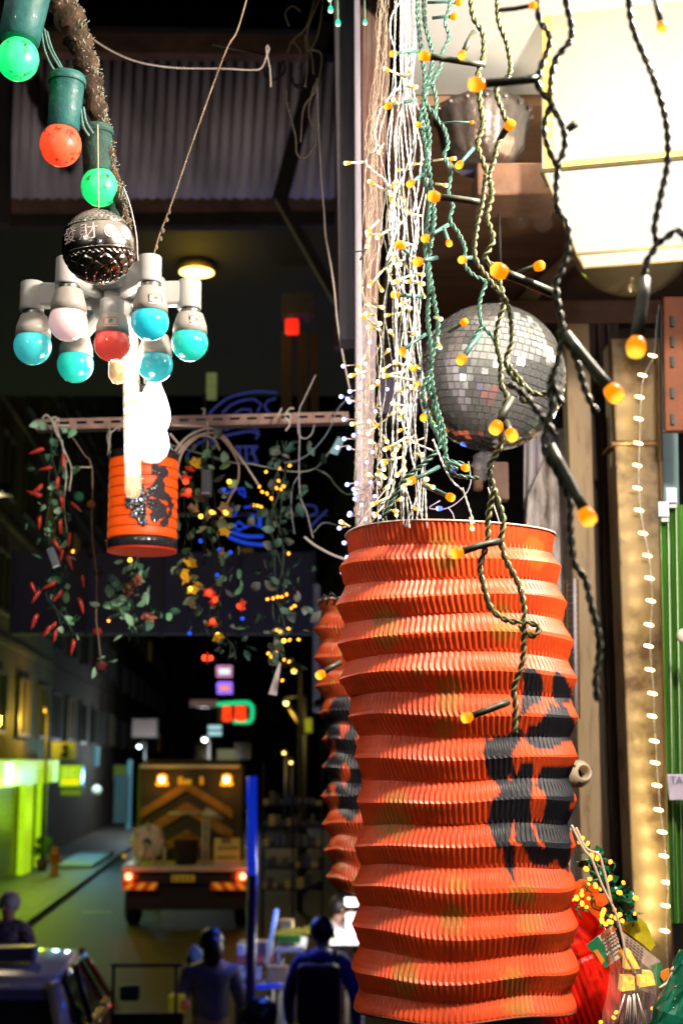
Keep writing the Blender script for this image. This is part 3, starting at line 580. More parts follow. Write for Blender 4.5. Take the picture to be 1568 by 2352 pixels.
# ================================================================ PEOPLE
skin = M('skin', (.42, .24, .16), .5, var=.1, scale=30, sss=.1); hairm = M('black_hair', (.012, .01, .009), .45, var=.3, scale=200, bump=.3)
def skinned(J, E, mat, name, parent, sub=2, root=0):
    me = bpy.data.meshes.new(name); me.from_pydata([j[0] for j in J], E, []); o = bpy.data.objects.new(name, me); col.objects.link(o); o.parent = parent
    md = o.modifiers.new('skin', 'SKIN'); md.use_smooth_shade = True
    if not me.skin_vertices: me.skin_vertices.new()
    for i, j in enumerate(J):
        r = j[1]; me.skin_vertices[0].data[i].radius = r if isinstance(r, tuple) else (r, r); me.skin_vertices[0].data[i].use_root = (i == root)
    s_ = o.modifiers.new('sub', 'SUBSURF'); s_.levels = sub; s_.render_levels = sub
    me.materials.append(mat)
    return o
def person(label, loc, face, top, bottom, height=1.7, hair=None, arms=None, lean=0, extras=None, sleeve=True, topname='shirt'):
    """face: heading angle (0 = away from the camera down the street). arms: list of (elbow, wrist) in body space (x right, y forward, z up)"""
    t = thing('person', label, 'person', loc); S = height / 1.7; rot = Matrix.Rotation(face, 3, 'Z')
    def B(x, y, z):
        if z > 1.0: y = y + lean * (z - 1.0)
        return rot @ (Vector((x, y, z)) * S)
    if arms is None: arms = [((-.27, -.02, 1.13), (-.27, .08, .88)), ((.27, -.02, 1.13), (.27, .08, .88))]
    J = [(B(0, 0, .95), (.15, .11)), (B(0, 0, 1.12), (.135, .10)), (B(0, 0, 1.30), (.155, .11)), (B(0, 0, 1.42), (.10, .085)), (B(0, .01, 1.49), .052), (B(0, .03, 1.56), .07), (B(0, .02, 1.63), .088), (B(0, .01, 1.70), .055)]
    E = [(i, i + 1) for i in range(7)]
    for s, k in ((-1, 0), (1, 1)):
        b = len(J); e, w_ = arms[k]
        J += [(B(s * .18, 0, 1.39), .062), (B(*e), .042), (B(*w_), .028)]; E += [(3, b), (b, b + 1), (b + 1, b + 2)]
        b = len(J); J += [(B(s * .1, 0, .82), .088), (B(s * .11, .02, .48), .058), (B(s * .11, -.01, .09), .038), (B(s * .11, .15, .035), .032)]
        E += [(0, b), (b, b + 1), (b + 1, b + 2), (b + 2, b + 3)]
    body = skinned(J, E, skin, 'body', t)
    # hands
    for s, k in ((-1, 0), (1, 1)):
        e, w_ = Vector(arms[k][0]), Vector(arms[k][1]); d = (w_ - e).normalized(); sd = d.cross(Vector((0, 0, 1))); sd = sd.normalized() if sd.length > .1 else Vector((0, 1, 0)); nn = sd.cross(d)
        W = Vector(w_); J2 = [(B(*W), .024), (B(*(W + d * .05)), (.034, .018))]; E2 = [(0, 1)]
        for f_ in range(4):
            o_ = sd * (.024 * (f_ - 1.5) ) ; ln = (.062, .075, .07, .055)[f_]; bb = len(J2)
            J2 += [(B(*(W + d * .085 + o_)), .010), (B(*(W + d * (.085 + ln * .55) + o_ - nn * .01)), .009), (B(*(W + d * (.085 + ln) + o_ - nn * .028)), .007)]; E2 += [(1, bb), (bb, bb + 1), (bb + 1, bb + 2)]
        bb = len(J2); J2 += [(B(*(W + d * .03 + sd * .035 * s)), .012), (B(*(W + d * .07 + sd * .055 * s)), .009)]; E2 += [(0, bb), (bb, bb + 1)]
        skinned(J2, E2, skin if not (extras and extras.get('glove')) else M('blue_glove', (.3, .35, .8), .4), 'hand', t, 1)
    # clothes
    b = 0; Jc = [(B(0, 0, .93), (.175, .135)), (B(0, 0, 1.12), (.16, .125)), (B(0, 0, 1.30), (.18, .135)), (B(0, 0, 1.43), (.11, .10))]; Ec = [(0, 1), (1, 2), (2, 3)]
    for s, k in ((-1, 0), (1, 1)):
        e, w_ = Vector(arms[k][0]), Vector(arms[k][1]); bb = len(Jc); end = w_ if sleeve else e * .8 + Vector((s * .18, 0, 1.39)) * .2
        Jc += [(B(s * .185, 0, 1.39), .078)]; Ec += [(3, bb)]
        if sleeve: Jc += [(B(*e), .058), (B(*(w_ * .93 + e * .07)), .045)]; Ec += [(bb, bb + 1), (bb + 1, bb + 2)]
        else: Jc += [(B(*end), .062)]; Ec += [(bb, bb + 1)]
    skinned(Jc, Ec, top, topname, t)
    Jt = [(B(0, 0, .97), (.165, .125))]; Et = []
    for s in (-1, 1):
        bb = len(Jt); Jt += [(B(s * .1, 0, .82), .105), (B(s * .11, .02, .48), .075), (B(s * .11, -.01, .1), .058)]; Et += [(0, bb), (bb, bb + 1), (bb + 1, bb + 2)]
    skinned(Jt, Et, bottom, 'trousers', t)
    for s in (-1, 1): skinned([(B(s * .11, -.03, .05), .05), (B(s * .11, .16, .035), .042)], [(0, 1)], BLK, 'shoe', t, 1)
    # hair cap, ears, nose, eyes
    hm_ = hair or hairm; mb = MB(); mb.sphere(B(0, -.005, 1.645), .104 * S, 18, 1.08)
    hb = mb.build('hair', hm_, t, local=True)
    for s in (-1, 1): MB().sphere(B(s * .092, .02, 1.60), .02 * S, 8).build('ear', skin, t, local=True)
    MB().tube([B(0, .10, 1.62), B(0, .135, 1.585), B(0, .11, 1.575)], [.012, .016, .01], 6).build('nose', skin, t, local=True)
    for s in (-1, 1): MB().sphere(B(s * .032, .098, 1.62), .011 * S, 8).build('eye', BLK, t, local=True)
    MB().tube([B(-.025, .097, 1.545), B(0, .106, 1.543), B(.025, .097, 1.545)], .006, 5).build('mouth', M('lips', (.35, .12, .1), .5), t, local=True)
    return t, B
g0 = Q(490, 2200, 12.1)
tp, B = person('person seen from behind in a loose grey top lit blue on the right side', (g0.x - .02, 12.1, 0), R(18), M('grey_cotton', (.15, .145, .19), .85, var=.15, scale=12, bump=.3), M('dark_trousers', (.02, .02, .03), .8), 1.62, topname='loose_top')
MB().sphere(B(0, -.07, 1.56), .085, 14, 1.5).build('long_hair', hairm, tp, local=True)
g0 = Q(740, 2200, 12.0)
tp, B = person('person seen from behind in a blue hooded top and black backpack', (g0.x, 12.0, 0), R(-8), M('blue_hoodie', (.05, .06, .30), .8, var=.2, scale=10, bump=.3), M('black_trousers', (.01, .01, .012), .8), 1.72, topname='hooded_top')
bp_ = MB(); bp_.box(B(0, -.19, 1.17), (.34, .17, .48), R(-8)); bp_.build('backpack', M('black_nylon', (.008, .008, .01), .6, bump=.2), tp, local=True, bevel=.05)
for s in (-1, 1): MB().tube([B(s * .12, -.14, 1.38), B(s * .125, -.03, 1.47), B(s * .125, .1, 1.42), B(s * .15, .13, 1.2)], .022, 6).build('strap', M('black_nylon'), tp, local=True)
MB().sphere(B(0, -.07, 1.45), .10, 12, .6).build('hood', M('blue_hoodie'), tp, local=True)
g0 = Q(745, 2200, 14.6)
tp, B = person('stall keeper in a pale pink top reaching out with a blue glove', (g0.x, 14.6, 0), R(-80), M('pink_cotton', (.62, .50, .56), .8, var=.1, scale=10, bump=.3), M('dark_trousers'), 1.66, arms=[((-.25, .28, 1.2), (-.15, .52, 1.28)), ((.25, .26, 1.15), (.12, .46, 1.12))], lean=.25, extras={'glove': 1}, sleeve=False)
g0 = Q(18, 2200, 14.3)
person('grey haired person in a dull patterned jacket behind the taxi', (g0.x, 14.3, 0), R(165), M('plaid_jacket', (.22, .17, .19), .85, c2=(.06, .05, .08), scale=25, thr=(.45, .55)), M('dark_trousers'), 1.72, hair=M('grey_hair', (.42, .40, .38), .7, var=.3, scale=80, bump=.4), topname='jacket')

# ================================================================ MARKET STALLS between the people
stl = M('stall_table', (.55, .56, .58), .4, .2, var=.15, scale=6)
def stall(label, x0, x1, y, Y, dep=.8, mat=None):
    t = thing('market_stall', label, 'stall', Vector((Q(x0, y, Y).x, Y, 0))); z = Q(x0, y, Y).z; xa, xb = Q(x0, y, Y).x, Q(x1, y, Y).x
    MB().hexa([Vector((xa, Y, z - .04)), Vector((xb, Y, z - .04)), Vector((xb, Y + dep, z - .04)), Vector((xa, Y + dep, z - .04)), Vector((xa, Y, z)), Vector((xb, Y, z)), Vector((xb, Y + dep, z)), Vector((xa, Y + dep, z))]).build('tabletop', mat or stl, t, smooth=False)
    for xx in (xa + .03, xb - .03):
        for yy in (Y + .03, Y + dep - .03): MB().tube([Vector((xx, yy, 0)), Vector((xx, yy, z - .04))], .018, 6).build('leg', stl, t)
    return z
z1 = stall('steel topped stall left of the backpacker holding bananas', 632, 700, 2176, 13.2)
z2 = stall('brightly lit white stall at the vendor', 742, 840, 2160, 13.8, mat=M('white_stall_top', (.8, .78, .74), .4))
z3 = stall('stall with a red cloth edge and brown cartons', 545, 625, 2200, 13.0, mat=M('red_cloth', (.65, .14, .12), .7))
z4 = stall('low stall behind the blue pole with cartons', 540, 660, 2262, 12.8)
card = M('cardboard', (.45, .33, .18), .8, var=.15, scale=8)
def crate(x0, x1, y0, y1, Y, label, mat=card, name='carton', cat='box', dep=.25, grp=None):
    t = thing(name, label, cat, Q((x0 + x1) / 2, y1, Y), grp)
    MB().pbox(x0, y0, x1, y1, Y, dep).build('box', mat, t, smooth=False, bevel=.008)
    lid = MB(); lid.pbox(x0 - 1, y0 - 1.5, x1 + 1, y0, Y - .01, dep * .48); lid.build('flap', mat, t, smooth=False)
crate(549, 606, 2165, 2198, 13.2, 'large brown carton left of the blue pole on the red cloth'); crate(610, 626, 2165, 2196, 13.1, 'white box right of the blue pole', M('white_card', (.75, .75, .76), .6))
crate(545, 562, 2172, 2196, 13.05, 'small white box in front of the brown carton', M('white_card'))
crate(546, 600, 2225, 2250, 12.9, 'white polystyrene box on the low stall', M('white_card')); crate(612, 660, 2222, 2258, 12.9, 'brown carton with a red mark on the low stall')
crate(636, 690, 2152, 2166, 13.3, 'green crate of bananas on the steel topped stall', M('green_crate', (.05, .22, .04), .5), 'crate', 'crate')
crate(795, 826, 2105, 2150, 13.9, 'white lit polystyrene box beside the vendor', M('white_card'), dep=.4); crate(770, 815, 2238, 2262, 12.7, 'pale carton right of the backpacker')
crate(642, 672, 2116, 2150, 13.6, 'tilted brown carton lid propped behind the bananas')
for k, (x, y) in enumerate(((645, 2147), (655, 2144), (668, 2146), (678, 2143), (690, 2147), (700, 2144), (708, 2139))):
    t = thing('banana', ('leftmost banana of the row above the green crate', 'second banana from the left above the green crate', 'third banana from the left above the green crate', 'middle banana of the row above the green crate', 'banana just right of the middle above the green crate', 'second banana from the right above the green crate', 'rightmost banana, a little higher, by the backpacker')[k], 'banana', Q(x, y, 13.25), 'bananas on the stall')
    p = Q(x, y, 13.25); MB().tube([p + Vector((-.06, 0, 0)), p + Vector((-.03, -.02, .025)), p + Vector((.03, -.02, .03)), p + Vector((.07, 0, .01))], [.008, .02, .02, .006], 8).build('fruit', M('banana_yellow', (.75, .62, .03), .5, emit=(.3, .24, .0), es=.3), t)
for k, (x, y, m_) in enumerate(((765, 2152, 'veg_green'), (778, 2148, 'veg_white'), (800, 2154, 'veg_green'), (812, 2150, 'veg_white'), (790, 2156, 'veg_green'))):
    tag(MB().sphere(Q(x, y, 13.9), .06, 12, .8).build('vegetable', M(m_, (.12, .2, .1) if 'green' in m_ else (.7, .7, .65), .5)), ('green vegetable at the left end of the vendor stall', 'pale vegetable next to the left green one on the vendor stall', 'green vegetable right of the middle on the vendor stall', 'pale vegetable at the right end of the vendor stall', 'green vegetable in the middle of the vendor stall')[k], 'vegetable', 'produce on the vendor stall' if 'green' in m_ else 'pale produce on the vendor stall')
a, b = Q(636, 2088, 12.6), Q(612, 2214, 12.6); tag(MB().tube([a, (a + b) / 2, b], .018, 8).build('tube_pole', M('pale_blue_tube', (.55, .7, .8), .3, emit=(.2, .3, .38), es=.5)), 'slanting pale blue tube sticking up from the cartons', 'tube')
t = thing('stall_lamp', 'bare white work light over the vendor stall', 'lamp', Q(812, 2062, 14.0)); MB().pbox(792, 2062, 826, 2078, 14.2, .2).build('housing', WPLAST, t, smooth=False); MB().pbox(794, 2078, 824, 2081, 14.15, .2).build('tube', M('work_light', emit=(1, .97, .93), es=4), t, smooth=False)
lamp('glow', Q(790, 2085, 13.7), 50, (1, .95, .9), .1, t); lamp('glow', Q(830, 2100, 12.4), 10, (1, .95, .9), .1, t)
# black barrier frame, yellow bag, red cloth, bin bag
t = thing('barrier', 'black square framed barrier standing right of the taxi', 'barrier', Vector((Q(332, 2330, 11.2).x, 11.2, 0)))
for x0, y0, x1, y1 in ((255, 2213, 420, 2221), (255, 2327, 420, 2360)): MB().pbox(x0, y0, x1, y1, 11.2, .04).build('rail', BLK, t, smooth=False)
for x0 in (255, 400): MB().pbox(x0, 2213, x0 + 7, 2420, 11.21, .04).build('post', BLK, t, smooth=False)
def bag(x, y, r, Y, mat, label, sq=1.1, cat='bag'):
    c = Q(x, y, Y); o = MB().sphere(c, px(Y, r), 24, sq)
    for i, v in enumerate(o.v):
        d = v - c; o.v[i] = c + d * (1 + .16 * math.sin(d.x * 40 + d.z * 31) * math.cos(d.y * 37 + d.z * 9))
    return tag(o.build('bag', mat), label, cat)
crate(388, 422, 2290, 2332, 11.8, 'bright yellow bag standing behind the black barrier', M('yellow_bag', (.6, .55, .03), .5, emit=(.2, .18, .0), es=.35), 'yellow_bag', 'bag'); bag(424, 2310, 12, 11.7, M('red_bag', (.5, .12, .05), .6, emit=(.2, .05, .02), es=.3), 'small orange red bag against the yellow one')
bag(596, 2330, 40, 11.6, M('bin_liner', (.02, .02, .03), .3), 'black bin liner at the foot of the blue pole', .9)
bag(450, 2195, 20, 13, M('pale_green_bag', (.2, .28, .25), .7), 'crumpled grey green bag carried left of the grey topped person'); bag(434, 2245, 11, 12.6, M('lilac_bag', (.25, .2, .35), .7), 'small lilac bag below the grey green one')
tag(MB().tube([Q(548, 2272, 12.3), Q(648, 2262, 12.3)], .02, 6).build('rail', BP), 'thin dark blue rail crossing behind the blue pole', 'rail')
t = thing('stool', 'pale wooden stool right of the backpacker', 'stool', Vector((Q(790, 2270, 12.6).x, 12.6, 0)))
MB().pbox(773, 2258, 803, 2266, 12.5, .3).build('seat', M('pale_wood', (.55, .42, .2), .6), t, smooth=False)
for x in (776, 797):
    for dy in (.02, .26): MB().tube([Vector((Q(x, 2264, 12.5).x, 12.5 + dy, 0)), Q(x, 2264, 12.5 + dy)], .02, 6).build('leg', M('pale_wood'), t)
# hanging lit pale blue board between garlands and lantern
t = thing('hanging_board', 'narrow pale blue board hanging left of the orange paper lanterns', 'board', Q(727, 1620, 3.6))
MB().pbox(715, 1338, 736, 1640, 3.6, .02).build('board', M('pale_blue_board', (.26, .31, .50), .5, var=.15, scale=6), t, smooth=False, bevel=.01)
MB().lathe([(px(3.6, 7), 0), (px(3.6, 7), .02), (px(3.6, 3), .02), (px(3.6, 3), 0)], 16, Q(731, 1612, 3.58), qz((0, 1, 0))).build('eyelet', BLK, t)
# foliage shapes / dim warehouse glow behind stalls at right
t = thing('shelving', 'dim shelves of mixed goods behind the stalls at right', 'shelving', Vector((Q(690, 2000, 18).x, 18, 0)))
for k in range(5): MB().pbox(600, 1850 + k * 48, 740, 1853 + k * 48, 18, .5).build('shelf', DARKWOOD, t, smooth=False)
for x in (600, 670, 738): MB().pbox(x, 1750, x + 3, 2160, 18, .5).build('upright', DARKWOOD, t, smooth=False)
gcol = [M('goods_olive', (.14, .13, .03), .6), M('goods_brown', (.12, .07, .03), .6), M('goods_yellow', (.3, .2, .04), .6, emit=(.08, .05, .01), es=.5), M('goods_grey', (.1, .1, .1), .6)]
for k in range(5):
    x = 604
    while x < 732:
        wd = rnd.uniform(8, 18); hgt = rnd.uniform(10, 34)
        MB().pbox(x, 1850 + k * 48 - hgt, x + wd - 2, 1849.6 + k * 48, 18.1, .25).build('goods', rnd.choice(gcol), t, smooth=False, bevel=.01); x += wd
# ================================================================ THE SHOP FRONT AT RIGHT: ceiling, posts, walls
t = thing('shop_ceiling', 'white boarded ceiling turning to brown plywood over the shop front', 'ceiling', (.6, 1.9, 4.1))
CW = M('ceiling_white', (.82, .83, .82), .6, var=.08, scale=2); PLY = M('ceiling_plywood', (.42, .235, .15), .55, var=.25, scale=3, bump=.25, stretch=(1, 6, 1))
for i, (ya, yb) in enumerate(((-2.6, -1.75), (-1.74, -.91), (-.9, -.25), (-.24, .4), (.41, 1.05), (1.06, 1.7))): MB().slab([Vector((-2.4, ya, 4.1)), Vector((1.9, ya, 4.1)), Vector((1.9, yb, 4.1)), Vector((-2.4, yb, 4.1))], (0, 0, .02)).build('ceiling_board', CW, t, smooth=False)
MB().slab([Vector((.075, 1.71, 4.1)), Vector((1.9, 1.71, 4.1)), Vector((1.9, 2.22, 4.1)), Vector((.105, 2.22, 4.1))], (0, 0, .02)).build('ceiling_board', CW, t, smooth=False)
MB().slab([Vector((.085, 2.23, 4.085)), Vector((1.9, 2.23, 4.085)), Vector((1.9, 2.98, 4.085)), Vector((.10, 2.98, 4.085))], (0, 0, .02)).build('plywood_panel', PLY, t, smooth=False)
MB().slab([Vector((.10, 2.99, 4.09)), Vector((1.9, 2.99, 4.09)), Vector((1.9, 3.9, 4.09)), Vector((.115, 3.9, 4.09))], (0, 0, .02)).build('plywood_panel', PLY, t, smooth=False)
MB().tube([Vector((.28, 3.85, 4.06)), Vector((.62, 2.3, 4.06))], .022, 4).build('batten', M('pale_batten', (.5, .33, .2), .7), t, smooth=False)
# far wall of the arcade behind the disco ball, brown beam
def block(x0, y0, x1, y1, Y, dep, name, mat, label, cat, bev=.004, **k): return tag(MB().pbox(x0, y0, x1, y1, Y, dep).build(name, mat, smooth=False, bevel=bev), label, cat)
t = thing('lintel', 'dark brown wooden lintel below the plywood ceiling', 'lintel', Q(1350, 800, 3.1))
MB().pbox(1150, 690, 1800, 742, 3.1, .12).build('beam', M('brown_lintel', (.16, .085, .05), .75, var=.4, scale=6, bump=.4, stretch=(1, 6, 6)), t, smooth=False)
MB().pbox(1290, 742, 1800, 792, 3.14, .12).build('lower_beam', DARKWOOD, t, smooth=False)
# painted metal door post (x 770..870)
stripes = M('streaked_paint', (.18, .125, .105), .5, .1, c2=(.09, .02, .015), scale=9, thr=(.38, .58), stretch=(40, 1, 1.2), bump=.2)
lav = M('lavender_paint', (.30, .27, .33), .4, var=.25, scale=5, stretch=(20, 1, 1))
t = thing('door_post', 'tall streaked brown post with a pale lavender strip behind the clear lights', 'post', Q(840, 1250, 2.0))
def leanpost(x0t, x1t, x0b, x1b, yt, yb, Y, dep, name, mat, par=None):
    a, b, c, d = Q(x0b, yb, Y), Q(x1b, yb, Y), Q(x1t, yt, Y), Q(x0t, yt, Y); D = Vector((0, dep, 0))
    return MB().hexa([a, b, c, d, a + D, b + D, c + D, d + D]).build(name, mat, par, smooth=False, bevel=.003)
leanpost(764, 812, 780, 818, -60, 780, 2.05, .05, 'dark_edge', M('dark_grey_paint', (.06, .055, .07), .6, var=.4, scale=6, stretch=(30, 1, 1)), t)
leanpost(812, 826, 818, 836, -60, 1330, 2.0, .08, 'pale_strip', lav, t)
leanpost(826, 905, 836, 868, -60, 700, 2.03, .06, 'streaked_board', stripes, t)
leanpost(826, 866, 820, 850, 700, 1330, 2.04, .06, 'lower_board', M('mauve_board', (.20, .16, .20), .6, var=.4, scale=7, stretch=(20, 1, 1)), t)
# right hand wall pieces
bark = M('weathered_wood', (.80, .74, .74), .8, c2=(.14, .11, .10), scale=9, thr=(.36, .60), bump=.8, stretch=(5, 5, 1))
t = thing('weathered_board', 'rough weathered grey brown board behind the large orange lantern', 'board', Q(1270, 2000, 2.9))
MB().slab([Q(x, y, 2.9) for x, y in ((1330, 2110), (1328, 1500), (1310, 1180), (1295, 1080), (1255, 1040), (1212, 1140), (1205, 1250), (1180, 2110))][::-1], (0, .05, 0)).build('board', bark, t, smooth=False)
t = thing('curtain', 'pale lavender grey cloth hanging under the disco ball', 'curtain', Q(1250, 1200, 3.1))
mb = MB(); n = 40
for i in range(n + 1):
    u = i / n; x = 1215 + 95 * u
    for y, k in ((985, 0), (1060, 1), (1140, 2), (1200 - 80 * abs(u - .4), 3)): mb.v.append(Q(x - (1 - k / 3) * 12 + 14 * (1 - u) * k / 3 * -1, y, 3.1 + .02 * math.sin(u * 26 + k * .4)))
for i in range(n):
    for k in range(3): a = i * 4 + k; mb.f.append((a, a + 4, a + 5, a + 1))
o = mb.build('cloth', M('lavender_cloth', (.85, .80, .92), .8, var=.15, scale=8), t); s_ = o.modifiers.new('t', 'SOLIDIFY'); s_.thickness = .003
leanpost(1296, 1352, 1345, 1393, 742, 2330, 2.75, .06, 'cream_board', M('cream_board_paint', (.36, .26, .155), .6, c2=(.16, .09, .04), scale=9, thr=(.25, .5), stretch=(8, 8, 1), bump=.3), None)
tag(bpy.data.objects['cream_board'], 'narrow cream board between the weathered wood and the dark doorway', 'board')
leanpost(1338, 1420, 1385, 1462, 742, 2360, 2.95, .1, 'door_jamb', M('dark_jamb', (.045, .03, .022), .7, var=.5, scale=8, stretch=(20, 20, 1), bump=.3), None)
tag(bpy.data.objects['door_jamb'], 'dark brown grooved door jamb left of the lit cream column', 'door jamb')
for k, x in enumerate((1350, 1372, 1394)):
    o = leanpost(x, x + 4, x + 44, x + 48, 742, 2360, 2.93, .03, 'groove_rib', M('rib_brown', (.09, .055, .035), .6, var=.4, scale=10), bpy.data.objects['door_jamb'])
creamc = M('cream_column_paint', (.22, .155, .08), .55, c2=(.07, .035, .015), scale=11, thr=(.36, .50), bump=.4)
t = thing('column', 'cream painted column streaked with rust behind the string of white lights', 'column', Q(1450, 2340, 2.7))
leanpost(1402, 1510, 1413, 1516, 776, 1015, 2.68, .09, 'upper_block', creamc, t); leanpost(1411, 1510, 1463, 1552, 1021, 2330, 2.68, .09, 'shaft', creamc, t)
leanpost(1402, 1518, 1402, 1519, 1014, 1022, 2.67, .1, 'joint_band', M('rust_band', (.25, .15, .07), .7), t)
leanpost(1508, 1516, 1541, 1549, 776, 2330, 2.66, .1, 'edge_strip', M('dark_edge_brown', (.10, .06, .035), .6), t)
tag(leanpost(1516, 1551, 1520, 1560, 700, 1180, 2.8, .05, 'teal_panel', M('teal_panel_paint', (.22, .36, .38), .5, var=.15, scale=4)), 'pale teal panel at the right edge above the green strips', 'panel')
t = thing('slotted_rail', 'rust brown slotted steel rail at the right edge', 'rail', Q(1545, 990, 2.5)); 
leanpost(1522, 1578, 1527, 1584, 680, 990, 2.5, .02, 'rail', M('rust_rail', (.22, .07, .03), .6, .2, var=.3, scale=20), t)
for y in (725, 772, 818, 890, 950): MB().pbox(1540, y, 1547, y + 24, 2.492, .01).build('slot', M('slot_dark', (.02, .05, .05), .5), t, smooth=False)
# dark room behind everything at right
t = thing('back_wall', 'dark back wall of the arcade glimpsed beneath the disco ball', 'wall', (1.4, 4.1, 3))
MB().box((1.6, 4.1, 2.5), (2.9, .08, 3.2)).build('wall', M('night_wall', (.02, .018, .02), .9), t, smooth=False)
# green plastic strips with price tags
for k, (xa, xb, ya, lb) in enumerate(((1514, 1534, 1180, 'left green plastic strip with a price tag at the right edge'), (1532, 1552, 1148, 'middle green plastic strip with a price tag at the right edge'), (1550, 1590, 1160, 'outermost green plastic strip at the right edge'))):
    t = thing('plastic_strip', lb, 'plastic strip', Q(xa, 2200, 2.3), 'green plastic strips')
    n = 8; mb = MB()
    for (y, sh) in ((ya, 0), (2120, 24)):
        for i in range(n + 1): mb.v.append(Q(xa + sh + (xb - xa) * i / n, y, 2.3 + .004 * (i % 2) + .02 * k))
    for i in range(n): mb.f.append((i, i + 1, n + 2 + i, n + 1 + i))
    o = mb.build('strip', M('green_plastic', (.07, .22, .03), .3, var=.3, scale=4, coat=.5, stretch=(10, 10, 1)), t, smooth=False); s_ = o.modifiers.new('t', 'SOLIDIFY'); s_.thickness = .002
    if k < 2:
        cx = (xa + xb) / 2; MB().pbox(xa - 3, ya - 28, xb + 1, ya + 6, 2.28 + .02 * k, .003).build('tag', M('tag_blue', (.45, .6, .75), .5), t, smooth=False)
        MB().pbox(xa + 4, ya + 8, xb + 1, ya + 18, 2.285 + .02 * k, .003).build('price_label', M('tag_white', (.6, .55, .55), .5), t, smooth=False)
        flat_text('T', px(2.3, 20), lambda a, b: Q(cx, ya - 12, 2.276 + .02 * k) + Vector((a, 0, b)), 'lettering', M('tag_print', (.85, .88, .9), .5), t)
        MB().tube([Q(xb - 1, ya, 2.29 + .02 * k), Q(xb + 14, 2120, 2.29 + .02 * k)], .0009, 5).build('seam', M('pale_seam', (.5, .6, .45), .4), t)
c = Q(1572, 1460, 2.2); tag(MB().lathe([(1e-6, 0), (px(2.2, 14), 0), (px(2.2, 18), .006), (px(2.2, 14), .012), (1e-6, .012)], 24, c, qz((0, 1, 0))).build('plastic_disc', M('pale_cap', (.5, .5, .42), .4)), 'round pale disc on the green strips at the right edge', 'cap')
# white tag at lower right of green strips
t = thing('price_tag', 'grey lilac printed tag on the green strips at right', 'tag', Q(1548, 1810, 2.25)); leanpost(1530, 1590, 1536, 1596, 1778, 1838, 2.25, .003, 'card', M('lilac_card', (.42, .38, .50), .6), t)
flat_text('TA', px(2.25, 22), lambda a, b: Q(1552, 1792, 2.246) + Vector((a, 0, b)), 'lettering', M('lilac_print', (.12, .1, .2), .5), t)

# wire mesh panel behind lantern right side
t = thing('wire_mesh', 'rusty welded wire mesh between the lantern and the cream board', 'mesh', Q(1315, 1600, 2.6))
for k in range(22): MB().tube([Q(1288, 1340 + k * 14, 2.6), Q(1326, 1346 + k * 14, 2.6)], .0011, 5).build('cross_wire', M('rusty_wire', (.12, .07, .04), .6, .3), t)
for x in (1292, 1300, 1318, 1326): MB().tube([Q(x, 1330, 2.595), Q(x + 4, 1650, 2.595)], .0016 if x != 1318 else .003, 5).build('long_wire', M('rusty_wire') if x != 1318 else M('lilac_wire', (.5, .47, .6), .5), t)
# round porcelain bulb holder
t = thing('bulb_holder', 'empty cream porcelain bulb holder beside the lantern', 'bulb holder', Q(1328, 1778, 2.3))
c = Q(1326, 1777, 2.3); q_ = qz((.25, -1, .1))
MB().lathe([(px(2.3, 13), -.008), (px(2.3, 14), .02), (px(2.3, 15), .026), (px(2.3, 18), .026), (px(2.3, 26), .012), (px(2.3, 30), .006), (px(2.3, 31), 0), (px(2.3, 31), -.01)], 32, c, q_).build('ring', M('porcelain', (.55, .46, .33), .45, c2=(.2, .14, .08), scale=30, thr=(.25, .45)), t)
MB().lathe([(1e-6, -.012), (px(2.3, 13.5), -.012)], 24, c + q_ @ Vector((0, 0, .006)), q_).build('socket_hole', BLK, t)
for an in (.6, 2.7, 4.6): MB().sphere(c + q_ @ Vector((px(2.3, 22) * math.cos(an), px(2.3, 22) * math.sin(an), .018)), .003, 8).build('screw', BLK, t)

# ================================================================ LAMPS OF THE SHOP AND ADDED UNSEEN BULBS
def added_pendant(x, y, z, power, colr, label):
    t = thing('bulb_lamp', label, 'lamp', (x, y, z))
    MB().tube([Vector((x, y, 4.1)), Vector((x, y, z + .09))], .003, 6).build('cord', BLK, t)
    MB().lathe([(.018, .05), (.02, .09), (.012, .1), (1e-6, .1)], 16, (x, y, z)).build('socket', BLK, t)
    MB().lathe([(1e-6, -.04), (.02, -.034), (.032, -.015), (.03, .01), (.016, .05)], 20, (x, y, z)).build('bulb', M('bulb_' + str(colr[2]), emit=colr, es=14), t)
    lamp('glow', (x, y, z - .06), power, colr, .035, t); return t
added_pendant(.44, 1.12, 3.84, 98, (1, .86, .68), 'added bare warm bulb hanging from the white ceiling above the viewer at right')  # assumed unseen bulb, added to light the orange lantern from above
added_pendant(.20, -.42, 3.55, 2.5, (.95, .94, 1), 'added cool fill bulb hanging from the white ceiling behind the viewer')  # added unseen bulb, front fill for the socket cluster
added_pendant(-.75, .55, 3.80, 7, (1, .93, .80), 'added white fill bulb hanging from the white ceiling above the viewer at left')  # added unseen bulb that lights the socket cluster
added_pendant(-1.0, -1.1, 3.72, 3, (1, .95, .86), 'added white fill bulb hanging from the white ceiling far behind the viewer at left')  # added unseen bulb, brightens the ceiling the disco ball mirrors
added_pendant(.86, 1.36, 3.86, 15, (1, .90, .94), 'added pinkish white fill bulb hanging from the white ceiling right of the view')  # added unseen bulb, lights the ceiling near the disco ball
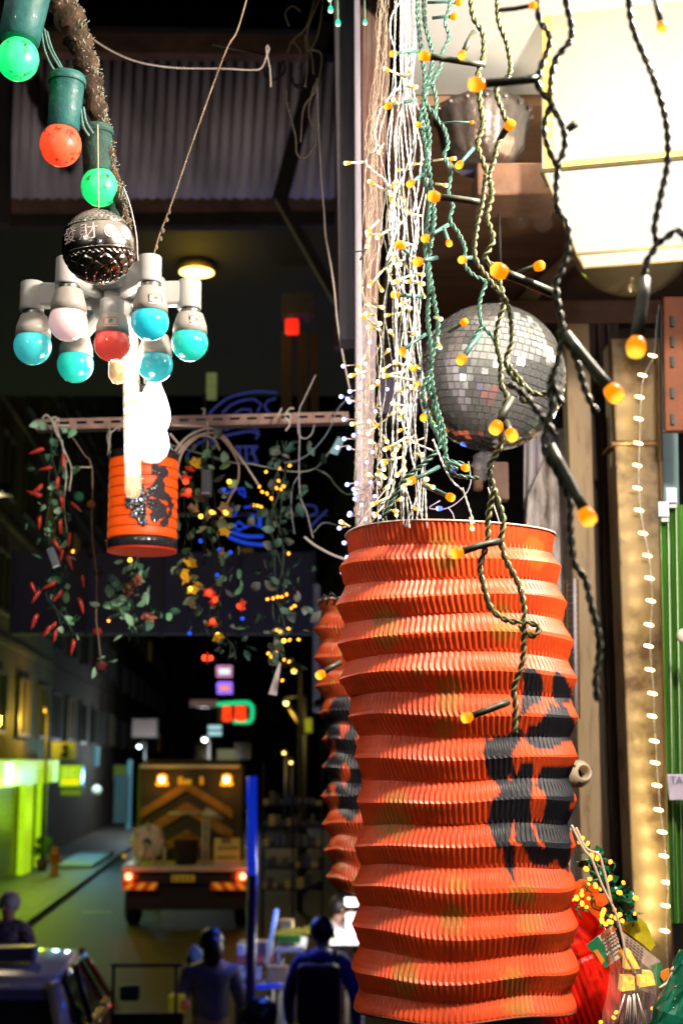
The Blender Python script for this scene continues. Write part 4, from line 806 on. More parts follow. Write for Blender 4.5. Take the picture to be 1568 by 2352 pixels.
# big lit lantern, top right
t = thing('lantern_lamp', 'large glowing cream box lantern with a dark rim line at top right', 'lantern', Q(1480, 400, 1.95))
SH = M('glowing_shade', (.08, .07, .05), .6, emit=(1, .88, .68), es=1.18, var=.2, scale=5, sample=True); rim = M('shade_rim', (.08, .06, .02), .6)
_n = SH.node_tree; _b = _n.nodes['Principled BSDF']; _tc = _n.nodes.new('ShaderNodeTexCoord'); _vm = _n.nodes.new('ShaderNodeVectorMath'); _vm.operation = 'DISTANCE'; _vm.inputs[1].default_value = (.04, .15, .04)
_mr = _n.nodes.new('ShaderNodeMapRange'); _mr.inputs['From Min'].default_value = .15; _mr.inputs['From Max'].default_value = .36; _rp = _n.nodes.new('ShaderNodeValToRGB'); _rp.color_ramp.elements[0].color = (1, .95, .84, 1); _rp.color_ramp.elements[1].color = (.74, .48, .15, 1); _e = _rp.color_ramp.elements.new(.55); _e.color = (.93, .80, .56, 1)
_n.links.new(_tc.outputs['Object'], _vm.inputs[0]); _n.links.new(_vm.outputs['Value'], _mr.inputs[0]); _n.links.new(_mr.outputs[0], _rp.inputs[0]); _n.links.new(_rp.outputs[0], _b.inputs['Emission Color']); _b.inputs['Emission Strength'].default_value = .98  # glow fading outward from the middle is put into the emission colour
c = Q(1500, 405, 2.1); hw = px(1.95, 268); tilt = Matrix.Rotation(R(-13), 3, 'Z') @ Matrix.Rotation(R(13), 3, 'X')
def LL(x, y, z): return c + tilt @ Vector((x, y, z))
def frus(z0, w0, z1, w1, name):
    P4 = [(-1, -1), (1, -1), (1, 1), (-1, 1)]
    for k in range(4):
        a, b = P4[k], P4[(k + 1) % 4]
        MB().slab([LL(a[0] * w0, a[1] * w0 * .8, z0), LL(b[0] * w0, b[1] * w0 * .8, z0), LL(b[0] * w1, b[1] * w1 * .8, z1), LL(a[0] * w1, a[1] * w1 * .8, z1)], tilt @ Vector((-(a[1] + b[1]) * -.0007, (a[1] + b[1]) * -.0007, 0))).build(name, SH, t, smooth=False)
frus(.003, hw, .30, hw * .93, 'upper_panel'); frus(-.122, hw * .735, -.003, hw * .985, 'lower_panel')
mb = MB(); ps = [LL(a * hw * 1.012, b * hw * .815, 0) for a, b in ((-1, -1), (1, -1), (1, 1), (-1, 1), (-1, -1))]; mb.tube(ps, .0034, 6).build('rim_wire', rim, t, smooth=False)
for a, b in ((-1, -1), (1, -1), (1, 1), (-1, 1)): MB().tube([LL(a * hw * .735, b * hw * .59, -.124), LL(a * hw * .99, b * hw * .79, 0), LL(a * hw * .935, b * hw * .75, .3)], .0016, 5).build('frame_wire', M('pale_frame', (.5, .38, .15), .5), t)
MB().tube([LL(a * hw * .735, b * hw * .59, -.123) for a, b in ((-1, -1), (1, -1), (1, 1), (-1, 1), (-1, -1))], .0022, 6).build('bottom_wire', M('pale_frame'), t)
YS_ = M('yellow_edge_glow', (.7, .5, .1), .6, emit=(.95, .60, .14), es=.95)  # yellow glow along the shade's edges, painted as emissive strips
for sx in (-1, 1): MB().slab([LL(sx * hw * .99, -hw * .8 - .002, .004), LL(sx * hw * .90, -hw * .8 - .002, .004), LL(sx * hw * .85, -hw * .745 - .002, .3), LL(sx * hw * .93, -hw * .745 - .002, .3)], tilt @ Vector((0, .0008, 0))).build('edge_strip', YS_, t, smooth=False)
MB().slab([LL(-hw * .98, -hw * .8 - .0025, .003), LL(hw * .98, -hw * .8 - .0025, .003), LL(hw * .98, -hw * .798 - .0025, .012), LL(-hw * .98, -hw * .798 - .0025, .012)], tilt @ Vector((0, .0008, 0))).build('edge_strip', YS_, t, smooth=False)
lamp('glow', LL(0, 0, .1) + Vector((-.0, .0, 0)), 3.0, (1, .82, .5), .05, t)
lamp('glow', LL(-hw * 1.25, 0, .05), .5, (1, .80, .5), .05, t); lamp('glow', LL(0, 0, -.2), 1.2, (1, .80, .5), .05, t)
MB().tube([LL(0, 0, .3), Vector((c.x, c.y + .05, 4.1))], .004, 6).build('cord', BLK, t)
# clear globe behind
t = thing('glass_globe', 'clear glass globe peeking out below the big cream lantern', 'globe', Q(1448, 540, 2.45))
gc = Q(1448, 535, 2.5); MB().sphere(gc, px(2.5, 153), 48).build('globe', M('clear_glass', (.42, .36, .22), .05, trans=.0, alpha=.42, coat=1, var=.1, scale=3), t)
MB().lathe([(.03, .1), (.045, .118), (.045, .16), (1e-6, .17)], 24, gc).build('cap', M('dull_brass', (.4, .3, .15), .4, .8), t)
MB().tube([gc + Vector((0, 0, .16)), Vector((gc.x, gc.y, 4.09))], .003, 6).build('cord', BLK, t)
# ornate ceiling fitting and small clear bulbs
t = thing('ceiling_fitting', 'ornate dusty metal ceiling fitting beyond the twisted wires', 'ceiling light', Q(1110, 345, 2.18))
oc = Q(1108, 345, 2.18); orn = M('tarnished_silver', (.34, .30, .28), .3, .8, c2=(.12, .07, .05), scale=16, thr=(.35, .6), bump=.8)
MB().lathe([(1e-6, .07), (.075, .068), (.078, .05), (.07, .03), (.066, .0), (.05, -.02), (.045, -.03), (1e-6, -.032)], 48, oc, rf=lambda a, z: 1 + .03 * math.cos(a * 16)).build('dome', orn, t)
for k in range(16):
    a = k * math.pi / 8; MB().sphere(oc + Vector((.079 * math.cos(a), .079 * math.sin(a), .058)), .006, 8).build('bead', orn, t)
MB().box(oc + Vector((.05, 0, -.07)), (.13, .1, .055)).build('wooden_block', M('brown_block', (.25, .13, .08), .6, var=.3), t, bevel=.004)
MB().tube([oc + Vector((0, 0, .07)), Vector((oc.x, oc.y, 4.098))], .006, 8).build('stem', BLK, t)
for k, (x, y, r, lb) in enumerate(((1190, 500, 31, 'round clear unlit bulb below the ornate fitting'), (1246, 508, 27, 'second clear unlit bulb half hidden by the dark wire'))):
    t = thing('clear_bulb', lb, 'bulb', Q(x, y, 2.5)); b = Q(x, y, 2.5); r = px(2.5, r)
    MB().lathe([(1e-6, -r), (r * .5, -r * .87), (r * .87, -r * .5), (r, 0), (r * .9, r * .45), (r * .5, r * .95), (r * .42, r * 1.3)], 24, b).build('glass', M('bulb_glass', (.5, .45, .4), .02, alpha=.10, coat=1, var=.05), t)
    MB().lathe([(r * .45, r * 1.25), (r * .45, r * 1.9), (1e-6, r * 1.9)], 16, b).build('socket', BLK, t); MB().tube([b + Vector((0, 0, r * 1.8)), Vector((b.x, b.y, 4.08))], .003, 6).build('cord', BLK, t)
# string of white leds on the column
WLED = M('warm_white_led', emit=(1, .80, .38), es=9, var=.0)
t = thing('light_string', 'vertical string of warm white lights running down the cream column', 'light string', Q(1500, 2320, 2.6))
lx = [(1475, 862), (1468, 912), (1466, 962), (1465, 1018), (1463, 1069), (1463, 1121), (1467, 1172), (1476, 1225), (1486, 1276), (1491, 1328), (1494, 1380), (1490, 1435), (1489, 1484), (1492, 1538), (1498, 1593), (1497, 1645), (1502, 1702), (1504, 1752), (1508, 1804), (1512, 1860), (1520, 1911), (1524, 1966), (1530, 2027), (1528, 2080), (1526, 2138)]
lx.insert(0, (1498, 817)); pth = qpath([(1512, 700), (1505, 760)] + [(x + 3, y) for x, y in lx] + [(1535, 2300)], 2.655, .02)
twist(MB(), pth, .0005, .0013, .03).build('wire', CLEARWIRE, t)
ledm = MB().lathe([(1e-6, -.006), (.0026, -.004), (.003, .002), (.002, .006), (1e-6, .006)], 10).build('bulb', WLED, t, local=True)
first = True
for x, y in lx:
    p = Q(x, y, 2.65)
    if first: o = ledm; o.location = p - t.location; first = False
    else: o = inst('bulb', ledm.data, t, p)
    o.rotation_mode = 'QUATERNION'; o.rotation_quaternion = qz((-1, -.1, .2)); o.scale = (1.0, 1.0, 1.5)
    if y > 850: lamp('glow', p + Vector((-.022, .010, 0)), .040 + .060 * max(0, min(1, (y - 1700) / 300)), (1, .80, .38), .003, t)

# ================================================================ THE LARGE ORANGE PAPER LANTERN
STR = [[(1170, 870), (1240, 890), (1275, 960), (1260, 1040), (1180, 1110), (1140, 1160), (1128, 1150), (1170, 1010), (1160, 930)], [(1330, 880), (1380, 930), (1420, 1000), (1410, 1050), (1360, 1090), (1320, 1040), (1310, 960)],
 [(1300, 1060), (1400, 1090), (1440, 1190), (1420, 1250), (1330, 1290), (1250, 1312), (1190, 1280), (1168, 1230), (1200, 1180), (1250, 1170)], [(970, 1250), (1080, 1230), (1150, 1180), (1165, 1240), (1110, 1330), (1120, 1420), (1060, 1470), (1020, 1480), (980, 1440), (957, 1330)],
 [(1050, 1440), (1120, 1480), (1115, 1600), (1100, 1790), (1060, 1790), (1000, 1700), (970, 1690), (1040, 1580)], [(1150, 1380), (1210, 1365), (1222, 1440), (1180, 1490), (1105, 1480)], [(1120, 1500), (1200, 1490), (1215, 1560), (1180, 1640), (1185, 1720), (1230, 1790), (1120, 1790)],
 [(1260, 1400), (1440, 1390), (1440, 1500), (1400, 1600), (1340, 1640), (1370, 1720), (1250, 1700), (1290, 1600), (1275, 1530), (1225, 1500)]]
STR = [[(689 + .4394 * x, 1148 + .4394 * y) for x, y in s] for s in STR]
STR2 = [[(790, 0), (850, 0), (850, 200), (830, 300), (808, 300), (770, 200), (775, 120), (820, 60)], [(860, 0), (960, 0), (940, 110), (945, 200), (975, 285), (1010, 310), (925, 330), (880, 200), (862, 120)], [(832, 280), (872, 290), (880, 440), (866, 440), (842, 360)],
 [(950, 190), (1030, 190), (1080, 110), (1115, 150), (1110, 300), (1095, 395), (1060, 380), (1050, 350), (1000, 385), (950, 365), (915, 300), (1000, 300), (975, 240)], [(1040, 0), (1130, 0), (1120, 110), (1060, 130), (1010, 100)]]
STR += [[(689 + .5605 * x, 1780 + .5605 * y) for x, y in s] for s in STR2]
def inside(pt, poly):
    x, y = pt; c = False; n = len(poly); j = n - 1
    for i in range(n):
        xi, yi = poly[i]; xj, yj = poly[j]
        if (yi > y) != (yj > y) and x < (xj - xi) * (y - yi) / (yj - yi) + xi: c = not c
        j = i
    return c
BOX = [(min(p[0] for p in s), max(p[0] for p in s), min(p[1] for p in s), max(p[1] for p in s)) for s in STR]
GOLD = [(1014, 1245, 32, 28), (1023, 1290, 34, 26), (887, 1420, 38, 30), (887, 1460, 36, 34), (1155, 1450, 38, 26), (1150, 1400, 30, 18), (1030, 1600, 32, 48), (1020, 1670, 30, 30), (1225, 1258, 24, 30), (1232, 1292, 26, 16), (909, 1835, 30, 20), (900, 1890, 50, 40), (1050, 2030, 28, 20), (1040, 2110, 34, 40), (1200, 2050, 40, 28), (1215, 2120, 34, 26), (930, 2250, 34, 52), (1180, 2255, 34, 40), (1190, 2310, 40, 30), (960, 1540, 16, 16)]
def paper_mat(name, tr):
    m = bpy.data.materials.new(name); m.use_nodes = True; nt = m.node_tree; N = nt.nodes; L = nt.links; b = N['Principled BSDF']
    at = N.new('ShaderNodeVertexColor'); at.layer_name = 'print'
    nz = N.new('ShaderNodeTexNoise'); nz.inputs['Scale'].default_value = 14; nz.inputs['Detail'].default_value = 8; tc = N.new('ShaderNodeTexCoord'); L.new(tc.outputs['Object'], nz.inputs['Vector'])
    rp = N.new('ShaderNodeValToRGB'); rp.color_ramp.elements[0].color = (.72, .72, .72, 1); rp.color_ramp.elements[1].color = (1.1, 1.1, 1.1, 1); rp.color_ramp.elements[0].position = .3; rp.color_ramp.elements[1].position = .65; L.new(nz.outputs[0], rp.inputs[0])
    mx = N.new('ShaderNodeMixRGB'); mx.blend_type = 'MULTIPLY'; mx.inputs[0].default_value = 1; L.new(at.outputs[0], mx.inputs[1]); L.new(rp.outputs[0], mx.inputs[2])
    L.new(mx.outputs[0], b.inputs['Base Color']); b.inputs['Roughness'].default_value = .48; b.inputs['Specular IOR Level'].default_value = .75
    tl = N.new('ShaderNodeBsdfTranslucent'); L.new(mx.outputs[0], tl.inputs[0]); ms = N.new('ShaderNodeMixShader'); ms.inputs[0].default_value = tr
    out = N['Material Output']; L.new(b.outputs[0], ms.inputs[1]); L.new(tl.outputs[0], ms.inputs[2]); L.new(ms.outputs[0], out.inputs[0])
    n2 = N.new('ShaderNodeTexNoise'); n2.inputs['Scale'].default_value = 600; L.new(tc.outputs['Object'], n2.inputs['Vector']); bp = N.new('ShaderNodeBump'); bp.inputs['Strength'].default_value = .25; bp.inputs['Distance'].default_value = .0006; L.new(n2.outputs[0], bp.inputs['Height']); L.new(bp.outputs[0], b.inputs['Normal'])
    return m
def accordion(name, label, Y, bands, contour, pleats, amp, paint, nsub=6, step=2, depth=.92, mat=None, rngseed=3):
    """bands: y of each fold from the top; contour(y) -> (left x, right x)"""
    t = thing(name, label, 'paper lantern', Q(sum(contour(bands[-1])) / 2, bands[-1], Y))
    rr = random.Random(rngseed); NC = pleats * 2 * step; rows = []; n = len(bands) - 1
    for i in range(n):
        for k in range(nsub if i < n - 1 else nsub + 1): rows.append((i, k / nsub))
    dent = [(rr.uniform(-2.2, -.9), rr.uniform(.45, 1), rr.uniform(.15, .4), rr.uniform(.05, .15), rr.uniform(-.006, .003)) for _ in range(9)]
    vs = []; cols = []
    for i, f in rows:
        y = bands[i] + (bands[i + 1] - bands[i]) * f; xl, xr = contour(y); c = Q((xl + xr) / 2, y, Y); rad = px(Y, (xr - xl) / 2) * .995
        out = f if i % 2 else 1 - f            # even = dark band going in, odd = light band going out
        tt = (i + f) / n
        sh = (1 if i % 2 else -1) * .35 * (f if i % 2 else f) 
        for j in range(NC):
            a = 2 * math.pi * j / NC; ph = (j / (2 * step)) + sh
            pl = abs((ph % 1) * 2 - 1) * 2 - 1
            r = rad + amp * (out * 2 - 1 - .4) + pl * px(Y, 2.3) * (1.0 if 0 < tt < 1 else .5)
            for (da, dt, sa, st_, dm) in dent:
                q1 = (a - (da % (2 * math.pi))); q1 = (q1 + math.pi) % (2 * math.pi) - math.pi
                r += dm * math.exp(-(q1 / sa) ** 2 - ((tt - dt) / st_) ** 2)
            r += .0022 * math.sin(a * 3 + tt * 7) * math.sin(tt * 5 + a) 
            wob = .0022 * math.sin(a * 2.0 + i * .7) + (.002 * math.sin(a * 5 + 1) * tt)
            p = c + Vector((r * math.cos(a), r * depth * math.sin(a), wob)); vs.append(p); cols.append(paint(p, a))
    fs = []
    for r_ in range(len(rows) - 1):
        for j in range(NC): a = r_ * NC + j; b = r_ * NC + (j + 1) % NC; fs.append((a, b, b + NC, a + NC))
    me = bpy.data.meshes.new('shade'); me.from_pydata([v - t.location for v in vs], [], fs); me.update()
    ca = me.color_attributes.new('print', 'FLOAT_COLOR', 'POINT'); buf = []
    for c_ in cols: buf += [c_[0], c_[1], c_[2], 1.0]
    ca.data.foreach_set('color', buf); me.materials.append(mat); o = bpy.data.objects.new('shade', me); col.objects.link(o); o.parent = t
    # rims
    for rr_, nm in ((0, 'top_rim'), (len(rows) - 1, 'bottom_rim')):
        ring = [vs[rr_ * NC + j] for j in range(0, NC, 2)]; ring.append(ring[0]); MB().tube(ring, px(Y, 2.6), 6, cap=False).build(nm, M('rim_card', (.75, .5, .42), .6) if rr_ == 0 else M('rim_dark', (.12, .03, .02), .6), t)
    return t, vs, NC, rows
ORG = (.78, .080, .010); INK = (.008, .009, .016); GLD = (.40, .17, .015)
def noise1(x, y): return math.sin(x * .13 + 1.3 * math.sin(y * .07)) * math.cos(y * .11 + x * .05)
def paint_big(p, a):
    if math.sin(a) > .25: return ORG
    x, y = proj(p); xw = x + 3 * noise1(x, y); yw = y + 3 * noise1(y, x)
    for s, b in zip(STR, BOX):
        if b[0] <= xw <= b[1] and b[2] <= yw <= b[3] and inside((xw, yw), s): return INK
    for gx, gy, rx, ry in GOLD:
        d = ((x - gx) / rx) ** 2 + ((y - gy) / ry) ** 2 + .5 * noise1(x * 2, y * 2)
        if d < 1: k = min(1, (1 - d) * 2.2) * .75; return tuple(ORG[i] * (1 - k) + GLD[i] * k for i in range(3))
    return ORG
LC = [(1195, 806, 1262), (1225, 800, 1266), (1300, 786, 1278), (1400, 782, 1290), (1480, 788, 1302), (1560, 792, 1308), (1650, 812, 1311), (1750, 826, 1310), (1850, 832, 1308), (1950, 828, 1303), (2050, 826, 1304), (2150, 826, 1305), (2250, 824, 1308), (2300, 826, 1305), (2340, 840, 1290)]
def interp(T_, y):
    if y <= T_[0][0]: return T_[0][1:]
    for a, b in zip(T_, T_[1:]):
        if y <= b[0]: k = (y - a[0]) / (b[0] - a[0]); return tuple(a[i] + (b[i] - a[i]) * k for i in (1, 2))
    return T_[-1][1:]
# folds: measured at the near side, shifted to the axis
BD = [1216, 1222, 1271, 1302, 1346, 1385, 1427, 1471, 1513, 1554, 1600, 1647, 1693, 1741, 1790, 1838, 1890, 1939, 1984, 2035, 2083, 2130, 2178, 2228, 2273, 2318]
BD = [y + 10 * ((1757 - y) / 550) * (1 if y < 1757 else .9) for y in BD]; BD = BD[1:]
PAP = paper_mat('orange_paper', .04)
accordion('paper_lantern', 'large orange pleated paper lantern with black brush strokes on its right side', 1.62, BD, lambda y: interp(LC, y), 122, .0045, paint_big, mat=PAP)
LC2 = [(1380, 737, 900), (1450, 728, 900), (1550, 732, 902), (1700, 748, 915), (1850, 748, 915), (2065, 762, 920)]
B2 = [1384 + k * 31.5 for k in range(22)]
INK2 = [[(745, 1655), (770, 1600), (800, 1600), (835, 1640), (815, 1700), (830, 1760), (840, 1830), (810, 1890), (780, 1870), (770, 1800), (745, 1790), (750, 1720)], [(735, 1620), (755, 1640), (745, 1680)], [(742, 1740), (760, 1760), (758, 1840), (745, 1820)]]
HOLE = [[(778, 1660), (800, 1665), (785, 1700)], [(790, 1750), (806, 1770), (790, 1810), (780, 1780)], [(760, 1700), (772, 1720), (760, 1740)]]
def paint_small(p, a):
    if math.sin(a) > .3: return (.5, .06, .02)
    x, y = proj(p); x += 4 * noise1(x, y); y += 4 * noise1(y, x)
    if any(inside((x, y), h) for h in HOLE): return (.65, .08, .02)
    if any(inside((x, y), s) for s in INK2): return INK
    return (.55, .07, .015) if noise1(x * 1.4, y * 1.4) < .75 else (.4, .2, .03)
accordion('paper_lantern', 'smaller dark orange pleated lantern half hidden behind the large one', 2.5, B2, lambda y: interp(LC2, y), 60, .0075, paint_small, nsub=4, step=1, mat=PAP, rngseed=9)
MB_ = MB(); 
for x, y in ((745, 1378), (760, 1372), (775, 1384)): MB_.tube(qpath([(x - 10, 1390), (x, y - 12), (x + 12, y)], 2.38, .01), .0025, 6)
tag(MB_.build('black_wire', BLK), 'black wire loops at the top of the smaller orange lantern', 'wire')
# hanging wires of the big lantern
t = thing('lantern_hanger', 'thin pale cords the large orange lantern hangs by', 'cord', Q(1040, 1200, 1.6))
for a, b in (((812, 1214, 1.6), (905, 1100, 1.62)), ((1150, 1212, 1.6), (1120, 1120, 1.62)), ((1090, 1212, 1.75), (1062, 1120, 1.75))): MB().tube([Q(*a), Q(*b)], .0008, 5).build('cord', WCORD, t)

# ================================================================ DISCO BALL
t = thing('disco_ball', 'mirror tiled disco ball hanging behind the twisted wires', 'disco ball', Q(1140, 868, 2.2))
Rb = px(2.2, 172); bc = Q(1127, 868, 2.2); q_ = Matrix.Rotation(R(9), 3, 'Y')
MB().sphere(bc, Rb * .985, 48).build('core', M('grey_grout', (.30, .29, .27), .5, .3), t)
MB().lathe([(.018, Rb * .96), (.018, Rb * 1.03), (.006, Rb * 1.06), (1e-6, Rb * 1.06)], 20, bc, q_).build('hanger_cap', M('chrome'), t)
MIR = M('mirror_glass', (.90, .94, .96), .11, .86, var=.03, scale=40); ts = .0115
tm = bpy.data.meshes.new('mirror_tile'); h = .445; 
tm.from_pydata([(x * h, y * h, z) for z in (-.10, 0) for x, y in ((-1, -1), (1, -1), (1, 1), (-1, 1))], [], [(4, 5, 6, 7), (0, 4, 7, 3), (1, 2, 6, 5), (0, 1, 5, 4), (3, 7, 6, 2)]); tm.materials.append(MIR)
tiles = []; nr = int(math.pi * Rb / ts)
for i in range(nr):
    th = math.pi * (i + .5) / nr; cc = max(3, int(2 * math.pi * Rb * math.sin(th) / ts)); off = rnd.random()
    for j in range(cc):
        a = 2 * math.pi * (j + off) / cc; n = q_ @ Vector((math.sin(th) * math.cos(a), math.sin(th) * math.sin(a), math.cos(th)))
        up = (q_ @ Vector((0, 0, 1))); x_ = up.cross(n).normalized(); wd = 2 * math.pi * Rb * math.sin(th) / cc
        tiles.append((n.dot(Vector((0, -1, -.02))), n, x_, wd))
tiles.sort(key=lambda k: -k[0]); rest = MB()
for k, (f, n, x_, wd) in enumerate(tiles):
    n2 = (n + Vector((rnd.gauss(0, .035), rnd.gauss(0, .035), rnd.gauss(0, .035)))).normalized(); x2 = (x_ - n2 * x_.dot(n2)).normalized(); y2 = n2.cross(x2)
    rot = Matrix((x2, y2, n2)).transposed(); p = bc + n * (Rb * 1.004)
    if k < 300:
        o = inst('mirror_tile', tm, t, p, rot.to_quaternion(), (wd, ts, ts))
    elif f > -.35:
        rest.hexa([p + rot @ Vector((x * h * wd, y * h * ts, z * ts)) for z in (-.1, 0) for x, y in ((-1, -1), (1, -1), (1, 1), (-1, 1))])
o = rest.build('mirror_tiles', MIR, t, smooth=False); o['kind'] = 'stuff'
MB().tube([bc + q_ @ Vector((0, 0, Rb * 1.05)), Vector((bc.x + .02, bc.y + .02, 4.09))], .002, 6).build('cord', BLK, t)
# papers/box behind under disco ball
block(1125, 1060, 1168, 1148, 2.5, .03, 'cardboard_tag', M('pink_card', (.52, .33, .26), .7), 'blank tan cardboard tag hanging under the disco ball', 'tag')
block(1088, 1062, 1108, 1125, 2.6, .02, 'cardboard_slip', M('pink_card'), 'narrow tan slip left of the cardboard tag', 'slip')
t = thing('plastic_bag', 'crumpled clear bag hung just under the disco ball', 'bag', Q(1130, 1080, 2.45))
c = Q(1112, 1068, 2.45); mb = MB().sphere(c, px(2.45, 26), 24, 1.3)
for i, v in enumerate(mb.v): d = v - c; mb.v[i] = c + d * (1 + .25 * math.sin(d.x * 260 + d.z * 170) * math.cos(d.z * 210))
mb.build('film', M('clear_film', (.7, .7, .8), .15, alpha=.35, coat=1), t)
# assorted purple/brown dim objects behind the clear wires
block(870, 850, 960, 950, 3.3, .1, 'purple_box', M('purple_card', (.18, .15, .28), .7), 'dim purple box glimpsed behind the clear light strings', 'box')
block(880, 700, 1010, 850, 3.5, .1, 'brown_box', M('mauve_card', (.22, .15, .14), .7), 'dim mauve board behind the clear strings under the plywood', 'board')
# unseen lamp added to light the tin canopy
t = thing('canopy_fill_lamp', 'small flood lamp added left of the view to light the tin canopy', 'lamp', (-2.9, 4.6, 3.0))
MB().box((-2.9, 4.6, 3.0), (.25, .1, .18)).build('housing', BLK, t, bevel=.01); MB().tube([Vector((-2.9, 4.6, 0)), Vector((-2.9, 4.6, 2.9))], .03, 8).build('pole', BLK, t)
lamp('glow', (-2.9, 4.75, 3.15), 95, (1, .87, .84), .08, t, spot=R(100), aim=(-1.0, 7.2, 5.4))

# ================================================================ SLOTTED BAR AND ITS HANGING WARES
YB_ = 2.75
t = thing('slotted_bar', 'long rusty slotted steel bar the garlands hang from', 'bar', Q(440, 965, YB_))
def bq(x, y): return Q(x, y + (975 - 957) * (1 - (x - 82) / 718) - 18 * 0, YB_)
mb = MB()
def bar_rect(x0, x1, ya, yb, dep=.003): a, b, c, d = bq(x0, yb), bq(x1, yb), bq(x1, ya), bq(x0, ya); D = Vector((0, dep, 0)); mb.hexa([a, b, c, d, a + D, b + D, c + D, d + D])
bar_rect(82, 800, 945, 952); bar_rect(82, 800, 958, 968); x = 82
while x < 800: bar_rect(x, x + 17, 951.7, 958.3); x += 39
bar_rect(82, 800, 967.5, 969.5, .03)
mb.build('bar', M('rusty_bar', (.36, .23, .20), .65, .3, var=.4, scale=20, bump=.3), t, smooth=False)
def cords(name, label, paths, Y, r, mat, cat='cord', parent=None, nm='cord'):
    t = thing(name, label, cat, Q(paths[0][0][0], paths[0][0][1], Y))
    for p in paths: MB().tube(qpath(p, Y, px(Y, 5)), px(Y, r), 6).build(nm, mat, t)
    return t
def D_(l): return [dv(a, b) for a, b in l]
cords('wire_hook', 'twisted white wire hook on the bar above the chili garland', [[(98, 962), (106, 953), (118, 962), (124, 975)], [(136, 960), (126, 972), (128, 990), (136, 1005)], [(120, 978), (160, 977)], [(118, 962), (128, 958), (138, 968)]], 2.7, 2.2, WCORD, 'hook')
cords('wire_hook', 'coiled pale wire hook on the bar above the dark leafy garland', [D_([(900, 330), (935, 260)]), D_([(960, 310), (1000, 260), (1030, 265)]), D_([(955, 320), (990, 300), (1005, 340), (970, 360), (960, 330), (1000, 380), (965, 440)])], 2.7, 2.2, WCORD, 'hook')
cords('wire_hook', 'small pale bolt and tie on top of the slotted bar', [D_([(305, 265), (335, 270), (320, 310)]), D_([(350, 370), (360, 470), (350, 620)])], 2.7, 2.4, WCORD, 'hook')
cords('wire_hook', 'short bent wire on the bar above the orange red lantern', [[(249, 975), (252, 990), (246, 1003), (254, 1020), (247, 1045)], [(272, 990), (282, 972)], [(247, 978), (254, 992), (247, 1008), (252, 1030)]], 2.7, 1.6, ROPE, 'hook')
cords('cable_coil', 'coil of beige cable hanging from the bar over the flower garland', [D_([(75, 395), (340, 405)]), D_([(80, 630), (140, 540), (220, 470), (330, 425), (410, 430), (500, 500), (560, 590), (640, 700)]), D_([(110, 640), (170, 550), (250, 490), (350, 455), (430, 470), (520, 560), (590, 680), (600, 780), (580, 870), (530, 960), (500, 1030)]), D_([(150, 620), (125, 700), (125, 770), (160, 830)]), D_([(60, 460), (150, 570)]), D_([(140, 640), (190, 560), (300, 480), (400, 500), (450, 590)]), D_([(420, 450), (540, 560), (640, 690), (750, 860)])], 2.68, 2.8, M('beige_cable', (.60, .48, .42), .5), 'cable')
cords('cable', 'thin dusty cables sagging across between coil and clear lights', [D_([(40, 540), (300, 620), (500, 680), (700, 700), (900, 740), (1070, 760), (1200, 730), (1280, 640), (1340, 560)]), D_([(1200, 735), (1300, 790), (1360, 870), (1430, 930), (1490, 935)]), D_([(170, 580), (400, 640), (600, 700)])], 2.72, 1.8, M('dusty_cable', (.22, .27, .26), .5), 'cable')
cords('cable', 'thin grey cable hanging from the bar in a small loop', [D_([(1200, 0), (1110, 190), (1070, 290), (1075, 480), (1070, 700), (1080, 950), (1130, 1080), (1180, 1280)]), D_([(1060, 380), (1070, 470), (1120, 500), (1170, 460), (1190, 390)])], 2.66, 1.7, M('grey_cable', (.34, .32, .38), .5), 'cable')
cords('cable', 'bluish drooping cables at the left of the cool white lights', [D_([(1080, 770), (1020, 880), (1010, 1050), (1035, 1250)]), D_([(1490, 160), (1380, 260), (1300, 440), (1180, 590), (1060, 670), (950, 690)]), D_([(1180, 1240), (1260, 1160), (1370, 1180)])], 2.7, 1.5, M('blue_cable', (.16, .21, .28), .5), 'cable')
cords('cable', 'thick pale cable end slanting into the large lantern', [D_([(1110, 1270), (1200, 1340), (1330, 1410), (1440, 1450)])], 2.5, 3.4, M('pale_cable', (.5, .44, .46), .5), 'cable')
# garlands
def zc3(a, b): return (57.4 + .476 * a, 889.9 + .476 * b)
def chili_mesh():
    mb = MB(); pts = [Vector((0, .0, 0)), Vector((0, .002, -.006)), Vector((0, .0, -.015)), Vector((0, -.002, -.026)), Vector((.002, -.003, -.036))]
    mb.tube(pts, [.003, .0052, .005, .0035, .0006], 8); me = bpy.data.meshes.new('chili'); me.from_pydata(mb.v, [], mb.f); me.materials.append(M('chili_red', (.55, .045, .035), .3, var=.2, scale=60, coat=.6)); me.polygons.foreach_set('use_smooth', [True] * len(mb.f)); return me
CH = chili_mesh()
LEAF2 = [leaf_mesh(M('fabric_leaf_green', (.20, .50, .28), .5, var=.25, scale=80), 'leaf'), leaf_mesh(M('fabric_leaf_pale', (.34, .60, .42), .5, var=.25, scale=80), 'leaf'), leaf_mesh(M('fabric_leaf_deep', (.06, .19, .12), .5, var=.25, scale=80), 'leaf')]
LEAF3 = [leaf_mesh(M('dusty_leaf_teal', (.06, .14, .13), .5, scale=80), 'leaf'), leaf_mesh(M('dusty_leaf_dark', (.03, .07, .06), .5, scale=80), 'leaf'), leaf_mesh(M('dusty_leaf_grey', (.13, .16, .15), .5, scale=80), 'leaf')]
def rot_rand(): return Quaternion((rnd.gauss(0, 1), rnd.gauss(0, 1), rnd.gauss(0, 1), rnd.gauss(0, 1))).normalized()
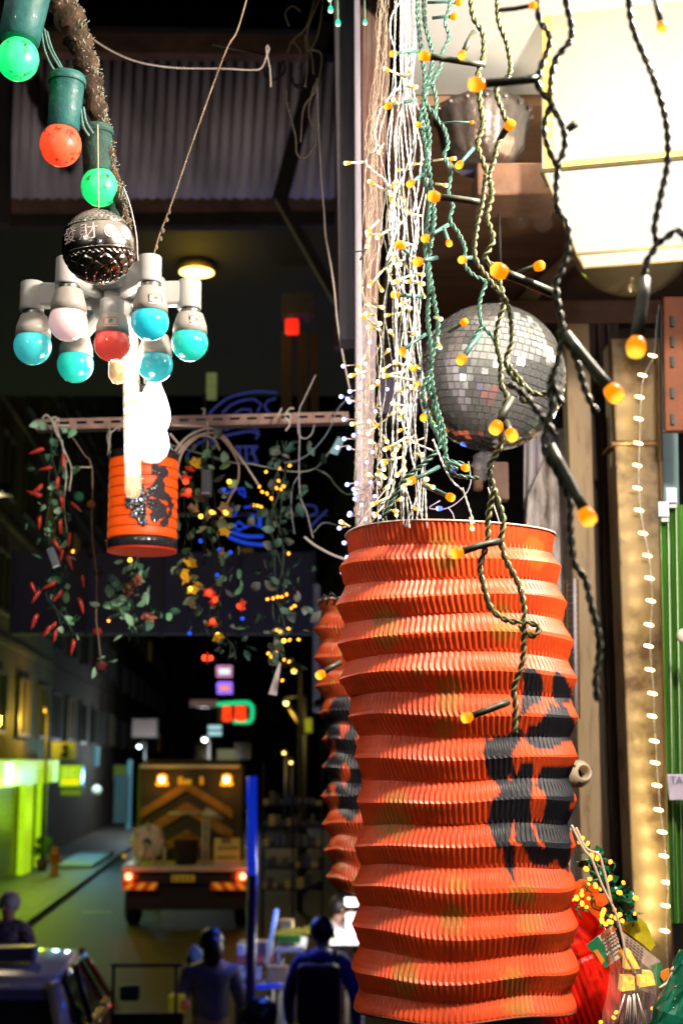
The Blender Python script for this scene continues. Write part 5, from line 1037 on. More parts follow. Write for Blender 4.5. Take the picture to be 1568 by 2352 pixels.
def led_mesh(name, mat, r, L):
    mb = MB().lathe([(1e-6, -r), (r * .8, -r * .6), (r, 0), (r * .95, L * .5), (r * .7, L), (1e-6, L * 1.1)], 10); me = bpy.data.meshes.new(name); me.from_pydata(mb.v, [], mb.f); me.materials.append(mat); me.polygons.foreach_set('use_smooth', [True] * len(mb.f)); return me
def glow_grad(name, c_tip, c_base, es, ln):
    m = bpy.data.materials.new(name); m.use_nodes = True; N = m.node_tree.nodes; L = m.node_tree.links; b = N['Principled BSDF']
    tc = N.new('ShaderNodeTexCoord'); sx = N.new('ShaderNodeSeparateXYZ'); mr = N.new('ShaderNodeMapRange'); mr.inputs['From Min'].default_value = -ln; mr.inputs['From Max'].default_value = ln
    rp = N.new('ShaderNodeValToRGB'); rp.color_ramp.elements[0].color = (*c_tip, 1); rp.color_ramp.elements[1].color = (*c_base, 1); rp.color_ramp.elements[0].position = .2; rp.color_ramp.elements[1].position = .5
    L.new(tc.outputs['Object'], sx.inputs[0]); L.new(sx.outputs[2], mr.inputs[0]); L.new(mr.outputs[0], rp.inputs[0]); L.new(rp.outputs[0], b.inputs['Emission Color'])
    b.inputs['Emission Strength'].default_value = es; b.inputs['Base Color'].default_value = (c_base[0] * .15, c_base[1] * .15, c_base[2] * .15, 1); b.inputs['Roughness'].default_value = .3; b.inputs['Specular IOR Level'].default_value = .04; m.cycles.emission_sampling = 'NONE'; return m
AMB = glow_grad('amber_led', (1, .62, .05), (.85, .22, .001), 1.5, .0045)
AMBL = led_mesh('bulb', AMB, .0042, .0048)
ORL = led_mesh('bulb', M('orange_fairy_led', emit=(1, .30, .02), es=5), .0028, .004); YEL = led_mesh('bulb', M('yellow_fairy_led', emit=(1, .55, .06), es=4), .0045, .004)
REDL = led_mesh('bulb', M('red_fairy_led', emit=(1, .07, .02), es=2.2), .006, .006); BLUL = led_mesh('bulb', M('blue_fairy_led', emit=(.02, .10, 1), es=1.0), .0042, .004)
def garland(label, spine, Y, leaves, nleaf, spread, lsize, extras=(), wires=3, wmat=None, cat='garland', group='artificial garlands on the slotted bar'):
    P3 = [Q(*zc3(*p), Y) for p in spine]; t = thing('garland', label, cat, P3[0], group); sp = spline(P3, .012)
    for k in range(wires):
        o = [p + Vector((.010 * math.sin(i * .35 + k * 2.1), .008 * math.cos(i * .3 + k), 0)) for i, p in enumerate(sp)]; MB().tube(o, .0014, 5).build('stem', wmat or M('dark_stem', (.02, .045, .03), .6), t)
    nleaf = int(nleaf * 1.1)
    for k in range(nleaf):
        p = sp[int((k + rnd.random()) / nleaf * (len(sp) - 1))] + Vector((rnd.gauss(0, spread), rnd.gauss(0, spread * .8), rnd.gauss(0, .012)))
        inst('leaf', rnd.choice(leaves), t, p, rot_rand(), lsize * rnd.uniform(.7, 1.3))
    for (kind, pts) in extras:
        for p in pts:
            pos = Q(*zc3(p[0], p[1]), Y - .03)
            if kind == 'chili': inst('chili', CH, t, pos, Quaternion((0, 1, 0), R(p[2])) @ Quaternion((0, 0, 1), rnd.uniform(0, 6)), rnd.uniform(.72, .92))
            elif kind in ('orange', 'yellow', 'red', 'blue'): inst('bulb', {'orange': ORL, 'yellow': YEL, 'red': REDL, 'blue': BLUL}[kind], t, pos, rot_rand(), 1)
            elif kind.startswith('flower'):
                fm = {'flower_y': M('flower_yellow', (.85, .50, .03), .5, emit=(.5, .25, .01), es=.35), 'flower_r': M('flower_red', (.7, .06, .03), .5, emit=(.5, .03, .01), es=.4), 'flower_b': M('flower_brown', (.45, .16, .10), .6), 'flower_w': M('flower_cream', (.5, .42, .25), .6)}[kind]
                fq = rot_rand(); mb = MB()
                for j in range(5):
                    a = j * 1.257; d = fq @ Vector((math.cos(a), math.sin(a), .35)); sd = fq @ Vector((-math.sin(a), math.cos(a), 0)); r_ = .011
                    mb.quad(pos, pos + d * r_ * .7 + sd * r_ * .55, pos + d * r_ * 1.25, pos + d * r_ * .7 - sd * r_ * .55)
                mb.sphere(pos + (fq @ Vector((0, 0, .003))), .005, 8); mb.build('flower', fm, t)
    return t
garland('garland of small red chilies and round green leaves, leftmost on the bar', [(160, 200), (150, 330), (140, 560), (130, 740), (190, 890), (130, 1000), (190, 1110), (220, 1200)], 2.7, LEAF2, 74, .017, .022,
 [('chili', [(95, 300, 80), (135, 385, 80), (165, 430, 10), (85, 520, 100), (178, 520, -5), (225, 550, -40), (78, 620, 10), (178, 635, 8), (180, 775, 0), (212, 810, -10), (150, 935, 55), (185, 980, 40), (282, 905, 0), (35, 940, -15), (72, 975, 25), (258, 1015, -25), (150, 1130, 35), (158, 1170, 20), (233, 1215, 0), (140, 735, -30), (222, 700, 10), (85, 465, 40), (182, 320, -10), (130, 1150, 40), (66, 1095, 30)]), ('orange', [(232, 793)])])
t = garland('bunch of ivy leaves with brown roses below the orange red lantern', [(540, 760), (520, 900), (500, 1000), (540, 1100), (530, 1230)], 2.72, LEAF2, 34, .022, .026, [('flower_b', [(490, 960), (500, 985), (550, 930), (605, 1110), (590, 1100)]), ('flower_w', [(510, 970)]), ('orange', [(405, 1127)])], 2)
garland('side spray of pale ivy leaves left of the brown roses', [(440, 980), (430, 1050), (480, 1090)], 2.7, LEAF2, 12, .014, .028, [], 1); garland('side spray of ivy with a teal bulb right of the brown roses', [(600, 1060), (640, 1090), (665, 1120)], 2.7, LEAF2, 9, .014, .026, [], 1)
garland('garland of yellow and red lit flowers beneath the beige cable coil', [(880, 230), (890, 500), (900, 700), (940, 860), (920, 1000), (910, 1160), (930, 1200)], 2.7, LEAF2[:2] + LEAF3[2:], 60, .028, .024,
 [('flower_y', [(830, 370), (965, 690), (790, 840), (765, 900), (775, 925), (930, 1200), (810, 970)]), ('flower_w', [(810, 590), (880, 610), (975, 600), (955, 640), (940, 800), (965, 580)]), ('flower_r', [(800, 385), (775, 440), (780, 510), (890, 985), (920, 1030), (1040, 1050), (905, 1130), (890, 1305)]), ('yellow', [(985, 455), (848, 622), (900, 603), (970, 605), (800, 972), (930, 1192), (508, 832)]), ('orange', [(910, 605), (963, 600)]), ('red', [(775, 455), (790, 500), (888, 990), (915, 1025), (1037, 1053), (905, 1130), (866, 1303), (897, 1305)]), ('blue', [(848, 742), (992, 795), (940, 782), (1050, 1115), (928, 905), (795, 1187), (960, 495)])], 4)
garland('outer strand of yellow bells left of the red flowers', [(780, 330), (790, 500), (800, 700), (780, 880), (800, 1050), (830, 1180)], 2.74, LEAF2, 26, .018, .024, [('flower_y', [(825, 365), (800, 850), (830, 955)]), ('flower_w', [(800, 1050), (770, 500)])], 2)
garland('dark leafy garland dotted with small orange lights', [(1240, 260), (1230, 420), (1210, 600), (1220, 760), (1230, 900), (1220, 1060), (1230, 1200), (1210, 1380)], 2.72, LEAF3, 95, .030, .026,
 [('orange', [(1162, 408), (1228, 390), (1275, 378), (1222, 450), (1132, 478), (1143, 502), (1167, 510), (1188, 533), (1215, 488), (1235, 490), (1250, 478), (1105, 567), (1123, 570), (1137, 575), (1178, 685), (1272, 800), (1168, 1023), (1197, 1020), (1217, 1012), (1240, 1010), (1262, 1000), (1285, 1065), (1303, 1055), (1215, 1172), (1232, 1178), (1273, 1165), (1252, 1222), (1275, 1220), (1322, 1217), (1172, 1285), (1187, 1300), (1213, 1278), (1250, 1312), (1275, 1322), (1243, 1412)]), ('yellow', [(1250, 1222)])], 5)
garland('low strand of twigs and red berries below the flower garland', [(930, 1180), (985, 1240), (990, 1320)], 2.76, LEAF3, 14, .022, .022, [('orange', [(1295, 1362)])], 2)
t = thing('jute_strand', 'thin brown jute strand with round discs and red pompoms', 'garland', Q(208, 1070, 2.7), 'artificial garlands on the slotted bar')
MB().tube(qpath([zc3(*p) for p in ((210, 210), (290, 330), (325, 390), (325, 700), (345, 900), (345, 1130), (355, 1200), (368, 1330))], 2.7, .01), .0016, 6).build('strand', M('jute', (.22, .15, .10), .9), t)
MB().tube(qpath([zc3(*p) for p in ((150, 180), (185, 290), (225, 390), (215, 500))], 2.7, .01), .0016, 6).build('strand', WCORD, t); MB().tube(qpath([zc3(*p) for p in ((180, 250), (200, 420), (190, 560), (205, 700))], 2.69, .01), .0014, 6).build('strand', WCORD, t); MB().tube(qpath([zc3(225, 385), zc3(325, 385)], 2.7, .01), .0014, 6).build('strand', WCORD, t)
for x, y, r, m_ in ((320, 565, 13, 'disc_amber'), (262, 528, 15, 'disc_green'), (325, 800, 15, 'disc_dark'), (355, 890, 14, 'disc_dark'), (350, 1180, 14, 'pom_red'), (368, 1345, 18, 'pom_dark'), (232, 795, 12, 'disc_amber'), (415, 925, 14, 'disc_slate')):
    MB().sphere(Q(*zc3(x, y), 2.71), px(2.71, r * .8), 16).build('pompom', M(m_, {'disc_amber': (.35, .14, .02), 'disc_green': (.05, .35, .2), 'disc_dark': (.015, .012, .01), 'pom_red': (.30, .02, .015), 'pom_dark': (.10, .02, .02), 'disc_slate': (.05, .10, .14)}[m_], .8, bump=.5, scale=200), t)
for k, (x, y) in enumerate(((350, 1310), (340, 1350), (395, 1330))): inst('leaf', LEAF2[1], t, Q(*zc3(x, y), 2.69), rot_rand(), .025)
def pack(x0, y0, x1, y1, Y, lb, rz=0):
    c = Q((x0 + x1) / 2, (y0 + y1) / 2, Y); w_, h_ = px(Y, x1 - x0), px(Y, y1 - y0); rot = Matrix.Rotation(R(rz), 3, 'Y'); t = thing('battery_box', lb, 'battery box', c)
    MB().box(c, (w_, .022, h_), rot=rot).build('case', M('battery_case', (.10, .13, .18), .35, var=.1), t, bevel=.002); MB().box(c + rot @ Vector((0, -.012, -h_ * .44)), (w_ * .8, .004, h_ * .07), rot=rot).build('lid_edge', M('pale_case_edge', (.55, .62, .8), .3), t, smooth=False)
pack(463, 1080, 487, 1140, 2.66, 'blue grey battery box inside the beige cable coil'); pack(116, 1258, 134, 1308, 2.66, 'blue grey battery box tilted among the chilies', -22)
t = thing('white_tag', 'long white paper tag hanging from the dark leafy garland', 'tag', Q(630, 1560, 2.7)); MB().slab([Q(641, 1520, 2.7), Q(645, 1524, 2.7), Q(636, 1598, 2.7), Q(616, 1594, 2.7)], (0, .002, 0)).build('card', M('tag_card', (.62, .58, .66), .6), t, smooth=False)
t = thing('red_fitting', 'small teal plastic scrap hung near the cool white lights', 'plastic scrap', Q(780, 1020, 2.6)); MB().slab([Q(756, 1040, 2.6), Q(776, 1002, 2.6), Q(792, 1010, 2.6), Q(775, 1046, 2.6)], (0, .003, 0)).build('scrap', M('teal_scrap', (.12, .28, .38), .4), t, smooth=False); t.name = 'plastic_scrap'

# ---- orange red sequin lantern
t = thing('sequin_lantern', 'small orange red cylinder lantern with a dark sequined character', 'paper lantern', Q(327, 1250, 2.5)); Yc = 2.5
c0 = Q(327, 1240, Yc); c1 = Q(325, 1060, Yc); Hh = (c1 - c0).length; rad = px(Yc, 79)
prof = []; nb_ = 8
for i in range(nb_):
    for k in range(5): f = k / 4; prof.append((rad * (.985 + .022 * math.sin(math.pi * min(1, max(0, f)))) , Hh * (i + f * .97) / nb_))
MB().lathe(prof, 48, c0).build('shade', M('lantern_orange', (.85, .09, .015), .45, emit=(1, .10, .003), es=.62, var=.15, scale=8), t)
for i in range(nb_ + 1): MB().tube([c0 + Vector((math.cos(a) * rad * 1.003, math.sin(a) * rad * 1.003, Hh * i / nb_)) for a in [k * math.pi / 24 for k in range(49)]], .0007, 4).build('rib', M('dark_red_rib', (.12, .01, .005), .5), t)
MB().lathe([(rad * .97, -.018), (rad * 1.02, -.017), (rad * 1.02, -.003), (rad * .98, 0)], 48, c0).build('bottom_ring', M('black_lacquer', (.03, .03, .035), .12, coat=1), t); MB().lathe([(rad * .97, -.022), (rad * 1.0, -.022), (rad * 1.0, -.0185), (rad * .97, -.0185)], 48, c0).build('bottom_trim', M('red_trim', (.5, .03, .01), .4, emit=(.6, .03, .0), es=.4), t)
MB().lathe([(rad * .98, Hh + .001), (rad * 1.01, Hh + .002), (rad * 1.01, Hh + .014), (rad * .9, Hh + .016)], 48, c0).build('top_ring', M('black_lacquer'), t)
def zl(a, b): return (200.9 + .1648 * a, 976 + .1648 * b)   # measured on an enlarged view
FU = [[(950, 560), (1010, 530), (1040, 580), (1140, 590), (1150, 700), (1080, 760), (1120, 830), (1120, 940), (1180, 1000), (1205, 1120), (1190, 1260), (1140, 1340), (1150, 1390), (1080, 1430), (1050, 1350), (1120, 1300), (1170, 1180), (1140, 1060), (1060, 1040), (960, 1000), (900, 960), (880, 900), (960, 850), (1040, 700), (950, 680)],
 [(780, 650), (820, 660), (840, 740), (800, 800), (860, 840), (860, 950), (940, 1000), (880, 1060), (890, 1180), (880, 1260), (900, 1380), (840, 1430), (780, 1380), (770, 1320), (690, 1280), (680, 1210), (720, 1100), (680, 1160), (640, 1170), (600, 1080), (610, 1020), (720, 1020), (760, 960), (780, 840)],
 [(900, 1020), (1030, 1040), (1140, 1150), (1120, 1280), (1020, 1340), (1000, 1370), (940, 1320), (930, 1250), (960, 1200), (900, 1130)]]
def on_cyl(x, y, e):
    p = Q(x, y, Yc); dx = max(-rad * .97, min(rad * .97, p.x - c0.x)); return Vector((c0.x + dx * (1 + e / rad), c0.y - math.sqrt(max(0, rad * rad - dx * dx)) - e, Q(x, y, Yc - math.sqrt(max(0, rad * rad - dx * dx))).z))
gly = MB(); step = 3.2; sq = []
gx = 290
while gx < 404:
    gy = 1055
    while gy < 1215:
        zx, zy = (gx - 200.9) / .1648, (gy - 976) / .1648
        if any(inside((zx, zy), s) for s in FU): sq.append((gx + rnd.uniform(-.6, .6), gy + rnd.uniform(-.6, .6)))
        gy += step
    gx += step
for x, y in sq:
    a, b, c, d = on_cyl(x - 2, y + 2, .0025), on_cyl(x + 2, y + 2, .0025), on_cyl(x + 2, y - 2, .0025), on_cyl(x - 2, y - 2, .0025); gly.quad(a, b, c, d)
gly.build('character', M('black_felt', (.03, .025, .035), .7), t, smooth=False)
sm_e = MB()
sqm = bpy.data.meshes.new('sequin'); s8 = [(math.cos(k * math.pi / 4), math.sin(k * math.pi / 4), 0) for k in range(8)]; sqm.from_pydata(s8 + [(0, 0, .35)], [], [(k, (k + 1) % 8, 8) for k in range(8)]); sqm.materials.append(M('sequin_foil', (.75, .8, .9), .12, 1, var=.1))
lft = sorted(sq, key=lambda p: p[0] + rnd.uniform(0, 60))
for k, (x, y) in enumerate(lft[:260]):
    p = on_cyl(x, y, .0042); n = Vector((p.x - c0.x, p.y - c0.y, 0)).normalized(); n = (n + Vector((rnd.gauss(0, .35), rnd.gauss(0, .35), rnd.gauss(0, .35)))).normalized(); inst('sequin', sqm, t, p, qz(n), .0017 if x < 350 else .0013)
MB().tube([c1 + Vector((-rad, 0, .01)), c1 + Vector((-rad * .9, -.01, .05)), Q(300, 960, 2.6)], .001, 5).build('cord', WCORD, t); MB().tube([c1 + Vector((rad, 0, .01)), c1 + Vector((rad * .6, -.01, .06)), Q(340, 962, 2.6)], .001, 5).build('cord', WCORD, t)
lamp('glow', c0 + Vector((0, 0, Hh * .5)), .35, (1, .45, .1), .02, t)

# ================================================================ LEFT FOREGROUND: rope, festoon bulbs, silver ball, bulb cluster
YF = 1.5
t = thing('branch', 'thick crusted brown branch coming down from the top left', 'branch', Q(150, 0, YF + .05))
pth = qpath([(110, -60), (140, 0), (172, 70), (196, 140), (214, 210), (226, 270), (240, 330), (258, 400), (276, 460), (292, 520)], YF + .06, .004); n = len(pth)
mb = MB(); mb.tube(pth, [px(YF, 44 - 35 * (i / n) ** .8) * (1 + .18 * math.sin(i * .9) + .15 * rnd.random()) for i in range(n)], 14)
for i, v in enumerate(mb.v): mb.v[i] = v + Vector((rnd.gauss(0, .0011), rnd.gauss(0, .0011), rnd.gauss(0, .0011)))
mb.build('bark', M('crusted_bark', (.10, .058, .032), .9, c2=(.008, .005, .003), scale=45, thr=(.35, .65), bump=1), t)
fz = MB()
for k in range(420):
    p = pth[rnd.randrange(n)]; i_ = pth.index(p); r_ = px(YF, 44 - 35 * (i_ / n) ** .8); a = rnd.uniform(-1.6, 1.2); d = Vector((math.cos(a), -abs(math.sin(a)), rnd.gauss(0, .3))); s0 = p + d * r_ * 1.02
    fz.tube([s0, s0 + d * .002 + Vector((rnd.gauss(0, .002), rnd.gauss(0, .002), rnd.gauss(0, .003)))], .0005, 3)
o = fz.build('lint', M('grey_lint', (.38, .38, .32), .9), t); o['kind'] = 'stuff'
SOCK = M('teal_socket', (.015, .11, .11), .5, var=.35, scale=40, bump=.3, coat=.15); SOCK2 = M('teal_socket_dusty', (.025, .07, .06), .8, var=.5, scale=60, bump=.6)
def festoon(x0, y0, x1, y1, w_, label, bc_, bulb_m, Y=YF, r=48, rimf=1.08, bulb=True, smat=None):
    t = thing('festoon_bulb', label, 'festoon bulb', Q(x1, y1, Y), 'coloured festoon bulbs at top left'); a, b = Q(x0, y0, Y), Q(x1, y1, Y); d = b - a; L = d.length; q = qz(d); rw = px(Y, w_ / 2)
    MB().lathe([(rw * .55, -.006), (rw * .98, -.003), (rw * 1.06, .002), (rw * 1.04, L * .10), (rw * .97, L * .12), (rw * .93, L * .5), (rw * .90, L * .98), (rw * .8, L)], 32, a, q).build('socket', smat or SOCK, t)
    MB().tube([a + q @ Vector((math.cos(k * .26) * rw * 1.03, math.sin(k * .26) * rw * 1.03, L * .115)) for k in range(25)], .0007, 4).build('ring_ridge', SOCK2, t)
    if bulb:
        rb = px(Y, r); c = Q(bc_[0], bc_[1], Y); MB().sphere(c, rb, 32, 1.06, q).build('bulb', bulb_m, t)
    return t
GB = M('green_bulb_glow', (.05, .6, .25), .35, emit=(.004, .80, .17), es=1.1, c2=(.005, .05, .02), scale=46, thr=(.36, .45), sample=True); RB = M('red_bulb_glow', (.8, .1, .05), .35, emit=(1, .05, .012), es=1.15, c2=(.15, .01, .0), scale=48, thr=(.38, .47), sample=True)
festoon(72, -40, 44, 95, 112, 'large green glowing bulb cut by the top left corner', (42, 136), GB, 1.45, 51)
festoon(156, 180, 146, 300, 86, 'red glowing bulb with dirt specks in the second teal socket', (140, 333), RB, 1.5, 50)
festoon(222, 300, 226, 400, 78, 'dirt speckled green glowing bulb just above the silver ball', (230, 430), GB, 1.56, 45, smat=SOCK2)
festoon(264, 452, 274, 520, 60, 'dark teal socket half hidden behind the silver ball', (272, 500), GB, 1.62, 40, bulb=False, smat=SOCK2)
cords('festoon_cable', 'teal double cable looping between the festoon sockets', [[(96, 70), (102, 110), (118, 150), (140, 178), (150, 190)], [(102, 66), (112, 108), (132, 146), (152, 172), (160, 184)], [(108, 72), (120, 112), (140, 150), (156, 180)], [(186, 250), (192, 290), (205, 312)], [(192, 246), (199, 280), (214, 306)]], YF, 3.2, M('dusty_teal_cable', (.10, .22, .20), .6, var=.4, scale=60), 'cable')
cords('cord', 'thin white cord arcing from the branch across the tin canopy', [[(198, 80), (256, 117), (319, 143), (403, 156), (513, 158), (574, 161), (600, 157), (612, 130), (618, 110), (614, 104), (612, 118), (620, 160), (622, 200)]], 2.2, 2.0, M('cotton_cord', (.62, .52, .50), .7))
cords('cord', 'knotted brown cord slanting down to the white socket cluster', [[(572, -20), (545, 70), (524, 106), (494, 183), (439, 337), (399, 454), (382, 500), (366, 542), (352, 590)]], 1.75, 2.0, M('grimy_cord', (.26, .19, .13), .9, var=.4, scale=60))
MBk = MB()
for (x, y, r) in ((389, 487, 4), (384, 505, 4), (374, 530, 5), (370, 548, 4), (530, 95, 3), (360, 568, 4)): MBk.sphere(Q(x, y, 1.75), px(1.75, r), 10, 1.5)
o = MBk.build('knots', M('grimy_cord'), bpy.data.objects['cord.001']); o['kind'] = 'stuff'
cords('cord', 'pale string running past the right side of the silver ball', [[(284, 430), (296, 462), (306, 500), (314, 545), (317, 600)]], 1.5, 1.9, M('cotton_cord')); cords('cord', 'fine string the silver ball hangs on', [[(225, 286), (226, 380), (227, 480)]], 1.40, 1.7, M('fine_string', (.5, .42, .3), .8))
cords('cable', 'long pale cable dropping beside the brown post', [[(727, 180), (731, 289), (737, 405), (744, 488), (748, 545), (759, 607), (768, 670), (775, 744), (790, 831), (803, 895)]], 2.3, 2.4, M('pale_grey_cable', (.50, .42, .38), .5), 'cable')
cords('cable_loops', 'tangled dusty cable loops hanging before the tin canopy', [[(742, -10), (734, 62), (719, 106), (705, 118), (715, 114), (737, 124), (736, 162), (722, 212), (697, 249), (690, 327)], [(656, 200), (660, 243), (678, 311), (681, 352), (700, 363), (725, 324), (709, 265), (715, 218), (724, 190)], [(725, -10), (703, 62), (672, 93), (660, 120)], [(735, -5), (712, 50), (705, 90), (716, 130), (720, 170)], [(664, 60), (655, 30), (672, 14), (690, 26)], [(672, 93), (690, 120), (685, 160)], [(700, 80), (706, 150), (700, 200)]], 2.3, 2.5, M('dusty_brown_cable', (.26, .21, .15), .7), 'cable')
cords('cable_loops', 'dark cable loop and coil in front of the timber beam', [[(487, 102), (530, 112), (600, 125), (618, 130)], [(605, 148), (608, 172), (616, 182), (640, 180), (655, 160), (650, 140)], [(670, 150), (672, 190), (695, 195), (712, 185), (718, 140)], [(668, 170), (680, 200), (710, 200)]], 2.4, 2.6, M('black_cable', (.02, .016, .014), .6), 'cable')
# silver ball
t = thing('silver_ball', 'pierced silver ornament ball with Chinese characters round its band', 'ornament', Q(228, 568, 1.42)); Ys = 1.42; bc2 = Q(228, 568, Ys); Rs = px(Ys, 88)
rotS = Matrix.Rotation(R(-6), 3, 'Y') @ Matrix.Rotation(R(6), 3, 'X'); NT, NP = 150, 260; mb = MB()
def relief(th, ph):
    z = math.cos(th)
    if .52 > z > -.22: return .0
    k = 10; u = ph * k / math.pi; v = th * 8
    a = math.sin(u * math.pi / 1) * math.cos(v * 2); r2 = math.sin(u * math.pi * .5 + v) * math.sin(u * math.pi * .5 - v); h_ = abs(r2) ** .6
    if z > .52: u2 = ph * 14; h_ = abs(math.sin(u2 + v * 2) * math.cos(v * 3)) ** .5
    if abs(z - .52) < .03 or abs(z + .22) < .03: return .012
    if -.22 > z > -.36 or .62 > z > .52: h_ = .5 + .5 * math.sin(ph * 36) * math.sin(th * 60)
    return .060 * min(1, h_ * 1.5) - .045
for i in range(NT + 1):
    th = math.pi * i / NT
    for j in range(NP):
        ph = 2 * math.pi * j / NP; r_ = Rs * (1 + relief(th, ph)); mb.v.append(bc2 + rotS @ Vector((r_ * math.sin(th) * math.cos(ph), r_ * math.sin(th) * math.sin(ph), r_ * math.cos(th))))
for i in range(NT):
    for j in range(NP): a = i * NP + j; b = i * NP + (j + 1) % NP; mb.f.append((a, a + NP, b + NP, b))
mb.build('shell', M('dark_silver', (.50, .46, .42), .2, 1, var=.3, scale=30), t)
def on_ball(az, el, e=1.006): return bc2 + rotS @ (Vector((math.cos(el) * math.sin(az), -math.cos(el) * math.cos(az), math.sin(el))) * Rs * e)
FR = M('frosted_print', (.85, .68, .68), .7)
for chs, az0 in (('發', -.72), ('財', -.12)):
    v, f = text_faces(chs, .52); mb = MB(); mb.f = f; mb.v = [on_ball(az0 + a * 1.05, .17 + b * .95, 1.022) for a, b in v]; mb.build('character', FR, t, smooth=False)
for az0 in (.48, .98):
    for rr_ in (.17, .10): MB().tube([on_ball(az0 + rr_ * math.cos(k * .314), .17 + rr_ * math.sin(k * .314), 1.004) for k in range(21)], .0011, 4).build('emblem', FR, t)
    for k in range(4): MB().tube([on_ball(az0 - .12, .08 + k * .06, 1.004), on_ball(az0 + .12, .10 + k * .06, 1.004)], .0010, 4).build('emblem', FR, t)
for el in (math.asin(.52), math.asin(-.22)): MB().tube([on_ball(k * math.pi / 24, el, 1.0) for k in range(49)], .0009, 5).build('seam_ring', M('dark_silver'), t)
MB().lathe([(.002, Rs * .98), (.006, Rs * 1.0), (.004, Rs * 1.06), (1e-6, Rs * 1.07)], 12, bc2, rotS).build('hanging_cap', M('dark_silver'), t)
# white socket cluster
t = thing('socket_cluster', 'white plastic multi socket holder with arms for seven coloured bulbs', 'lamp holder', Q(257, 650, 1.65)); hub = Q(257, 668, 1.66)
MB().lathe([(.02, -.014), (.062, -.010), (.068, 0), (.066, .012), (.03, .02), (.02, .03), (1e-6, .03)], 36, hub).build('hub', WPLAST, t); MB().lathe([(.018, -.035), (.03, -.012)], 24, hub).build('hub_cone', WPLAST, t)
SK = [('A', 76, 650, 716, 795, 1.66, 'cyan_pearl', (.045, .46, .50), 'cyan bulb at the far left of the white socket cluster', 45, 0), ('B', 157, 594, 656, 740, 1.57, 'pink_pearl', (.82, .56, .56), 'pale pink pearl bulb at upper left of the cluster', 46, 0), ('C', 258, 690, 732, 790, 1.60, 'coral_red', (.75, .07, .05), 'coral red bulb with a paper sticker in the middle of the cluster', 43, 1), ('D', 345, 590, 652, 740, 1.57, 'sky_cyan', (.02, .50, .62), 'bright cyan bulb with a paper sticker beside the silver ball', 45, 1), ('E', 436, 646, 712, 788, 1.66, 'turquoise', (.02, .55, .44), 'turquoise bulb with a paper sticker at the far right of the cluster', 44, 1), ('F', 174, 742, 760, 838, 1.73, 'sea_green', (.02, .52, .42), 'sea green bulb lowest at left of the cluster', 43, 0), ('G', 357, 742, 760, 838, 1.73, 'half_teal', (.03, .32, .38), 'teal bulb with a silvery patch lowest at right of the cluster', 42, 0)]
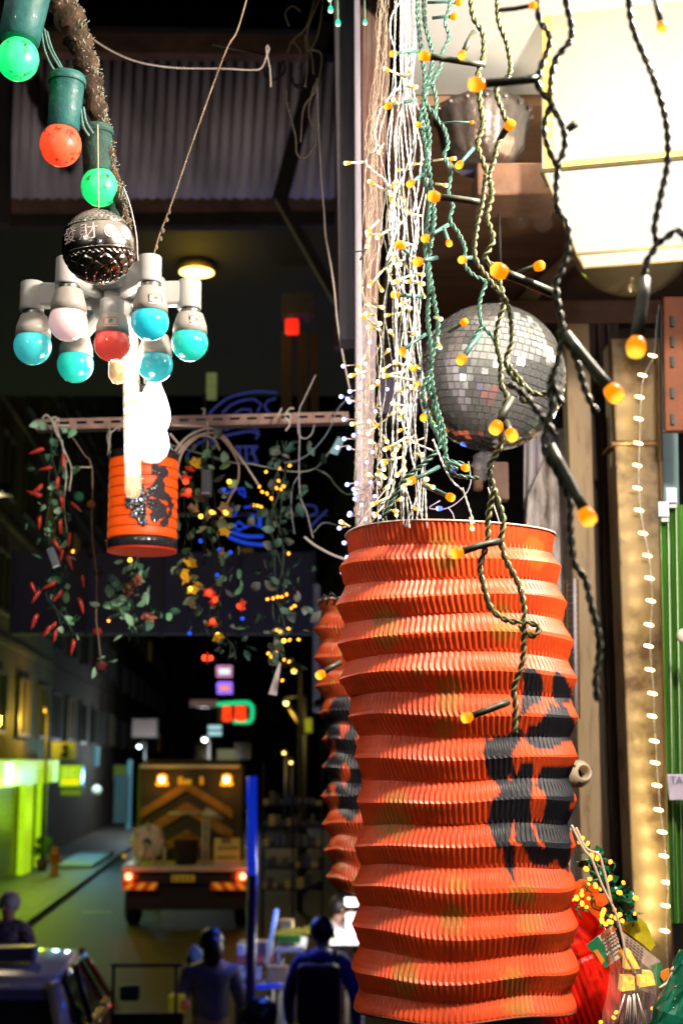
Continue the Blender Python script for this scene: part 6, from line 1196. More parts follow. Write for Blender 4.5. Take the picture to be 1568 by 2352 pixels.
for nm, x, y0, y1, yb, Y, mn, mc, lb, r, stick in SK:
    a, b = Q(x, y0, Y), Q(x, y1, Y); b.x = a.x; Ls = a.z - b.z; rw = px(Y, 28.5)
    MB().lathe([(rw * .3, Ls), (rw * .93, Ls), (rw, Ls * .96), (rw, .006), (rw * 1.02, .002), (rw * .96, 0), (rw * .7, .001)], 32, b).build('socket', WPLAST, t)
    mid = (a + b) / 2; d = Vector((hub.x - mid.x, hub.y - mid.y, 0)); L = d.length
    if L > .03:
        am = Vector((mid.x, mid.y, a.z - .016)) ; en = Vector((hub.x, hub.y, a.z - .018 if nm in 'AE' else hub.z)); dd = (en - am); xax = dd.normalized(); zax = Vector((0, 0, 1)); yax = zax.cross(xax).normalized(); zax = xax.cross(yax)
        MB().box((am + en) / 2, (dd.length, .020, .030), rot=Matrix((xax, yax, zax)).transposed()).build('arm', WPLAST, t, bevel=.004)
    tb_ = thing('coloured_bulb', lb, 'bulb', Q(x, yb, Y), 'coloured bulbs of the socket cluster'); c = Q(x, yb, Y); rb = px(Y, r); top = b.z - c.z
    if top < rb * 1.5: top = rb * 1.9
    if nm in 'FG': top = rb * 1.95
    MB().lathe([(rb * .6, rb * .55), (rb * .93, rb * .50), (rb * .90, rb * .95), (rb * .70, top * .86), (rb * .52, top * .90)], 32, c).build('collar', M('grey_pearl_collar', (.40, .37, .34), .35, var=.1), tb_)
    MB().lathe([(rb * .50, top * .88), (rb * .56, top * .90), (rb * .50, top * .93), (rb * .56, top * .96), (rb * .5, top * 1.0), (rb * .4, top + .004)], 24, c).build('screw_cap', M('dull_steel', (.3, .3, .28), .35, .9), tb_)
    MB().sphere(c, rb, 36).build('globe', M(mn, mc, .16, var=.10 if mn != 'half_teal' else .5, scale=9, coat=.9, sss=.15, emit=mc, es=.7, c2=(.55, .62, .62) if mn == 'half_teal' else None, thr=(.36, .40) if mn == 'half_teal' else None), tb_)  # unlit bulbs; emission in the globe colour stands in for light on them
    if stick:
        sx = {'C': 0.05, 'D': .45, 'E': .5}[nm]; ang0 = sx
        def oncol(a_, z_): rc = rb * .93 if z_ < rb * .95 else rb * .88; return c + Vector((math.sin(a_) * rc * 1.02, -math.cos(a_) * rc * 1.02, z_))
        mb = MB(); 
        for i in range(7):
            a_ = ang0 - .42 + .84 * i / 6; mb.v += [oncol(a_, rb * .72), oncol(a_, rb * 1.35) + Vector((-math.sin(a_) * .001, math.cos(a_) * .001, 0))]
        mb.f = [(2 * i, 2 * i + 2, 2 * i + 3, 2 * i + 1) for i in range(6)]; st = mb.build('sticker', M('sticker_paper', (.62, .58, .52), .6), tb_)
        fr = [oncol(ang0 + u, rb * v) + Vector((math.sin(ang0 + u), -math.cos(ang0 + u), 0)) * .0006 for u, v in ((-.34, .82), (.34, .82), (.37, .95), (.37, 1.14), (.34, 1.26), (-.34, 1.26), (-.37, 1.14), (-.37, .95), (-.34, .82))]; MB().tube(fr, .0004, 4).build('sticker_border', M('sticker_red', (.55, .15, .08), .5), tb_)
        for s_k in ((-.1, .95, -.02, 1.15), (0, .95, .1, 1.12), (.02, 1.15, .08, 1.0)): MB().tube([oncol(ang0 + s_k[0], rb * s_k[1]) + Vector((0, -.0008, 0)), oncol(ang0 + s_k[2], rb * s_k[3]) + Vector((0, -.0008, 0))], .0004, 4).build('pencil_mark', M('pencil', (.15, .13, .12), .6), tb_)
# lit tubes and pear bulbs below
HOT = M('hot_white_glass', (.9, .9, .9), .3, emit=(1, .94, .84), es=3.5, var=0, sample=True); HOTC = M('hot_cool_glass', (.9, .9, .9), .3, emit=(.80, .93, 1), es=1.6, var=0, sample=True); WG = M('warm_tube_glass', (.4, .3, .18), .2, emit=(1, .72, .40), es=.80, var=.1)
t = thing('tube_bulb', 'long lit clear tubular bulb with glowing beads hanging under the cluster', 'bulb', Q(306, 930, 1.78)); a, b = Q(299, 712, 1.8), Q(307, 1144, 1.72); d = b - a; L = d.length; r_ = px(1.76, 20); q_ = qz(d)
MB().lathe([(r_ * .3, 0), (r_ * .6, .02), (r_, .05), (r_, L - r_), (r_ * .87, L - r_ * .5), (r_ * .5, L - r_ * .13), (1e-6, L)], 28, a, q_).build('glass', M('warm_clear_glass', (.95, .8, .55), .08, alpha=.25, emit=(1, .72, .40), es=.35, coat=1), t)
MB().lathe([(1e-6, .03), (r_ * .72, .05), (r_ * .72, L - .045), (1e-6, L - .03)], 20, a, q_).build('led_core', WG, t)
n = 13
for k in range(n): MB().lathe([(1e-6, -.007), (r_ * .78, -.005), (r_ * .82, 0), (r_ * .78, .005), (1e-6, .007)], 16, a + d * ((.12 + .80 * k / n)), q_).build('led_bead', HOT, t)
lamp('glow', a + d * .3 + Vector((0, -.04, 0)), .7, (1, .88, .7), .03, t); lamp('glow', a + d * .75 + Vector((0, -.04, 0)), .7, (1, .88, .7), .03, t)
def pear(x, y, r, ytop, Y, mat, lb, small=False):
    t = thing('lit_bulb', lb, 'bulb', Q(x, y, Y), 'lit bulbs under the socket cluster'); c = Q(x, y, Y); rb = px(Y, r); H = Q(x, ytop, Y).z - c.z
    MB().lathe([(1e-6, -rb), (rb * .5, -rb * .87), (rb * .86, -rb * .5), (rb, 0), (rb * .95, rb * .5), (rb * .72, H * .55), (rb * .42, H * .85), (rb * .36, H)], 32, c).build('glass', mat, t)
    MB().lathe([(rb * .36, H), (rb * .38, H + .012), (1e-6, H + .014)], 20, c).build('screw_cap', M('dull_steel'), t); MB().tube([c + Vector((0, 0, H + .01)), Vector((c.x - .01, c.y, Q(x, 690, Y).z))], .002, 5).build('wire', WCORD, t)
    return t
pear(352, 962, 41, 870, 1.86, HOT, 'large lit pear bulb behind the tubular bulb'); pear(350, 1026, 40, 930, 1.95, HOTC, 'cool white lit bulb below the pear bulb'); pear(330, 1015, 42, 905, 2.0, HOT, 'third lit bulb hidden between tube and pear bulb')
lamp('glow', Q(420, 960, 1.9), 1.1, (1, .95, .9), .04, bpy.data.objects['lit_bulb'])
t = thing('small_tube_bulb', 'short amber glass tube bulb beneath the coral red bulb', 'bulb', Q(271, 850, 1.68)); c = Q(271, 862, 1.68); rb = px(1.68, 22)
MB().lathe([(1e-6, -rb), (rb * .6, -rb * .8), (rb * .95, -rb * .2), (rb, .0), (rb, .03), (rb * .6, .04)], 24, c).build('glass', M('amber_clear_glass', (.9, .65, .35), .06, alpha=.35, emit=(1, .62, .3), es=.5, coat=1), t); MB().sphere(c + Vector((.002, 0, .012)), rb * .5, 14, 1.6).build('led_core', WG, t)

# ================================================================ LIGHT STRINGS
def A1(x, y): return (746.4 + .524 * x, .524 * y)
def A2(x, y): return (746.4 + .524 * x, 574.2 + .524 * y)
def A3(x, y): return (689 + .4394 * x, 1148.3 + .4394 * y)
def A6(x, y): return (1148.3 + .2685 * x, 861.2 + .2685 * y)
def CA(x, y): return (763.6 + .2563 * x, .2563 * y)
def CB(x, y): return (763.6 + .2563 * x, 401.9 + .2563 * y)
def CC(x, y): return (763.6 + .2563 * x, 803.8 + .2563 * y)
def wire_string(label, paths, Y, r, off, pitch, mat, bulbs=(), Yb=None, holder_mat=None, n=2, group='amber light strings', hr=.0032):
    """paths: lists of measured points; bulbs: (bulb xy, holder root xy, diameter)"""
    t = thing('light_string', label, 'light string', Q(*paths[0][0], Y), group)
    for p in paths: twist(MB(), qpath(p, Y, px(Y, 4), jit=1.0), px(Y, r), px(Y, off), px(Y, pitch), n, 6, rnd.uniform(0, 6)).build('wire', mat, t)
    for (bx, by), root, dia in bulbs:
        Yq = (Yb or Y) - .012; p = Q(bx, by, Yq); b = Q(*root, Yq + .012) if root else p + Vector((.004, .02, .008)); d = p - b; L = d.length; q_ = qz(d); k = px(Y, dia / 2) / .0042
        o = inst('bulb', AMBL, t, p, qz(-d), k)
        MB().tube(spline([b, b + d * .5 + Vector((0, 0, .002 * (rnd.random() - .3))), p - d.normalized() * .0042 * k * .9], .01), [hr * k * .72] * 1 if False else hr * k * .80, 8).build('bulb_holder', holder_mat or mat, t)
    return t
# clear bundles first (behind)
t = thing('light_string', 'dense bundle of smoky clear cables with cool blue white lights', 'light string', Q(840, 200, 1.75), 'clear light strings')
for k in range(12):
    x0 = rnd.uniform(868, 905); xs = [x0]
    for j, (lo, hi) in enumerate(((862, 905), (850, 900), (838, 895), (835, 890), (828, 885), (822, 880), (818, 880), (815, 878), (812, 872), (815, 870), (820, 872))): xs.append(lo + (hi - lo) * ((k / 16 + rnd.uniform(-.16, .16)) % 1))
    pts = [(x, -40 + i * 116) for i, x in enumerate(xs)]
    fine = []
    for p in qpath(pts, 1.75 + rnd.uniform(-.03, .03), px(1.75, 7), 3): fine.append(p + Vector((rnd.gauss(0, .0007), rnd.gauss(0, .0007), 0)))
    MB().tube(fine, px(1.75, .85), 5).build('wire', TEAWIRE, t)
for k in range(60):  # crinkled loops where cables fold back
    y = rnd.uniform(840, 1190); x = rnd.uniform(818, 872); p = Q(x, y, 1.72); r_ = px(1.72, rnd.uniform(5, 12)); a0 = rnd.uniform(0, 6)
    MB().tube([p + Vector((math.cos(a0 + j * .45) * r_ * .6, rnd.uniform(-.002, .002), math.sin(a0 + j * .45) * r_ * 1.3)) for j in range(10)], px(1.72, 1.2), 5).build('wire_loop', TEAWIRE, t)
COOL = led_mesh('bulb', glow_grad('cool_led', (.75, .82, 1), (.10, .16, .95), 2.6, .0035), .0030, .0045)
BL = [(788, 841), (839, 836), (825, 892), (803, 899), (783, 911), (798, 917), (802, 923), (889, 894), (790, 963), (825, 992), (790, 1008), (775, 1028), (801, 1029), (855, 1038), (879, 1068), (797, 1113), (819, 1110), (869, 1110), (851, 1108), (812, 1124), (816, 1134), (815, 1146), (802, 1183), (839, 1192), (858, 1180), (871, 1187), (849, 786), (803, 1179), (779, 1213), (790, 1247), (786, 1315), (797, 1280), (834, 864), (862, 945), (842, 1062), (830, 1160), (812, 1000), (860, 1140)]
for x, y in BL:
    p = Q(x, y, 1.70); left = x < 822; b = Q((x + 26) if left else x + rnd.uniform(-8, 8), y + rnd.uniform(-6, 10), 1.74); d = p - b
    inst('bulb', COOL, t, p, qz(-d), 1.0 if left else .85); MB().tube([b, p], px(1.7, 2.0), 6).build('bulb_holder', TEAWIRE, t)
t = thing('light_string', 'thin string with two blue lights trailing below the disco ball', 'light string', Q(1037, 1081, 1.75), 'clear light strings')
MB().tube(qpath([(1010, 1150), (985, 1167), (1025, 1168), (1060, 1145), (1080, 1110), (1075, 1060)], 1.75), px(1.75, 1.4), 5).build('wire', M('lilac_string', (.35, .30, .42), .5), t); MB().tube(qpath([(1028, 1165), (1042, 1190), (1034, 1240)], 1.75), px(1.75, 1.6), 5).build('wire', M('lilac_string'), t)
for x, y in ((1006, 1168), (1037, 1081)): inst('bulb', COOL, t, Q(x, y, 1.74), qz((1, 0, 0)), 1.1)
# clear twisted pairs with warm white lights
WARM = led_mesh('bulb', glow_grad('warm_led', (1, .90, .50), (.22, .13, .012), 5, .004), .0026, .0058)
HOLDW = M('clear_holder', (.86, .82, .58), .15, trans=.3, coat=.6, var=.1, emit=(.5, .42, .15), es=.35)
wl = [ # (label suffix, path)
 ('leftmost clear twisted strand bowing out around the left', [CA(640, -60), CA(600, 20), CA(520, 150), CA(520, 300), CA(550, 460), CA(560, 640), CA(560, 780), CA(480, 900), CA(430, 980), CA(385, 1180), CA(385, 1330), CA(300, 1450), CA(380, 1540), CB(480, 70), CB(520, 300), CB(530, 500), CB(520, 740), CB(470, 830), CB(540, 900)]),
 ('clear strand running down the middle left of the bundle', [CA(650, -60), CA(650, 100), CA(620, 300), CA(620, 500), CA(600, 760), CA(540, 850), CA(525, 1100), CA(515, 1350), CA(500, 1568), CB(540, 300), CB(545, 520), CB(530, 720), CB(600, 900), CB(640, 1100), CB(640, 1300), CB(655, 1568), CC(670, 300), CC(660, 560), CC(680, 760)]),
 ('thick clear strand at the core of the white bundle', [CA(690, -60), CA(690, 150), CA(690, 420), CA(660, 700), CA(650, 880), CA(620, 1100), CA(620, 1300), CA(640, 1568), CB(620, 200), CB(640, 480), CB(630, 700), CB(700, 950), CB(740, 1150), CB(780, 1400), CC(700, 60), CC(650, 350), CC(690, 600), CC(640, 900), CC(640, 1200), CC(630, 1568)]),
 ('clear strand crossing to the right inside the white bundle', [CA(710, -60), CA(700, 150), CA(680, 460), CA(690, 700), CA(660, 900), CA(700, 1200), CA(740, 1420), CB(680, 50), CB(700, 300), CB(610, 440), CB(540, 520), CB(560, 740), CB(610, 900), CB(650, 1100), CB(700, 1400), CC(740, 200), CC(790, 450), CC(830, 700), CC(830, 1000), CC(830, 1300), CC(845, 1600)]),
 ('clear strand hugging the dark green wires', [CA(730, -60), CA(735, 150), CA(715, 400), CA(700, 620), CA(730, 850), CA(740, 1100), CA(790, 1350), CB(760, 100), CB(720, 350), CB(770, 560), CB(720, 800), CB(770, 1000), CB(740, 1300), CC(720, 60), CC(760, 350), CC(700, 650), CC(760, 900), CC(720, 1100), CC(770, 1300), CC(740, 1600)]),
 ('slack clear strand looping low at the left of the lantern rim', [CA(640, 1568), CB(560, 200), CB(560, 500), CB(480, 800), CB(560, 1050), CB(570, 1300), CC(580, 100), CC(560, 400), CC(540, 800), CC(570, 1000), CC(520, 1280), CC(400, 1400)]),
 ('clear strand with the branch like white stub at its middle', [CA(620, 900), CA(660, 1300), CA(700, 1568), CB(740, 200), CB(760, 500), CB(700, 740), CB(740, 1200), CC(690, 0), CC(620, 200), CC(590, 500), CC(680, 780), CC(890, 905)]),
 ('faint clear strand close behind the core strand', [CA(660, -60), CA(665, 400), CA(640, 900), CA(570, 1100), CA(570, 1500), CB(590, 400), CB(570, 800), CB(620, 1200), CC(660, 100), CC(700, 500), CC(650, 1000), CC(690, 1600)]),
 ('crinkled clear strand fanning out toward the lantern top', [CB(700, 900), CB(760, 1300), CC(800, 300), CC(700, 560), CC(690, 900), CC(760, 1240), CC(640, 1590)]),
 ('fine clear strand between the core and the smoky bundle', [CA(590, 800), CA(580, 1300), CB(560, 100), CB(510, 420), CB(560, 780), CB(580, 1200), CC(560, 20), CC(580, 480), CC(560, 900), CC(480, 1350)]),
 ('clear strand ending in a white light above the lantern top', [CC(900, 800), CC(1000, 1050), CC(1070, 1180), CC(1160, 1260), CC(1210, 1380), CC(1260, 1560)]),
]
WB = [[(884, 158), (928, 177)], [(942, 160), (930, 178)], [(955, 200), (935, 200)], [(903, 229), (915, 240)], [(794, 375), (840, 372)], [(870, 349), (880, 330)], [(1043, 364), (994, 369)], [(848, 417), (884, 438)], [(910, 417), (916, 432)], [(897, 449), (898, 480)], [(1025, 426), (1000, 422)], [(843, 533), (869, 507)], [(866, 545), (894, 527)], [(843, 565), (848, 545)], [(934, 561), (925, 572)], [(902, 594), (906, 575)], [(919, 607), (912, 590)], [(894, 620), (900, 604)], [(848, 656), (884, 615)], [(905, 648), (940, 633)], [(971, 631), (952, 629)], [(971, 652), (943, 648)], [(920, 700), (938, 689)], [(846, 700), (860, 706)], [(878, 706), (866, 704)], [(840, 721), (862, 724)], [(872, 743), (860, 748)], [(846, 752), (872, 758)], [(896, 761), (905, 775)], [(1012, 733), (997, 729)], [(958, 766), (942, 772)], [(1010, 798), (1004, 776)],
 [(820, 849), (838, 817)], [(805, 863), (840, 853)], [(867, 877), (872, 890)], [(855, 889), (866, 884)], [(907, 832), (925, 838)], [(879, 850), (896, 838)], [(881, 862), (951, 873)], [(881, 864), (930, 852)], [(917, 891), (922, 905)], [(944, 889), (955, 900)], [(848, 968), (860, 980)], [(808, 974), (830, 971)], [(846, 996), (855, 985)], [(851, 1014), (862, 1020)], [(888, 1014), (880, 1000)], [(917, 962), (930, 932)], [(884, 1032), (935, 1004)], [(903, 1044), (908, 1028)], [(969, 1044), (950, 1043)], [(878, 1060), (920, 1051)], [(881, 1078), (885, 1062)], [(875, 1091), (866, 1084)], [(847, 1090), (858, 1096)], [(912, 1091), (928, 1073)], [(980, 1101), (970, 1110)], [(925, 1119), (944, 1106)], [(890, 1119), (880, 1124)], [(856, 1158), (892, 1142)], [(922, 1146), (905, 1152)], [(994, 1119), (978, 1112)], [(783, 1199), (802, 1209)], [(1084, 1214), (1078, 1190)]]
strs = []
for i, (lb, p) in enumerate(wl):
    t = thing('light_string', lb, 'light string', Q(*p[0], 1.5), 'clear light strings'); strs.append((t, p))
    twist(MB(), qpath(p, 1.50 + .012 * (i % 5) - .02, px(1.5, 4), 2), px(1.5, 1.3), px(1.5, 1.5), px(1.5, 34), 2, 5, i).build('wire', CLEARWIRE, t)
for b, r_ in WB:
    best = min(strs, key=lambda s_: min((q[0] - r_[0]) ** 2 + (q[1] - r_[1]) ** 2 for q in s_[1]))[0]
    p = Q(*b, 1.47); a = Q(*r_, 1.485); d = p - a; inst('bulb', WARM, best, p, qz(-d), 1.0); MB().tube([a, p - d.normalized() * .006], px(1.47, 3.1), 8).build('bulb_holder', HOLDW, best)
for i in range(9):
    t = thing('light_string', ('very fine clear strand %s' % ('grazing the left edge of the white bundle', 'second from the left edge of the white bundle', 'third from the left edge of the white bundle', 'left of the core of the white bundle', 'over the core of the white bundle', 'right of the core of the white bundle', 'third from the right edge of the white bundle', 'second from the right edge of the white bundle', 'at the right edge of the white bundle')[i]), 'light string', Q(905 + i * 6, -20, 1.54), 'clear light strings')
    u = i / 8; pts = [(905 + 50 * u + rnd.uniform(-5, 5), -40), (905 + 46 * u + rnd.uniform(-6, 6), 110), (902 + 48 * u + rnd.uniform(-6, 6), 210)]
    for y in range(320, 1180, 95): pts.append((882 - 14 * min(1, (y - 320) / 400) + (90 + 20 * (y / 1200)) * u + rnd.uniform(-13, 13), y))
    pts.append((868 + 115 * u, 1208)); pts_w = qpath(pts, 1.54 + .01 * (i % 3), px(1.5, 5), 2)
    twist(MB(), pts_w, px(1.5, .8), px(1.5, 1.1), px(1.5, 26), 2, 5, i).build('wire', CLEARWIRE, t)
    for k in range(5):
        j = int(len(pts_w) * rnd.uniform(.35, .98)); p0 = pts_w[j]; d = Vector((rnd.uniform(-1, .5), -.3, rnd.uniform(-.7, .5))).normalized(); p = p0 + d * rnd.uniform(.012, .022)
        inst('bulb', WARM, t, p, qz(-d), .9); MB().tube([p0, p - d * .004], px(1.47, 2.6), 6).build('bulb_holder', HOLDW, t)
# green twisted strings with amber bulbs (in focus)
GP = M('green_bulb_holder', (.05, .13, .12), .4, var=.3, scale=60, coat=.2)
wire_string('dark green twisted string with amber bulbs, main rope beside the white bundle', [[(958, -30), (960, 40), (966, 110), (976, 180), (972, 240), (986, 320), (974, 400), (986, 470), (976, 560), (986, 650), (982, 730), (990, 810), (985, 890), (1004, 960), (1020, 1035)], [(972, -30), (976, 50), (992, 130), (980, 210), (966, 270), (978, 340), (988, 420), (996, 500), (984, 600), (994, 680), (1006, 760), (990, 840), (1000, 920), (1018, 990), (1026, 1060), (1050, 1080)], [(990, 840), (970, 900), (985, 960), (1010, 1020), (980, 1060), (930, 1100), (900, 1150), (880, 1190)]], 1.5, 3.3, 3.6, 36, GREENWIRE,
 [((901, 124), (961, 118), 18), ((888, 243), (956, 229), 20), ((959, 286), (975, 300), 15), ((941, 423), (974, 398), 20), ((974, 548), (1029, 516), 20), ((915, 561), (956, 603), 21), ((957, 602), (1003, 592), 24), ((905, 677), (972, 682), 20), ((920, 807), (977, 768), 19), ((948, 847), (962, 852), 16), ((958, 882), (965, 870), 13), ((972, 960), (978, 940), 19), ((1055, 6), (982, 6), 17), ((1044, 38), (993, 42), 18), ((943, 1105), (1008, 1072), 20), ((1036, 1143), (972, 1114), 21)], holder_mat=GP, hr=.0026)
wire_string('thinner green twisted string weaving right of the main rope', [[(1030, -30), CA(1050, 50), CA(1010, 200), CA(1045, 330), CA(980, 480), CA(965, 600), CA(900, 740), CA(930, 880), CA(925, 1040), CA(1000, 1150), CA(1030, 1300), CA(1000, 1400), CA(1060, 1540), CB(1035, 170), CB(1080, 280), CB(1050, 400), CB(1130, 530), CB(1185, 660), CB(1180, 800), CB(1260, 900), CB(1370, 960), CB(1340, 1060), CB(1310, 1180), CB(1340, 1340), CB(1440, 1460), CC(1500, 60)], [CB(1340, 1340), CB(1240, 1500), CC(1180, 60)], [CA(900, 740), CA(830, 820), CA(850, 940), CA(925, 1040)], [CC(980, 960), CC(1060, 1000), CC(1180, 1020)], [CC(1000, 1040), CC(1100, 1120), CC(1200, 1140), CC(1310, 1150)]], 1.47, 3.0, 2.9, 34, GREENWIRE,
 [((1084, 281), (1008, 283), 10), ((1053, 380), (1087, 341), 20), ((1031, 560), (1019, 524), 17), ((1060, 597), (1082, 592), 21), ((1067, 739), (1029, 763), 19), ((1058, 828), (1103, 768), 25), ((1070, 1075), (1022, 1061), 19)], holder_mat=GP, hr=.0026)
wire_string('olive twisted string in front of the ceiling, hanging down over the lantern', [[(1078, -30), (1082, 0), (1087, 42), (1108, 79), (1110, 131), (1097, 173), (1103, 236), (1108, 288), (1097, 335), (1118, 398), (1129, 445), (1118, 498), (1131, 550), (1113, 592), (1134, 616), (1155, 690), (1145, 742), (1139, 784), (1150, 836), (1150, 883), (1163, 915), (1145, 962), (1150, 1020), (1124, 1072), (1134, 1124), (1155, 1192), (1150, 1236), (1159, 1280), (1190, 1341), (1203, 1394), (1203, 1456), (1199, 1521), (1181, 1579), (1183, 1623), (1181, 1685)], [(1134, 1124), (1120, 1190), (1118, 1245), (1102, 1297), (1111, 1346), (1128, 1399), (1164, 1425), (1207, 1429), (1232, 1436), (1236, 1447), (1225, 1460), (1207, 1451), (1190, 1436)]], 1.22, 3.9, 4.2, 44, GOLDWIRE,
 [((972, 128), (1113, 149), 27), ((1060, 128), (1087, 73), 22), ((993, 451), (1108, 466), 29), ((1137, 985), (1175, 915), 33), ((1175, 1001), (1160, 970), 31), ((1046, 1271), (1146, 1243), 28), ((1069, 1649), (1168, 1612), 26), ((734, 1551), (781, 1522), 22)], holder_mat=DARKWIRE)
wire_string('slack olive string joining the first one above the disco ball', [[(1140, -30), (1142, 10), (1145, 52), (1165, 105), (1171, 168), (1139, 204), (1155, 262), (1165, 288), (1145, 325), (1134, 367), (1120, 410)], [(1115, 400), (1105, 470), (1095, 520), (1090, 590), (1120, 640), (1165, 700), (1175, 780), (1160, 830), (1180, 870), (1230, 905), (1262, 900)], [(1160, 830), (1200, 880), (1215, 905), (1205, 925), (1190, 905)]], 1.18, 3.6, 3.6, 40, GOLDWIRE, [((1172, 285), (1150, 314), 26), ((1142, 621), (1270, 674), 40), ((1240, 610), (1181, 632), 26)], holder_mat=DARKWIRE)
# blurred dark strings right in front
wire_string('blurred dark string of amber bulbs crossing the left half of the cream lantern', [[(1232, -30), (1236, 40), (1262, 90), (1240, 160), (1235, 200), (1265, 236)], [(1294, -30), (1300, 10), (1310, 60), (1308, 95), (1276, 136), (1265, 183), (1265, 235), (1291, 288), (1297, 335), (1281, 388), (1278, 472), (1302, 519), (1302, 576), (1285, 630), (1276, 650), (1280, 700), (1291, 757), (1281, 826), (1262, 889), (1265, 941), (1248, 1009), (1256, 1049), (1288, 1103), (1309, 1157), (1309, 1210), (1317, 1291), (1342, 1331), (1355, 1385), (1370, 1438), (1377, 1490), (1366, 1560), (1372, 1610)], [(1265, 235), (1249, 293), (1260, 345), (1281, 388)], [(1281, 760), (1320, 820), (1345, 900), (1370, 950)], [(1276, 1000), (1200, 905), (1160, 880)], [(1262, 860), (1280, 905), (1290, 930)]], .88, 4.6, 4.6, 56, DARKWIRE,
 [((1090, 194), (1230, 181), 38), ((1226, 12), (1145, 24), 20), ((1412, 907), (1297, 768), 44), ((1350, 1191), (1262, 1025), 42)])
wire_string('blurred dark string of amber bulbs over the right half of the cream lantern', [[(1440, -30), (1443, 0), (1454, 68), (1496, 173), (1527, 272), (1532, 367), (1517, 445), (1501, 524), (1506, 561), (1484, 600), (1478, 640)], [(1506, 561), (1530, 545), (1555, 529), (1580, 560)]], .85, 4.6, 4.6, 60, DARKWIRE, [((1519, 63), (1501, -10), 26), ((1459, 802), (1480, 640), 48)])
o = MB().tube([Q(1300, 300, .96), Q(1320, 284, .96)], [px(.96, 7), px(.96, 11)], 10).build('unlit_bulb', DARKWIRE, bpy.data.objects['light_string']); MB
t = thing('light_string', 'small cool green lights at the top beside the brown post', 'light string', Q(770, 0, 1.9)); GLD_ = led_mesh('bulb', glow_grad('green_led', (.75, 1, .55), (.02, .75, .35), 2.2, .004), .0040, .0065)
for (x, y, sc_) in ((759, 25, 1.0), (776, 56, 1.0), (838, 54, .8), (757, 0, .8)): inst('bulb', GLD_, t, Q(x, y, 2.0), qz((0, 0, 1)), sc_); MB().tube([Q(x, y - 10, 2.0), Q(x - 2, -30, 2.0)], px(2, 2.2), 5).build('wire', M('green_clear_wire', (.25, .42, .28), .3), t)
t = thing('dark_wire_tie', 'black wire tie poking left out of the clear bundle', 'wire', Q(820, 575, 1.7)); MB().tube(qpath([(802, 577), (822, 578), (838, 574)], 1.7), px(1.7, 1.8), 5).build('tie', BLK, t); MB().tube(qpath([(838, 575), (833, 586), (827, 598)], 1.7), px(1.7, 2.4), 5).build('tie', BLK, t)

# ================================================================ LOWER RIGHT: red shade, bag of lights, cards, green bag
def Z(x, y): return (1263.1 + .1944 * x, 1894.7 + .1944 * y)
def slabp(pts, Y, th, name, mat, par, dy=None):
    return MB().slab([Q(*Z(*p), Y + (dy(p) if dy else 0)) for p in pts][::-1], (0, th, 0)).build(name, mat, par, smooth=False)
REDP = M('glossy_red_plastic', (.85, .012, .006), .25, var=.12, scale=6, coat=.6)
t = thing('red_plastic_lamp', 'large tilted red pleated plastic shade right of the orange lantern', 'lamp shade', Q(1310, 2200, 1.95)); Yr = 1.98
ax = (Q(1395, 2420, Yr) - Q(1308, 2180, Yr)); o0 = Q(1303, 2190, Yr); q_ = qz(ax)
MB().lathe([(px(Yr, 96), 0), (px(Yr, 99), .01), (px(Yr, 100), .06), (px(Yr, 103), ax.length)], 288, o0, q_, rf=lambda a, z: 1 + (.030 * (abs(((a * 48 / math.pi / 2) % 1) * 2 - 1) - .5) if z > .005 else 0)).build('pleated_skirt', REDP, t)
MB().lathe([(px(Yr, 40), -px(Yr, 150)), (px(Yr, 62), -px(Yr, 120)), (px(Yr, 96), -px(Yr, 30)), (px(Yr, 99), -.002), (px(Yr, 95), .002)], 72, o0, q_).build('smooth_cone', REDP, t)
t = thing('glowing_piece', 'small red orange translucent plastic piece with fairy light glow painted in', 'packet', Q(1390, 2140, 1.9))
slabp([(240, 770), (400, 660), (520, 690), (700, 860), (690, 960), (620, 1060), (640, 1180), (560, 1100)], 1.92, .03, 'panel', M('glowing_red_orange', (.85, .07, .01), .35, emit=(1, .10, .006), es=.75, var=.3, scale=10), t)  # fairy light glow is put into the plastic's emission colour
MB().tube([Q(*Z(a, b), 1.90) for a, b in ((500, 830), (480, 900), (500, 980), (570, 1010), (650, 970), (680, 920))], px(1.9, 2.4), 6).build('wire_loop', M('olive_loop', (.22, .18, .06), .5), t)
MB().tube([Q(*Z(a, b), 1.90) for a, b in ((520, 880), (530, 960), (600, 985), (660, 940))], px(1.9, 1.8), 6).build('wire_loop', M('olive_loop'), t)
t = thing('light_string', 'knotted green string of tiny orange fairy lights at the lower right', 'light string', Q(1400, 2000, 1.86))
FL = [(370, 155), (335, 200), (437, 225), (488, 352), (568, 355), (708, 430), (415, 515), (705, 615), (685, 655), (858, 675), (372, 772), (372, 828), (533, 728), (455, 700), (590, 765), (453, 868), (312, 872), (267, 883), (375, 937), (428, 970), (822, 800), (1000, 862), (993, 1052), (625, 1020), (613, 1052), (603, 1118), (650, 1172), (688, 1138), (722, 1072), (785, 1082), (755, 1000), (850, 1135), (720, 1150), (820, 1060), (470, 640), (545, 400)]
for x, y in FL: inst('bulb', ORL, t, Q(*Z(x, y), 1.84), rot_rand(), rnd.uniform(.6, 1.15))
for k in range(26):
    a = rnd.choice(FL); pts = [a]
    for j in range(4): pts.append((pts[-1][0] + rnd.uniform(-70, 110), pts[-1][1] + rnd.uniform(-40, 120)))
    pts = [(min(980, max(300, x)), min(1200, y)) for x, y in pts]
    MB().tube(qpath([Z(*p) for p in pts], 1.87 + rnd.uniform(-.01, .02), .005), px(1.87, 2.0), 5).build('wire', M('bright_green_wire', (.02, .16, .07), .3, coat=.5, var=.5, scale=60), t)
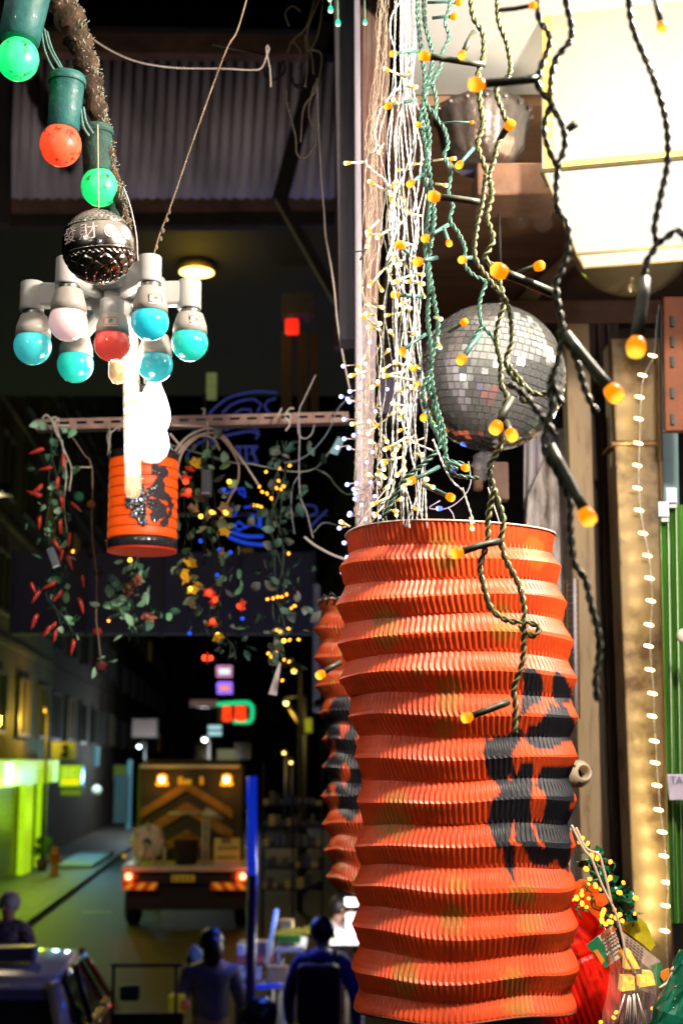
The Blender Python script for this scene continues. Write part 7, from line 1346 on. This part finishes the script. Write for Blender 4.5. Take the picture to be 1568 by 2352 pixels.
for k in range(70):
    u = rnd.random(); x = 430 + u * 500 + rnd.uniform(-90, 110); y = 280 + u * 800 + rnd.uniform(-60, 60)
    inst('leaf', leaf_mesh(M('foil_green', (.01, .12, .06), .2, .3, var=.6, scale=30), 'leaf') if k == 0 else bpy.data.meshes[foil], t, Q(*Z(x, y), 1.88), rot_rand(), rnd.uniform(.012, .022))
    if k == 0: foil = [m.name for m in bpy.data.meshes if m.materials and m.materials[0] and m.materials[0].name == 'foil_green'][0]
cords('tie_cord', 'pale twisted cords the bag of lights hangs from', [[Z(250, 0), Z(300, 110), Z(400, 300), Z(480, 390), Z(540, 540), Z(600, 690), Z(660, 820), Z(730, 950), Z(790, 1100), Z(830, 1250), Z(860, 1380), Z(900, 1560), Z(1000, 1750)], [Z(300, 30), Z(420, 270), Z(570, 350), Z(620, 500), Z(670, 690), Z(720, 930)]], 1.82, 3.2, M('cream_cord', (.62, .48, .34), .7), 'cord')
t = thing('printed_card', 'white and green printed card tilted against the red shade', 'card', Q(*Z(640, 1500), 1.85))
cd = slabp([(420, 1420), (740, 1180), (860, 1540), (650, 1690)], 1.85, .002, 'card', M('card_white', (.62, .60, .55), .4), t)
slabp([(420, 1420), (560, 1315), (640, 1430), (680, 1670), (650, 1690)], 1.848, .001, 'green_print', M('card_green', (.02, .18, .08), .35, var=.5, scale=30), t); slabp([(505, 1490), (560, 1470), (640, 1600), (610, 1650)], 1.846, .001, 'orange_print', M('card_orange', (.65, .22, .03), .4), t)
slabp([(790, 1470), (830, 1445), (860, 1510), (830, 1520)], 1.846, .001, 'orange_print', M('card_orange'), t); slabp([(660, 1570), (710, 1550), (730, 1610), (690, 1640)], 1.846, .001, 'brown_print', M('card_brown', (.22, .06, .02), .4), t)
for r_, c_, y in ((0, 'card_red_ink', 1325), (1, 'card_ink', 1370), (2, 'card_ink', 1408), (3, 'card_red_ink', 1445), (4, 'card_ink', 1500), (5, 'card_ink', 1550)):
    for k in range(5):
        x = 620 + k * 34 + r_ * 9; yy = y - k * 24; slabp([(x, yy), (x + 20, yy - 14), (x + 28, yy + 2), (x + 8, yy + 16)], 1.845, .001, 'printed_mark', M(c_, (.5, .08, .04) if 'red' in c_ else (.06, .05, .05), .5), t)
t = thing('printed_card', 'second printed card with a green end at the lower right of the first', 'card', Q(*Z(1100, 1600), 1.86))
slabp([(850, 1260), (1290, 1600), (1330, 1720), (1320, 1890), (1260, 1890), (1170, 1700), (880, 1470)], 1.86, .002, 'card', M('card_pink_grey', (.42, .33, .29), .4), t)
slabp([(1180, 1660), (1300, 1620), (1330, 1740), (1320, 1890), (1260, 1890)], 1.858, .001, 'green_print', M('card_green'), t); slabp([(1300, 1740), (1400, 1690), (1410, 1780), (1340, 1850), (1300, 1800)], 1.855, .004, 'orange_print', M('card_orange'), t)
for r_ in range(5):
    for k in range(5): x = 900 + k * 42 - r_ * 4; y = 1310 + k * 34 + r_ * 36; slabp([(x, y), (x + 30, y + 24), (x + 26, y + 34), (x - 4, y + 10)], 1.857, .001, 'printed_mark', M('card_ink'), t)
t = thing('yellow_packet', 'crumpled yellow plastic packet above the printed cards', 'packet', Q(*Z(1050, 1280), 1.89))
slabp([(870, 1190), (1020, 1090), (1130, 1160), (1240, 1420), (1180, 1490), (1080, 1400), (880, 1260)], 1.89, .02, 'packet', M('yellow_plastic', (.42, .36, .02), .25, var=.5, scale=14, bump=1, coat=.8, emit=(.3, .22, .0), es=.2), t)
t = thing('bag_of_lights', 'clear bag of warm glowing lamps tied with cord at the bottom right', 'bag', Q(*Z(900, 2100), 1.85))
GLW = M('glowing_yellow_plate', (.8, .5, .1), .4, emit=(1, .52, .08), es=.9, var=.4, scale=30)
for pts in ([(890, 1480), (940, 1480), (1060, 1700), (885, 1705)], [(850, 1790), (990, 1790), (1000, 1950), (830, 1965)], [(1050, 1795), (1120, 1790), (1115, 1735), (1205, 1740), (1240, 1890), (1060, 1920)]): slabp(pts, 1.83, .02, 'lit_plate', GLW, t)
for x, y in ((940, 1550), (960, 1600), (1000, 1650), (890, 1830), (960, 1860), (1160, 1800), (1090, 1830), (1160, 1870), (1210, 1850), (860, 1930), (780, 2210), (740, 2270), (590, 2330), (1215, 2165)): inst('bulb', ORL, t, Q(*Z(x, y), 1.815), rot_rand(), .8)
slabp([(920, 1710), (1110, 1700), (1110, 1780), (940, 1790)], 1.85, .02, 'dark_block', M('navy_block', (.03, .025, .07), .4), t); slabp([(910, 1990), (1090, 1960), (1240, 2000), (1260, 2400), (880, 2400)], 1.86, .04, 'dark_block', M('navy_block'), t)
fl = MB(); tp_ = Q(*Z(890, 1480), 1.8)
for (xa, xb, y) in ((700, 1290, 1560), (690, 1250, 1760), (660, 1280, 1960), (620, 1230, 2180), (600, 1200, 2420)):
    for i in range(33):
        u = i / 32; fl.v.append(Q(*Z(xa + (xb - xa) * u + rnd.uniform(-14, 14), y + rnd.uniform(-12, 12)), 1.80 + .03 * abs(u - .5) + rnd.uniform(-.004, .004)))
for k in range(4):
    for i in range(32): a = k * 33 + i; fl.f.append((a, a + 33, a + 34, a + 1))
o = fl.build('film', M('shiny_film', (.75, .55, .45), .12, alpha=.22, coat=1, var=.4, scale=20), t, smooth=False)
for k in range(12): 
    x = 900 + rnd.uniform(-30, 140); MB().tube([Q(*Z(x, 1980 + rnd.uniform(0, 60)), 1.79), Q(*Z(x + (x - 960) * 1.6, 2420), 1.79)], px(1.8, 1.2), 4).build('film_crease', M('film_glint', (.8, .7, .62), .15, .4), t)
t = thing('green_bag', 'glossy dark green plastic wrapped item in the bottom right corner', 'bag', Q(*Z(1500, 2200), 1.7))
mb = MB(); pts = spline([Q(*Z(1640, 1500), 1.7), Q(*Z(1580, 1800), 1.7), Q(*Z(1500, 2100), 1.7), Q(*Z(1400, 2500), 1.7)], .01); mb.tube(pts, [px(1.7, 22 + 26 * min(1, i / 6)) * (1 + .08 * math.sin(i * 1.7)) for i in range(len(pts))], 24)
for i, v in enumerate(mb.v): mb.v[i] = v + Vector((rnd.gauss(0, .0011), rnd.gauss(0, .0016), 0))
mb.build('wrap', M('green_gloss', (.008, .11, .065), .12, var=.5, scale=12, coat=1), t, smooth=False)
for x, y in ((1560, 1780), (1460, 1920), (1450, 2070), (1440, 2170)): MB().tube([Q(*Z(x, y), 1.645), Q(*Z(x + 40, y - 20), 1.645)], [.0016, .0004], 5).build('gold_fleck', M('gold_foil', (.9, .75, .4), .15, 1), t)
cords('tie_cord', 'pale cord running up from the green wrapped item', [[Z(1420, 1720), Z(1500, 1640), Z(1570, 1560)], [Z(1280, 1930), Z(1380, 1860), Z(1440, 1740)]], 1.7, 3.2, M('cream_cord'), 'cord')
cords('hook_cord', 'dark bracket and pale clip the bag of lights hangs on', [[Z(170, 90), Z(230, 40)], [Z(230, 40), Z(240, 180), Z(220, 420), Z(190, 760)]], 1.9, 4, M('dull_clip', (.35, .28, .2), .5), 'hook')
